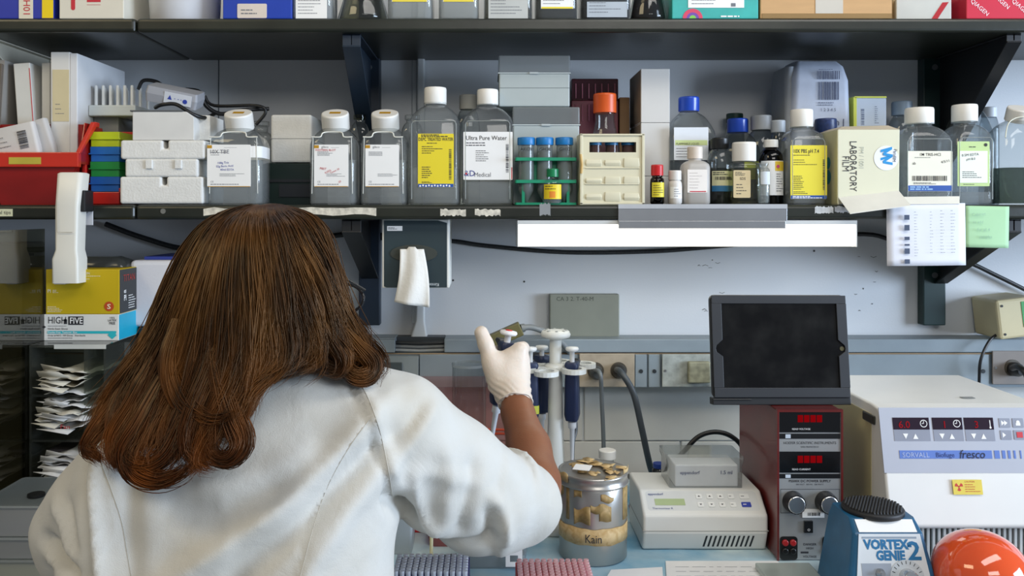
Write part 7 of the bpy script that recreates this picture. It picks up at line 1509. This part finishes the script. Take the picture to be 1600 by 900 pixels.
back = union([cone(P(255, 750, .99), P(545, 705, .99), .088, .080), cone(P(262, 830, .975), P(472, 820, .97), .103, .103), cone(P(250, 960, .96), P(476, 960, .96), .10, .10),
    cone(P(245, 1180, .95), P(490, 1180, .95), .11, .11), cone(P(330, 680, .995), P(400, 655, .995), .06, .06), cone(P(395, 640, .99), P(560, 652, .99), .056, .059), cone(P(425, 640, .985), P(470, 632, .99), .057, .052)], 0.05)
def sleeve(x, y, z):
    r = union(chain([(575, 664, .995, .058), (622, 668, .995, .061), (700, 742, 1.05, .071), (752, 778, 1.085, .068), (785, 784, 1.106, .056)]), 0.015)(x, y, z)
    # drooping lower fold near the elbow
    return smin(r, cone(P(712, 768, 1.07), P(796, 822, 1.10), .043, .018)(x, y, z), 0.018)
larm = union(chain([(205, 752, .985, .060), (160, 790, .985, .056), (118, 826, .99, .044), (125, 850, 1.0, .044), (160, 895, 1.05, .040), (222, 898, 1.11, .036)]), 0.02)
CA = P(783, 770, 1.10); CD = (P(812, 786, 1.122)-P(755, 762, 1.082)).normalized()
cufff = lambda x, y, z: np.maximum(np.maximum(union(chain([(786, 774, 1.104, .0635), (812, 783, 1.118, .0530)]), 0.01)(x, y, z), -((x-CA.x)*CD.x+(y-CA.y)*CD.y+(z-CA.z)*CD.z)), -union(chain([(822, 790, 1.14, .036), (832, 745, 1.20, .038), (830, 700, 1.26, .045)]), 0.01)(x, y, z))
def coat(x, y, z):
    a = smin(back(x, y, z), sleeve(x, y, z), 0.014); a = smin(a, larm(x, y, z), 0.018)
    # the neck opening
    nk = cone(hp(0, -0.01, -0.09), hp(0, 0.0, 0.0), 0.052, 0.058)(x, y, z)
    a = np.maximum(a, -nk)
    return smin(a, cufff(x, y, z), 0.002)
vs, fs = surf_net(coat, (-0.62, 0.78, 0.56), (0.17, 1.24, 1.36), 0.0055)
vs = relaxed(vs, fs, 3); N = normals(vs, fs)
# creases: polylines in the plane of the back (photo px), amplitude in m, width in m; act where the cloth faces the viewer's side
def px2w(pts, d): return np.array([(X(a, d), Z(b, d)) for a, b in pts])
creases = [
 ([(548, 578), (575, 620), (598, 680), (612, 740), (618, 800)], 0.98, -0.0030, 0.0035), ([(560, 578), (588, 622), (612, 684), (626, 740), (632, 790)], 0.98, 0.0035, 0.010),
 ([(600, 640), (545, 700), (470, 770), (390, 820), (300, 880), (240, 920)], 0.90, 0.0075, 0.016), ([(600, 690), (540, 745), (470, 810), (400, 870), (350, 930)], 0.90, -0.0065, 0.017), ([(605, 720), (540, 800), (500, 860), (470, 920)], 0.90, 0.0055, 0.015),
 ([(575, 660), (520, 740), (490, 810), (470, 900)], 0.90, -0.0016, 0.0025),
 ([(152, 700), (175, 770), (190, 830), (200, 880), (203, 930)], 0.93, 0.0065, 0.0085), ([(140, 720), (160, 790), (172, 850), (176, 900)], 0.93, -0.0060, 0.010), ([(215, 720), (225, 790), (235, 850), (240, 900)], 0.92, -0.0040, 0.014),
 ([(80, 835), (110, 848), (140, 850), (165, 868)], 0.95, -0.0085, 0.0075), ([(85, 860), (115, 872), (150, 880), (175, 900)], 0.95, 0.005, 0.009), ([(100, 780), (125, 800), (140, 830), (150, 860)], 0.95, 0.004, 0.009), ([(118, 770), (140, 800), (158, 840)], 0.95, -0.004, 0.008),
 ([(300, 760), (400, 745), (500, 705)], 0.89, 0.0030, 0.018), ([(250, 790), (350, 800), (460, 760)], 0.89, -0.0035, 0.018),
 ([(680, 628), (660, 655), (630, 690), (610, 720)], 1.0, 0.0030, 0.008), ([(665, 615), (645, 645), (618, 670)], 1.0, -0.0030, 0.008),
 ([(620, 745), (632, 760), (642, 790), (645, 812)], 1.0, -0.0120, 0.009), ([(650, 720), (652, 760), (664, 800), (690, 838)], 1.0, 0.0060, 0.010),
 ([(740, 700), (738, 740), (724, 790), (716, 830)], 1.03, -0.0050, 0.011), ([(700, 670), (705, 720), (700, 780), (690, 820)], 1.03, 0.0040, 0.012), ([(770, 760), (782, 800), (786, 845)], 1.04, 0.0070, 0.009), ([(765, 775), (768, 810), (770, 840)], 1.04, -0.0045, 0.009),
 ([(650, 835), (700, 842), (745, 838), (790, 828)], 1.04, -0.0050, 0.009), ([(645, 700), (700, 720), (760, 750)], 1.02, 0.0030, 0.012)]
D = np.zeros(len(vs)); facing = np.clip(-N[:, 1]*1.6+0.25, 0, 1)
for pts, dd, amp, wd in creases:
    q = px2w(pts, dd); best = np.full(len(vs), 9.0); tb = np.zeros(len(vs)); n_ = len(q)-1
    for i in range(n_):
        a, b = q[i], q[i+1]; ab = b-a; t_ = np.clip(((vs[:, 0]-a[0])*ab[0]+(vs[:, 2]-a[1])*ab[1])/(ab**2).sum(), 0, 1)
        di = np.hypot(vs[:, 0]-a[0]-t_*ab[0], vs[:, 2]-a[1]-t_*ab[1]); m_ = di < best; best[m_] = di[m_]; tb[m_] = (i+t_[m_])/n_
    D += 1.9*amp*np.exp(-(best/(wd*0.85))**2)*np.clip(np.sin(PI*np.clip(tb*0.9+0.08, 0, 1))*2.2, 0, 1)
pxv = CX+F*vs[:, 0]/vs[:, 1]; pyv = CY-F*(vs[:, 2]-CZ)/vs[:, 1]; lx = np.interp(pyv, [720, 765, 800, 840], [787, 780, 784, 776])
D += 0.0058/(1+np.exp(-np.clip((pxv-lx)/1.2, -30, 30)))*((vs[:, 1] > 1.0) & (pxv > 740) & (vs[:, 2] > 1.0) & (pyv > 700))
ph_ = 42*(vs[:, 0]*0.62-vs[:, 2]*0.78)+2.0*np.sin(13*vs[:, 0]+9*vs[:, 2])+1.2*np.sin(31*vs[:, 2]-7*vs[:, 0])
D += 0.0022*np.exp(-(np.sin(ph_)/0.30)**2)*np.clip(np.sin(17*vs[:, 0]+2)*np.sin(15*vs[:, 2]+1)+0.1, 0, 1)
D += 0.0012*np.sin(vs[:, 0]*70+vs[:, 2]*45)*np.sin(vs[:, 2]*60-vs[:, 0]*25)
vs = vs+N*(D*facing)[:, None]
coat_o = np_obj('lab_coat', vs, fs, COAT, per, relax=1, label='white lab coat with a sleeve turned up at the elbow')
from mathutils.bvhtree import BVHTree
bv = BVHTree.FromPolygons([tuple(v.co) for v in coat_o.data.vertices], [tuple(p.vertices) for p in coat_o.data.polygons])
SEAM = mat('bdbab0', 0.8, var=0.05)
for nm_, pth in (('armhole_seam', [(545, 572), (572, 615), (592, 668), (606, 730), (614, 780)]), ('back_seam', [(578, 655), (545, 700), (512, 760), (488, 830), (468, 905)]), ('armhole_seam', [(152, 708), (172, 760), (190, 815), (198, 860), (206, 905)])):
    pp = smoothpath([(a_, 0, b_) for a_, b_ in pth], 14); q = []
    for w_ in pp:
        dr = Vector(((w_.x-CX)/F, 1, -(w_.z-CY)/F)).normalized(); h_ = bv.ray_cast(Vector((0, 0, CZ)), dr)
        if h_[0] is not None: q.append(h_[0]-dr*0.0001)
    if len(q) > 3: mb = MB(); mb.tube(q, 0.00055, 5); obj(nm_, mb, SEAM, coat_o)
# trousers and shoes (below the picture)
tro = union([cone((-0.33, .93, .80), (-0.33, .93, .10), .085, .06), cone((-0.17, .93, .80), (-0.17, .93, .10), .085, .06), cone((-0.35, .94, .84), (-0.16, .94, .84), .10, .10)], 0.03)
vs, fs = surf_net(tro, (-0.5, 0.8, 0.03), (0.0, 1.07, 0.96), 0.012); np_obj('trousers', vs, fs, mat('2b2f3a', 0.8), per)
for sx in (-0.33, -0.17):
    sh = union([cone((sx, .92, .035), (sx, 1.08, .028), .038, .030), cone((sx, .92, .05), (sx, .92, .09), .04, .045)], 0.02); g = lambda x, y, z, sh=sh: np.maximum(sh(x, y, z), -(z-0.001))
    vs, fs = surf_net(g, (sx-0.07, .84, -0.02), (sx+0.07, 1.14, .14), 0.008); np_obj('shoe', vs, fs, mat('1b1b1d', 0.5), per)
# ---- gloved hand closed round a pipette
GD = 1.33
gl = []
for px, py, dd in ((812, 549, 1.330), (815, 564, 1.332), (815, 580, 1.330), (812, 596, 1.326)): gl.append(cone(P(801, 612, 1.312), P(px, py, dd), .0215, .0125))
gl += [cone(P(800, 614, 1.311), P(784, 566, 1.326), .023, .015), cone(P(786, 604, 1.318), P(772, 574, 1.324), .018, .0155), cone(P(790, 596, 1.322), P(800, 560, 1.330), .022, .017)]
thumb = union(chain([(780, 596, 1.320, .0175), (767, 562, 1.326, .0138), (759, 538, 1.330, .0118), (752, 520, 1.332, .0112)]), 0.006)
palm = union(gl, 0.010)
def fing(py, l): return union(chain([(813, py, 1.330, .0120), (817, py-2, 1.356, .0102), (809, py-1, 1.377, .0096), (790, py+1, 1.385-0.004*l, .0090), (776, py+2, 1.374-0.004*l, .0082), (771, py+2, 1.362-0.002*l, .0074)]), 0.004)
fingers = [fing(546, 0), fing(563, 0.3), fing(580, 0.6), fing(596, 1.4)]
idx_tip = union(chain([(813, 546, 1.330, .0120), (817, 538, 1.350, .0105), (808, 536, 1.368, .0096)]), 0.004)
cuffg = union(chain([(802, 604, 1.318, .0225), (803, 618, 1.306, .0245), (805, 630, 1.294, .0265)]), 0.006)
def glove(x, y, z):
    r = smin(palm(x, y, z), thumb(x, y, z), 0.010)
    fmin = fingers[0](x, y, z)
    for g in fingers[1:]: fmin = np.minimum(fmin, g(x, y, z))
    r = smin(r, fmin, 0.005); r = smin(r, cuffg(x, y, z), 0.008)
    # open hem, cut square to the forearm
    ax_ = (P(806, 640, 1.285)-P(803, 612, 1.31)).normalized(); o_ = P(805.5, 630, 1.293); cut = (x-o_.x)*ax_.x+(y-o_.y)*ax_.y+(z-o_.z)*ax_.z
    return np.maximum(r, cut-0.001)
vs, fs = surf_net(glove, (-0.05, 1.24, 1.10), (0.11, 1.42, 1.30), 0.0026)
vs = relaxed(vs, fs, 2); N = normals(vs, fs)
# fine wrinkles near the wrist of the glove
zz_ = (vs[:, 2]-Z(612, 1.32)); wk = np.exp(-(zz_/0.017)**2)*0.0011*np.sin(vs[:, 0]*420+vs[:, 2]*700+1.5*np.sin(vs[:, 0]*160)); vs = vs+N*wk[:, None]
def latex():
    m, t, out = nt('latex'); b = t.nodes.new('ShaderNodeBsdfPrincipled'); t.links.new(b.outputs[0], out.inputs[0]); b.inputs['Base Color'].default_value = (*lin('ddd0c2'), 1); b.inputs['Roughness'].default_value = 0.42
    b.inputs['Subsurface Weight'].default_value = 0.2; b.inputs['Subsurface Radius'].default_value = (0.008, 0.004, 0.003)
    tc = t.nodes.new('ShaderNodeTexCoord'); n2 = t.nodes.new('ShaderNodeTexNoise'); n2.inputs['Scale'].default_value = 110; n2.inputs['Distortion'].default_value = 1.5; bp = t.nodes.new('ShaderNodeBump'); bp.inputs['Strength'].default_value = 0.25; bp.inputs['Distance'].default_value = 0.0015
    t.links.new(tc.outputs['Object'], n2.inputs['Vector']); t.links.new(n2.outputs[0], bp.inputs['Height']); t.links.new(bp.outputs[0], b.inputs['Normal']); return m
LX = latex(); gv = np_obj('glove', vs, fs, LX, per, relax=0, label='off-white latex glove')
# rolled hem of the glove
ax_ = (P(806, 640, 1.285)-P(803, 612, 1.31)).normalized(); o_ = P(805.5, 630, 1.293); e1 = ax_.orthogonal().normalized(); e2 = ax_.cross(e1)
mb = MB(); mb.tube([o_+e1*0.0262*math.cos(2*PI*k/40)+e2*0.0262*math.sin(2*PI*k/40)+ax_*(0.001*math.sin(k*0.9)) for k in range(41)], 0.0013, 8); obj('hem', mb, LX, gv)
# pipette in the hand
pipette('dark pipette with a red-dotted white plunger held in the gloved hand', P(790, 549, 1.352), 0.033, 0, 'e9e9ea', rot=(0.05, 0.15, 0.35), held=True)
# ---- glasses
g = MB(); a = hp(0.068, 0.02, 0.012); b_ = hp(0.066, 0.098, 0.004); g.tube([a, a.lerp(b_, 0.5), b_], 0.0019, 8)
a2 = hp(-0.068, 0.02, 0.012); b2 = hp(-0.066, 0.098, 0.004); g2 = MB()
gl_o = thing('glasses', 'x', 'x', (0, 0, 0)); del gl_o['label'], gl_o['category']; gl_o.parent = per
obj('temple', g, mat('17181a', 0.25), gl_o); g2.tube([a2, a2.lerp(b2, 0.5), b2], 0.0019, 8); obj('temple', g2, mat('17181a', 0.25), gl_o)
for s in (-1, 1):
    ring = [hp(s*0.036+0.029*math.cos(2*PI*k/36)*1.0, 0.100, -0.008+0.019*math.sin(2*PI*k/36)) for k in range(37)]
    mb = MB(); mb.tube(ring, 0.0020, 8); obj('rim', mb, mat('17181a', 0.25), gl_o); mb = MB(); mb.add(ring[:-1], [tuple(range(36))]); obj('lens', mb, clear('e9efef', 1.5, 0.02, 0.8), gl_o)
mb = MB(); mb.tube([hp(-0.008, 0.101, -0.004), hp(0, 0.103, 0.0), hp(0.008, 0.101, -0.004)], 0.0018, 8); obj('bridge', mb, mat('17181a', 0.25), gl_o)

# ---- hair
G = [
 [(385, 323, 1.0), (335, 338, .995), (295, 385, .99), (265, 450, .98), (235, 520, .96), (195, 575, .945), (160, 625, .93), (142, 670, .91), (140, 702, .90)],
 [(388, 322, .995), (345, 345, .965), (312, 400, .945), (288, 470, .93), (262, 540, .92), (225, 610, .905), (195, 670, .885), (182, 712, .87), (196, 732, .862)],
 [(392, 321, .99), (358, 350, .945), (335, 410, .92), (318, 480, .905), (300, 550, .895), (268, 630, .88), (240, 690, .86), (228, 722, .85), (256, 738, .845)],
 [(396, 321, .985), (372, 352, .935), (360, 415, .905), (350, 490, .89), (338, 570, .88), (315, 640, .87), (298, 690, .855), (282, 722, .85), (306, 726, .845)],
 [(402, 321, .98), (390, 355, .93), (388, 420, .90), (386, 500, .885), (382, 570, .875), (372, 630, .865), (350, 672, .855), (338, 700, .85), (364, 704, .845)],
 [(408, 321, .98), (408, 355, .93), (414, 420, .90), (418, 490, .885), (408, 550, .88), (390, 590, .872), (376, 625, .866), (370, 655, .86), (386, 668, .855)],
 [(414, 321, .98), (430, 352, .93), (445, 410, .905), (458, 470, .895), (466, 525, .895), (458, 562, .89), (430, 582, .885), (402, 598, .875), (388, 625, .87)],
 [(420, 321, .985), (450, 350, .94), (475, 405, .92), (495, 460, .915), (510, 515, .92), (520, 550, .925), (512, 572, .928), (490, 574, .93), (470, 566, .925)],
 [(426, 322, .99), (470, 345, .96), (497, 395, .95), (515, 450, .95), (535, 500, .955), (558, 545, .955), (570, 570, .955), (556, 584, .952), (534, 572, .95)],
 [(430, 323, 1.0), (483, 342, .995), (508, 378, 1.0), (517, 430, 1.005), (533, 485, 1.0), (558, 525, .99), (580, 560, .975), (584, 580, .965), (566, 588, .955)]]
NT = 30
def resample(pts):
    x0 = pts[0][0]; pts = [(x0+(x0-408)*0.1, 330, 1.055), (x0, 322.5, 1.02)]+pts[1:]
    q = smoothpath([P(*p) for p in pts], 8); q = np.array([tuple(v) for v in q]); s = np.concatenate([[0], np.cumsum(np.linalg.norm(np.diff(q, axis=0), axis=1))]); s /= s[-1]
    t = np.linspace(0, 1, NT); return np.stack([np.interp(t, s, q[:, k]) for k in range(3)], 1)
GR = np.array([resample(g_) for g_ in G])          # guides x t x 3
def hair_at(u):
    """strand centre line for u in 0..1 (left outline to right outline)"""
    x = u*(len(G)-1); i = min(int(x), len(G)-2); f = x-i
    p0, p1, p2, p3 = GR[max(i-1, 0)], GR[i], GR[i+1], GR[min(i+2, len(G)-1)]
    return 0.5*((2*p1)+(p2-p0)*f+(2*p0-5*p1+4*p2-p3)*f*f+(p3-p0+3*p1-3*p2)*f**3)
def hairmat(h0, h1, h2):
    m, t, out = nt('brown_hair'); b = t.nodes.new('ShaderNodeBsdfPrincipled'); t.links.new(b.outputs[0], out.inputs[0])
    geo = t.nodes.new('ShaderNodeNewGeometry'); r = t.nodes.new('ShaderNodeValToRGB'); t.links.new(geo.outputs['Random Per Island'], r.inputs[0])
    r.color_ramp.elements[0].color = (*lin(h0), 1); r.color_ramp.elements[1].color = (*lin(h1), 1)
    tc = t.nodes.new('ShaderNodeTexCoord'); n = t.nodes.new('ShaderNodeTexNoise'); n.inputs['Scale'].default_value = 9; mp = t.nodes.new('ShaderNodeMapping'); mp.inputs['Scale'].default_value = (4.0, 2, 0.8)
    t.links.new(tc.outputs['Object'], mp.inputs[0]); t.links.new(mp.outputs[0], n.inputs['Vector'])
    mr = t.nodes.new('ShaderNodeMapRange'); mr.inputs[1].default_value = 0.45; mr.inputs[2].default_value = 0.75; t.links.new(n.outputs[0], mr.inputs[0])
    mx = t.nodes.new('ShaderNodeMix'); mx.data_type = 'RGBA'; t.links.new(mr.outputs[0], mx.inputs['Factor']); t.links.new(r.outputs[0], mx.inputs['A']); mx.inputs['B'].default_value = (*lin(h2), 1)
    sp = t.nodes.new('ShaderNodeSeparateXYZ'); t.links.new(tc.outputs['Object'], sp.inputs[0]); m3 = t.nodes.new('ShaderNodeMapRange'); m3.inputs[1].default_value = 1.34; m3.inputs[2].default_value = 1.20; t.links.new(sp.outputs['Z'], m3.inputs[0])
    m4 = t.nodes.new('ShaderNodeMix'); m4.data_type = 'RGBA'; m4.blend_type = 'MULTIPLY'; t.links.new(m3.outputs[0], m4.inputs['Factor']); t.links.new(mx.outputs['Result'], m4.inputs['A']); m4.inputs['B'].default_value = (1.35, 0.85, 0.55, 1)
    t.links.new(m4.outputs['Result'], b.inputs['Base Color']); b.inputs['Roughness'].default_value = 0.38; b.inputs['Specular IOR Level'].default_value = 0.45; b.inputs['Specular Tint'].default_value = (1.0, 0.80, 0.55, 1); return m
HM = hairmat('1c1008', '472b13', '63401a')
# solid core of the hair
core = [ell(hc-fd*0.012+Vector((0, 0, 0.004)), (0.068, 0.080, 0.079))]
HC = np.array(hc-fd*0.012+Vector((0, 0, 0.004))); HR = np.array([0.0715, 0.0835, 0.0825])
for k in range(0, 37):
    c_ = hair_at(k/36); a_ = 2
    for j in range(5, 26, 3):
        e = 1-j/30; r0 = 0.020*(0.45+0.75*e); off = 0.006+r0
        p, q = c_[j].copy(), c_[min(j+3, 27)].copy(); r1 = 0.020*(0.45+0.75*(1-(j+3)/30))
        sx = (0.5-k/36)*2
        f0, f1 = min(1, 0.1+j/16), min(1, 0.1+(j+3)/16); p[2] -= r0*max(0, 1.6-j/8); q[2] -= r1*max(0, 1.6-(j+3)/8); r0 *= f0; r1 *= f1
        for w_, rr_ in ((p, r0), (q, r1)): w_[1] += (0.004+rr_)*math.sqrt(max(0.05, 1-sx*sx)); w_[0] += sx*abs(sx)*(rr_+0.003)
        core.append(cone(p, q, r0, r1))
def coref(x, y, z):
    r = core[0](x, y, z)
    for g_ in core[1:]: r = np.minimum(r, g_(x, y, z))
    ff = (x-hc.x)*fd.x+(y-hc.y)*fd.y+(z-hc.z)*fd.z     # keep the face free
    return np.where((z > hc.z-0.12) & (z < hc.z+0.055), np.maximum(r, ff-0.050), r)
vs, fs = surf_net(coref, (-0.48, 0.82, 1.13), (-0.10, 1.12, 1.485), 0.0062)
hb = np_obj('hair', vs, fs, hairmat('1e1008', '35200f', '3a220e'), per, relax=4, label='long wavy reddish-brown hair')
# locks: clumps of fine strands
R = np.random.default_rng(5); T = np.linspace(0, 1, NT); allv = []; allf = []; base = 0; NS = 3
ncl = 300; per_cl = 34
ang = np.arange(NS)*2*PI/NS
for c in range(ncl):
    u0 = (c+R.uniform(0, 1))/ncl; u0 = min(max(u0+R.normal(0, 0.01), 0), 1)
    lay = R.uniform(0, 1)**1.3; ph, fr, am = R.uniform(0, 6.28), R.uniform(5, 11), R.uniform(0.003, 0.013)
    curl_r = R.uniform(0.006, 0.019)*(R.uniform() < 0.8); cph = R.uniform(0, 6.28); cs = R.choice([-1, 1]); endk = R.uniform(0.80, 1.0); lift = R.uniform(-0.002, 0.004)
    for s in range(per_cl):
        u = min(max(u0+R.normal(0, 0.012), -0.0), 1.0); sp = R.normal(0, 1, 2)
        line = hair_at(u); cen = hair_at(u0); clump = (T**1.2)[:, None]*0.84
        pts = line*(1-clump)+cen*clump
        spread = (0.0012+0.0035*np.sin(T*PI*0.9))[:, None]
        pts = pts+spread*np.array([sp[0], 0.5*sp[1], 0.3*sp[0]])
        pts[:, 1] += -0.0035*np.minimum(T*5, 1)+lay*0.007-lift*T
        w_ = am*(T**1.4)*np.sin(ph+fr*T*1.2); pts[:, 0] += w_; pts[:, 1] += -0.5*np.abs(am)*(T**1.4)*np.cos(ph+fr*T*1.3)
        # spiral ends
        q = np.clip((T-0.66)/0.34, 0, 1); th = cph+cs*q*(4.6+0.3*sp[0]); pts[:, 0] += curl_r*q*(np.cos(th)-math.cos(cph)*0.4); pts[:, 2] += 0.7*curl_r*q*np.sin(th); pts[:, 1] += -0.6*curl_r*q*(0.6+0.6*np.sin(th+1.1))
        # fly-aways
        if R.uniform() < 0.11: pts[:, 0] += R.normal(0, 0.008)*T**1.5; pts[:, 2] += R.normal(0, 0.006)*T; pts[:, 1] -= abs(R.normal(0, 0.005))*T
        qn = (pts-HC)/HR; ln = np.linalg.norm(qn, axis=1); k_in = (ln < 1)&(pts[:, 2] > HC[2]-0.04); pts[k_in] = HC+qn[k_in]/ln[k_in][:, None]*HR*(1+0.02*lay)
        tt = np.linspace(0, endk*R.uniform(0.93, 1.0), NT); pts = np.stack([np.interp(tt, T, pts[:, k]) for k in range(3)], 1)
        tg = np.gradient(pts, axis=0); tg /= np.linalg.norm(tg, axis=1)[:, None]+1e-9; e1_ = np.cross(tg, [0.1, 1, 0.2]); e1_ /= np.linalg.norm(e1_, axis=1)[:, None]+1e-9; e2_ = np.cross(tg, e1_)
        rad = (0.00062*np.clip(1.15-T**4, 0.15, 1))[:, None, None]
        ringv = pts[:, None, :]+rad*(np.cos(ang)[None, :, None]*e1_[:, None, :]+np.sin(ang)[None, :, None]*e2_[:, None, :]); allv.append(ringv.reshape(-1, 3))
        i = np.arange(NT-1)[:, None]*NS; k = np.arange(NS)[None, :]; k2 = (k+1) % NS
        allf.append((np.stack([i+k, i+k2, i+NS+k2, i+NS+k], -1)).reshape(-1, 4)+base); base += NT*NS
LOCKS = [
 ([(322, 520, .882), (340, 590, .868), (362, 650, .852), (378, 690, .842), (362, 716, .838), (338, 716, .838), (328, 698, .842), (342, 684, .846)], .012, 1),
 ([(250, 590, .885), (222, 660, .868), (200, 705, .858), (212, 738, .848), (250, 750, .842), (285, 738, .842), (298, 718, .846)], .011, 2),
 ([(205, 590, .92), (168, 645, .905), (143, 684, .895), (136, 702, .89), (150, 712, .885), (160, 722, .885)], .008, 2),
 ([(272, 500, .90), (262, 570, .885), (282, 625, .868), (322, 652, .852), (352, 652, .845), (366, 640, .845)], .010, 3),
 ([(520, 500, .93), (556, 540, .935), (582, 566, .94), (578, 586, .935), (556, 588, .930), (540, 574, .930), (545, 558, .932), (560, 560, .928)], .010, 1),
 ([(458, 500, .893), (452, 545, .885), (425, 580, .874), (398, 610, .864), (388, 640, .855), (374, 660, .848)], .009, 1),
 ([(310, 580, .880), (284, 650, .862), (262, 705, .850), (232, 728, .845), (206, 722, .848), (196, 705, .855)], .010, 2),
 ([(185, 610, .905), (176, 665, .890), (192, 712, .872), (226, 726, .858), (252, 714, .852)], .009, 3),
 ([(386, 460, .885), (378, 545, .874), (352, 620, .860), (318, 685, .848), (312, 722, .840), (336, 730, .838)], .010, 2),
 ([(345, 500, .888), (326, 580, .872), (300, 650, .856), (292, 700, .846), (308, 722, .842), (292, 742, .840)], .009, 1),
 ([(235, 560, .905), (205, 630, .890), (180, 680, .878), (178, 716, .868), (196, 734, .862)], .009, 2),
 ([(495, 490, .905), (515, 530, .910), (536, 560, .912), (528, 580, .912), (508, 574, .910)], .008, 1),
 ([(420, 520, .884), (408, 580, .872), (380, 615, .862), (366, 660, .850), (388, 676, .846)], .008, 1)]
for path, rad_, _k in LOCKS:
    q = np.array([tuple(v) for v in smoothpath([P(*p) for p in path], 8)]); s_ = np.concatenate([[0], np.cumsum(np.linalg.norm(np.diff(q, axis=0), axis=1))]); s_ /= s_[-1]
    cl = np.stack([np.interp(T, s_, q[:, k]) for k in range(3)], 1); tg0 = np.gradient(cl, axis=0); tg0 /= np.linalg.norm(tg0, axis=1)[:, None]; sd_ = np.cross(tg0, [0, 1, 0]); sd_ /= np.linalg.norm(sd_, axis=1)[:, None]+1e-9; up_ = np.cross(tg0, sd_)
    env = np.sin(PI*np.clip(0.10+0.80*T, 0, 1))**0.7*np.clip(1.25-T**3, 0.3, 1)
    for s in range(330):
        a_, r_ = R.uniform(0, 6.28), rad_*math.sqrt(R.uniform(0, 1))*(1.0 if R.uniform() > 0.05 else 1.3); tw = a_+T*1.3
        pts = cl+(r_*env*np.cos(tw))[:, None]*sd_+(0.55*r_*env*np.sin(tw))[:, None]*up_; pts[:, 1] += 0.008*(1-np.minimum(T*5, 1)); j_ = R.normal(0, 0.0032, 3); pts += (T**2)[:, None]*j_+0.0012*np.sin(T*9+R.uniform(0, 6.28))[:, None]*T[:, None]
        tt = np.linspace(0, R.uniform(0.86, 1.0), NT); pts = np.stack([np.interp(tt, T, pts[:, k]) for k in range(3)], 1)
        tg = np.gradient(pts, axis=0); tg /= np.linalg.norm(tg, axis=1)[:, None]+1e-9; e1_ = np.cross(tg, [0.1, 1, 0.2]); e1_ /= np.linalg.norm(e1_, axis=1)[:, None]+1e-9; e2_ = np.cross(tg, e1_)
        rad = (0.0006*np.clip(1.15-T**4, 0.15, 1))[:, None, None]
        ringv = pts[:, None, :]+rad*(np.cos(ang)[None, :, None]*e1_[:, None, :]+np.sin(ang)[None, :, None]*e2_[:, None, :]); allv.append(ringv.reshape(-1, 3))
        i = np.arange(NT-1)[:, None]*NS; k = np.arange(NS)[None, :]; k2 = (k+1) % NS
        allf.append((np.stack([i+k, i+k2, i+NS+k2, i+NS+k], -1)).reshape(-1, 4)+base); base += NT*NS
V_ = np.concatenate(allv).astype(np.float32); F_ = np.concatenate(allf).astype(np.int32)
me = bpy.data.meshes.new('hair_locks'); me.vertices.add(len(V_)); me.vertices.foreach_set('co', V_.ravel()); me.loops.add(F_.size); me.loops.foreach_set('vertex_index', F_.ravel()); me.polygons.add(len(F_))
me.polygons.foreach_set('loop_start', np.arange(0, F_.size, 4, dtype=np.int32)); me.polygons.foreach_set('use_smooth', np.ones(len(F_), bool)); me.update(calc_edges=True); me.materials.append(HM)
hl = bpy.data.objects.new('hair_locks', me); COL.objects.link(hl); hl.parent = hb; hl['kind'] = 'stuff'; hl['label'] = 'fine loose strands with curled ends'
# stray curl on the coat
for pts in ([(352, 640, .86), (356, 655, .856), (370, 662, .85), (385, 650, .848), (393, 628, .85)], [(150, 690, .90), (140, 700, .90), (150, 715, .893), (158, 722, .89)]):
    mb = MB(); n_ = 8
    for k in range(14):
        j = [R.normal(0, 0.0012) for _ in range(3)]; q = smoothpath([P(*p)+Vector(j) for p in pts], 6); mb.tube(q, [0.0005*(1-0.7*i/len(q)) for i in range(len(q))], 4)
    o = obj('stray_curl', mb, HM, hb)
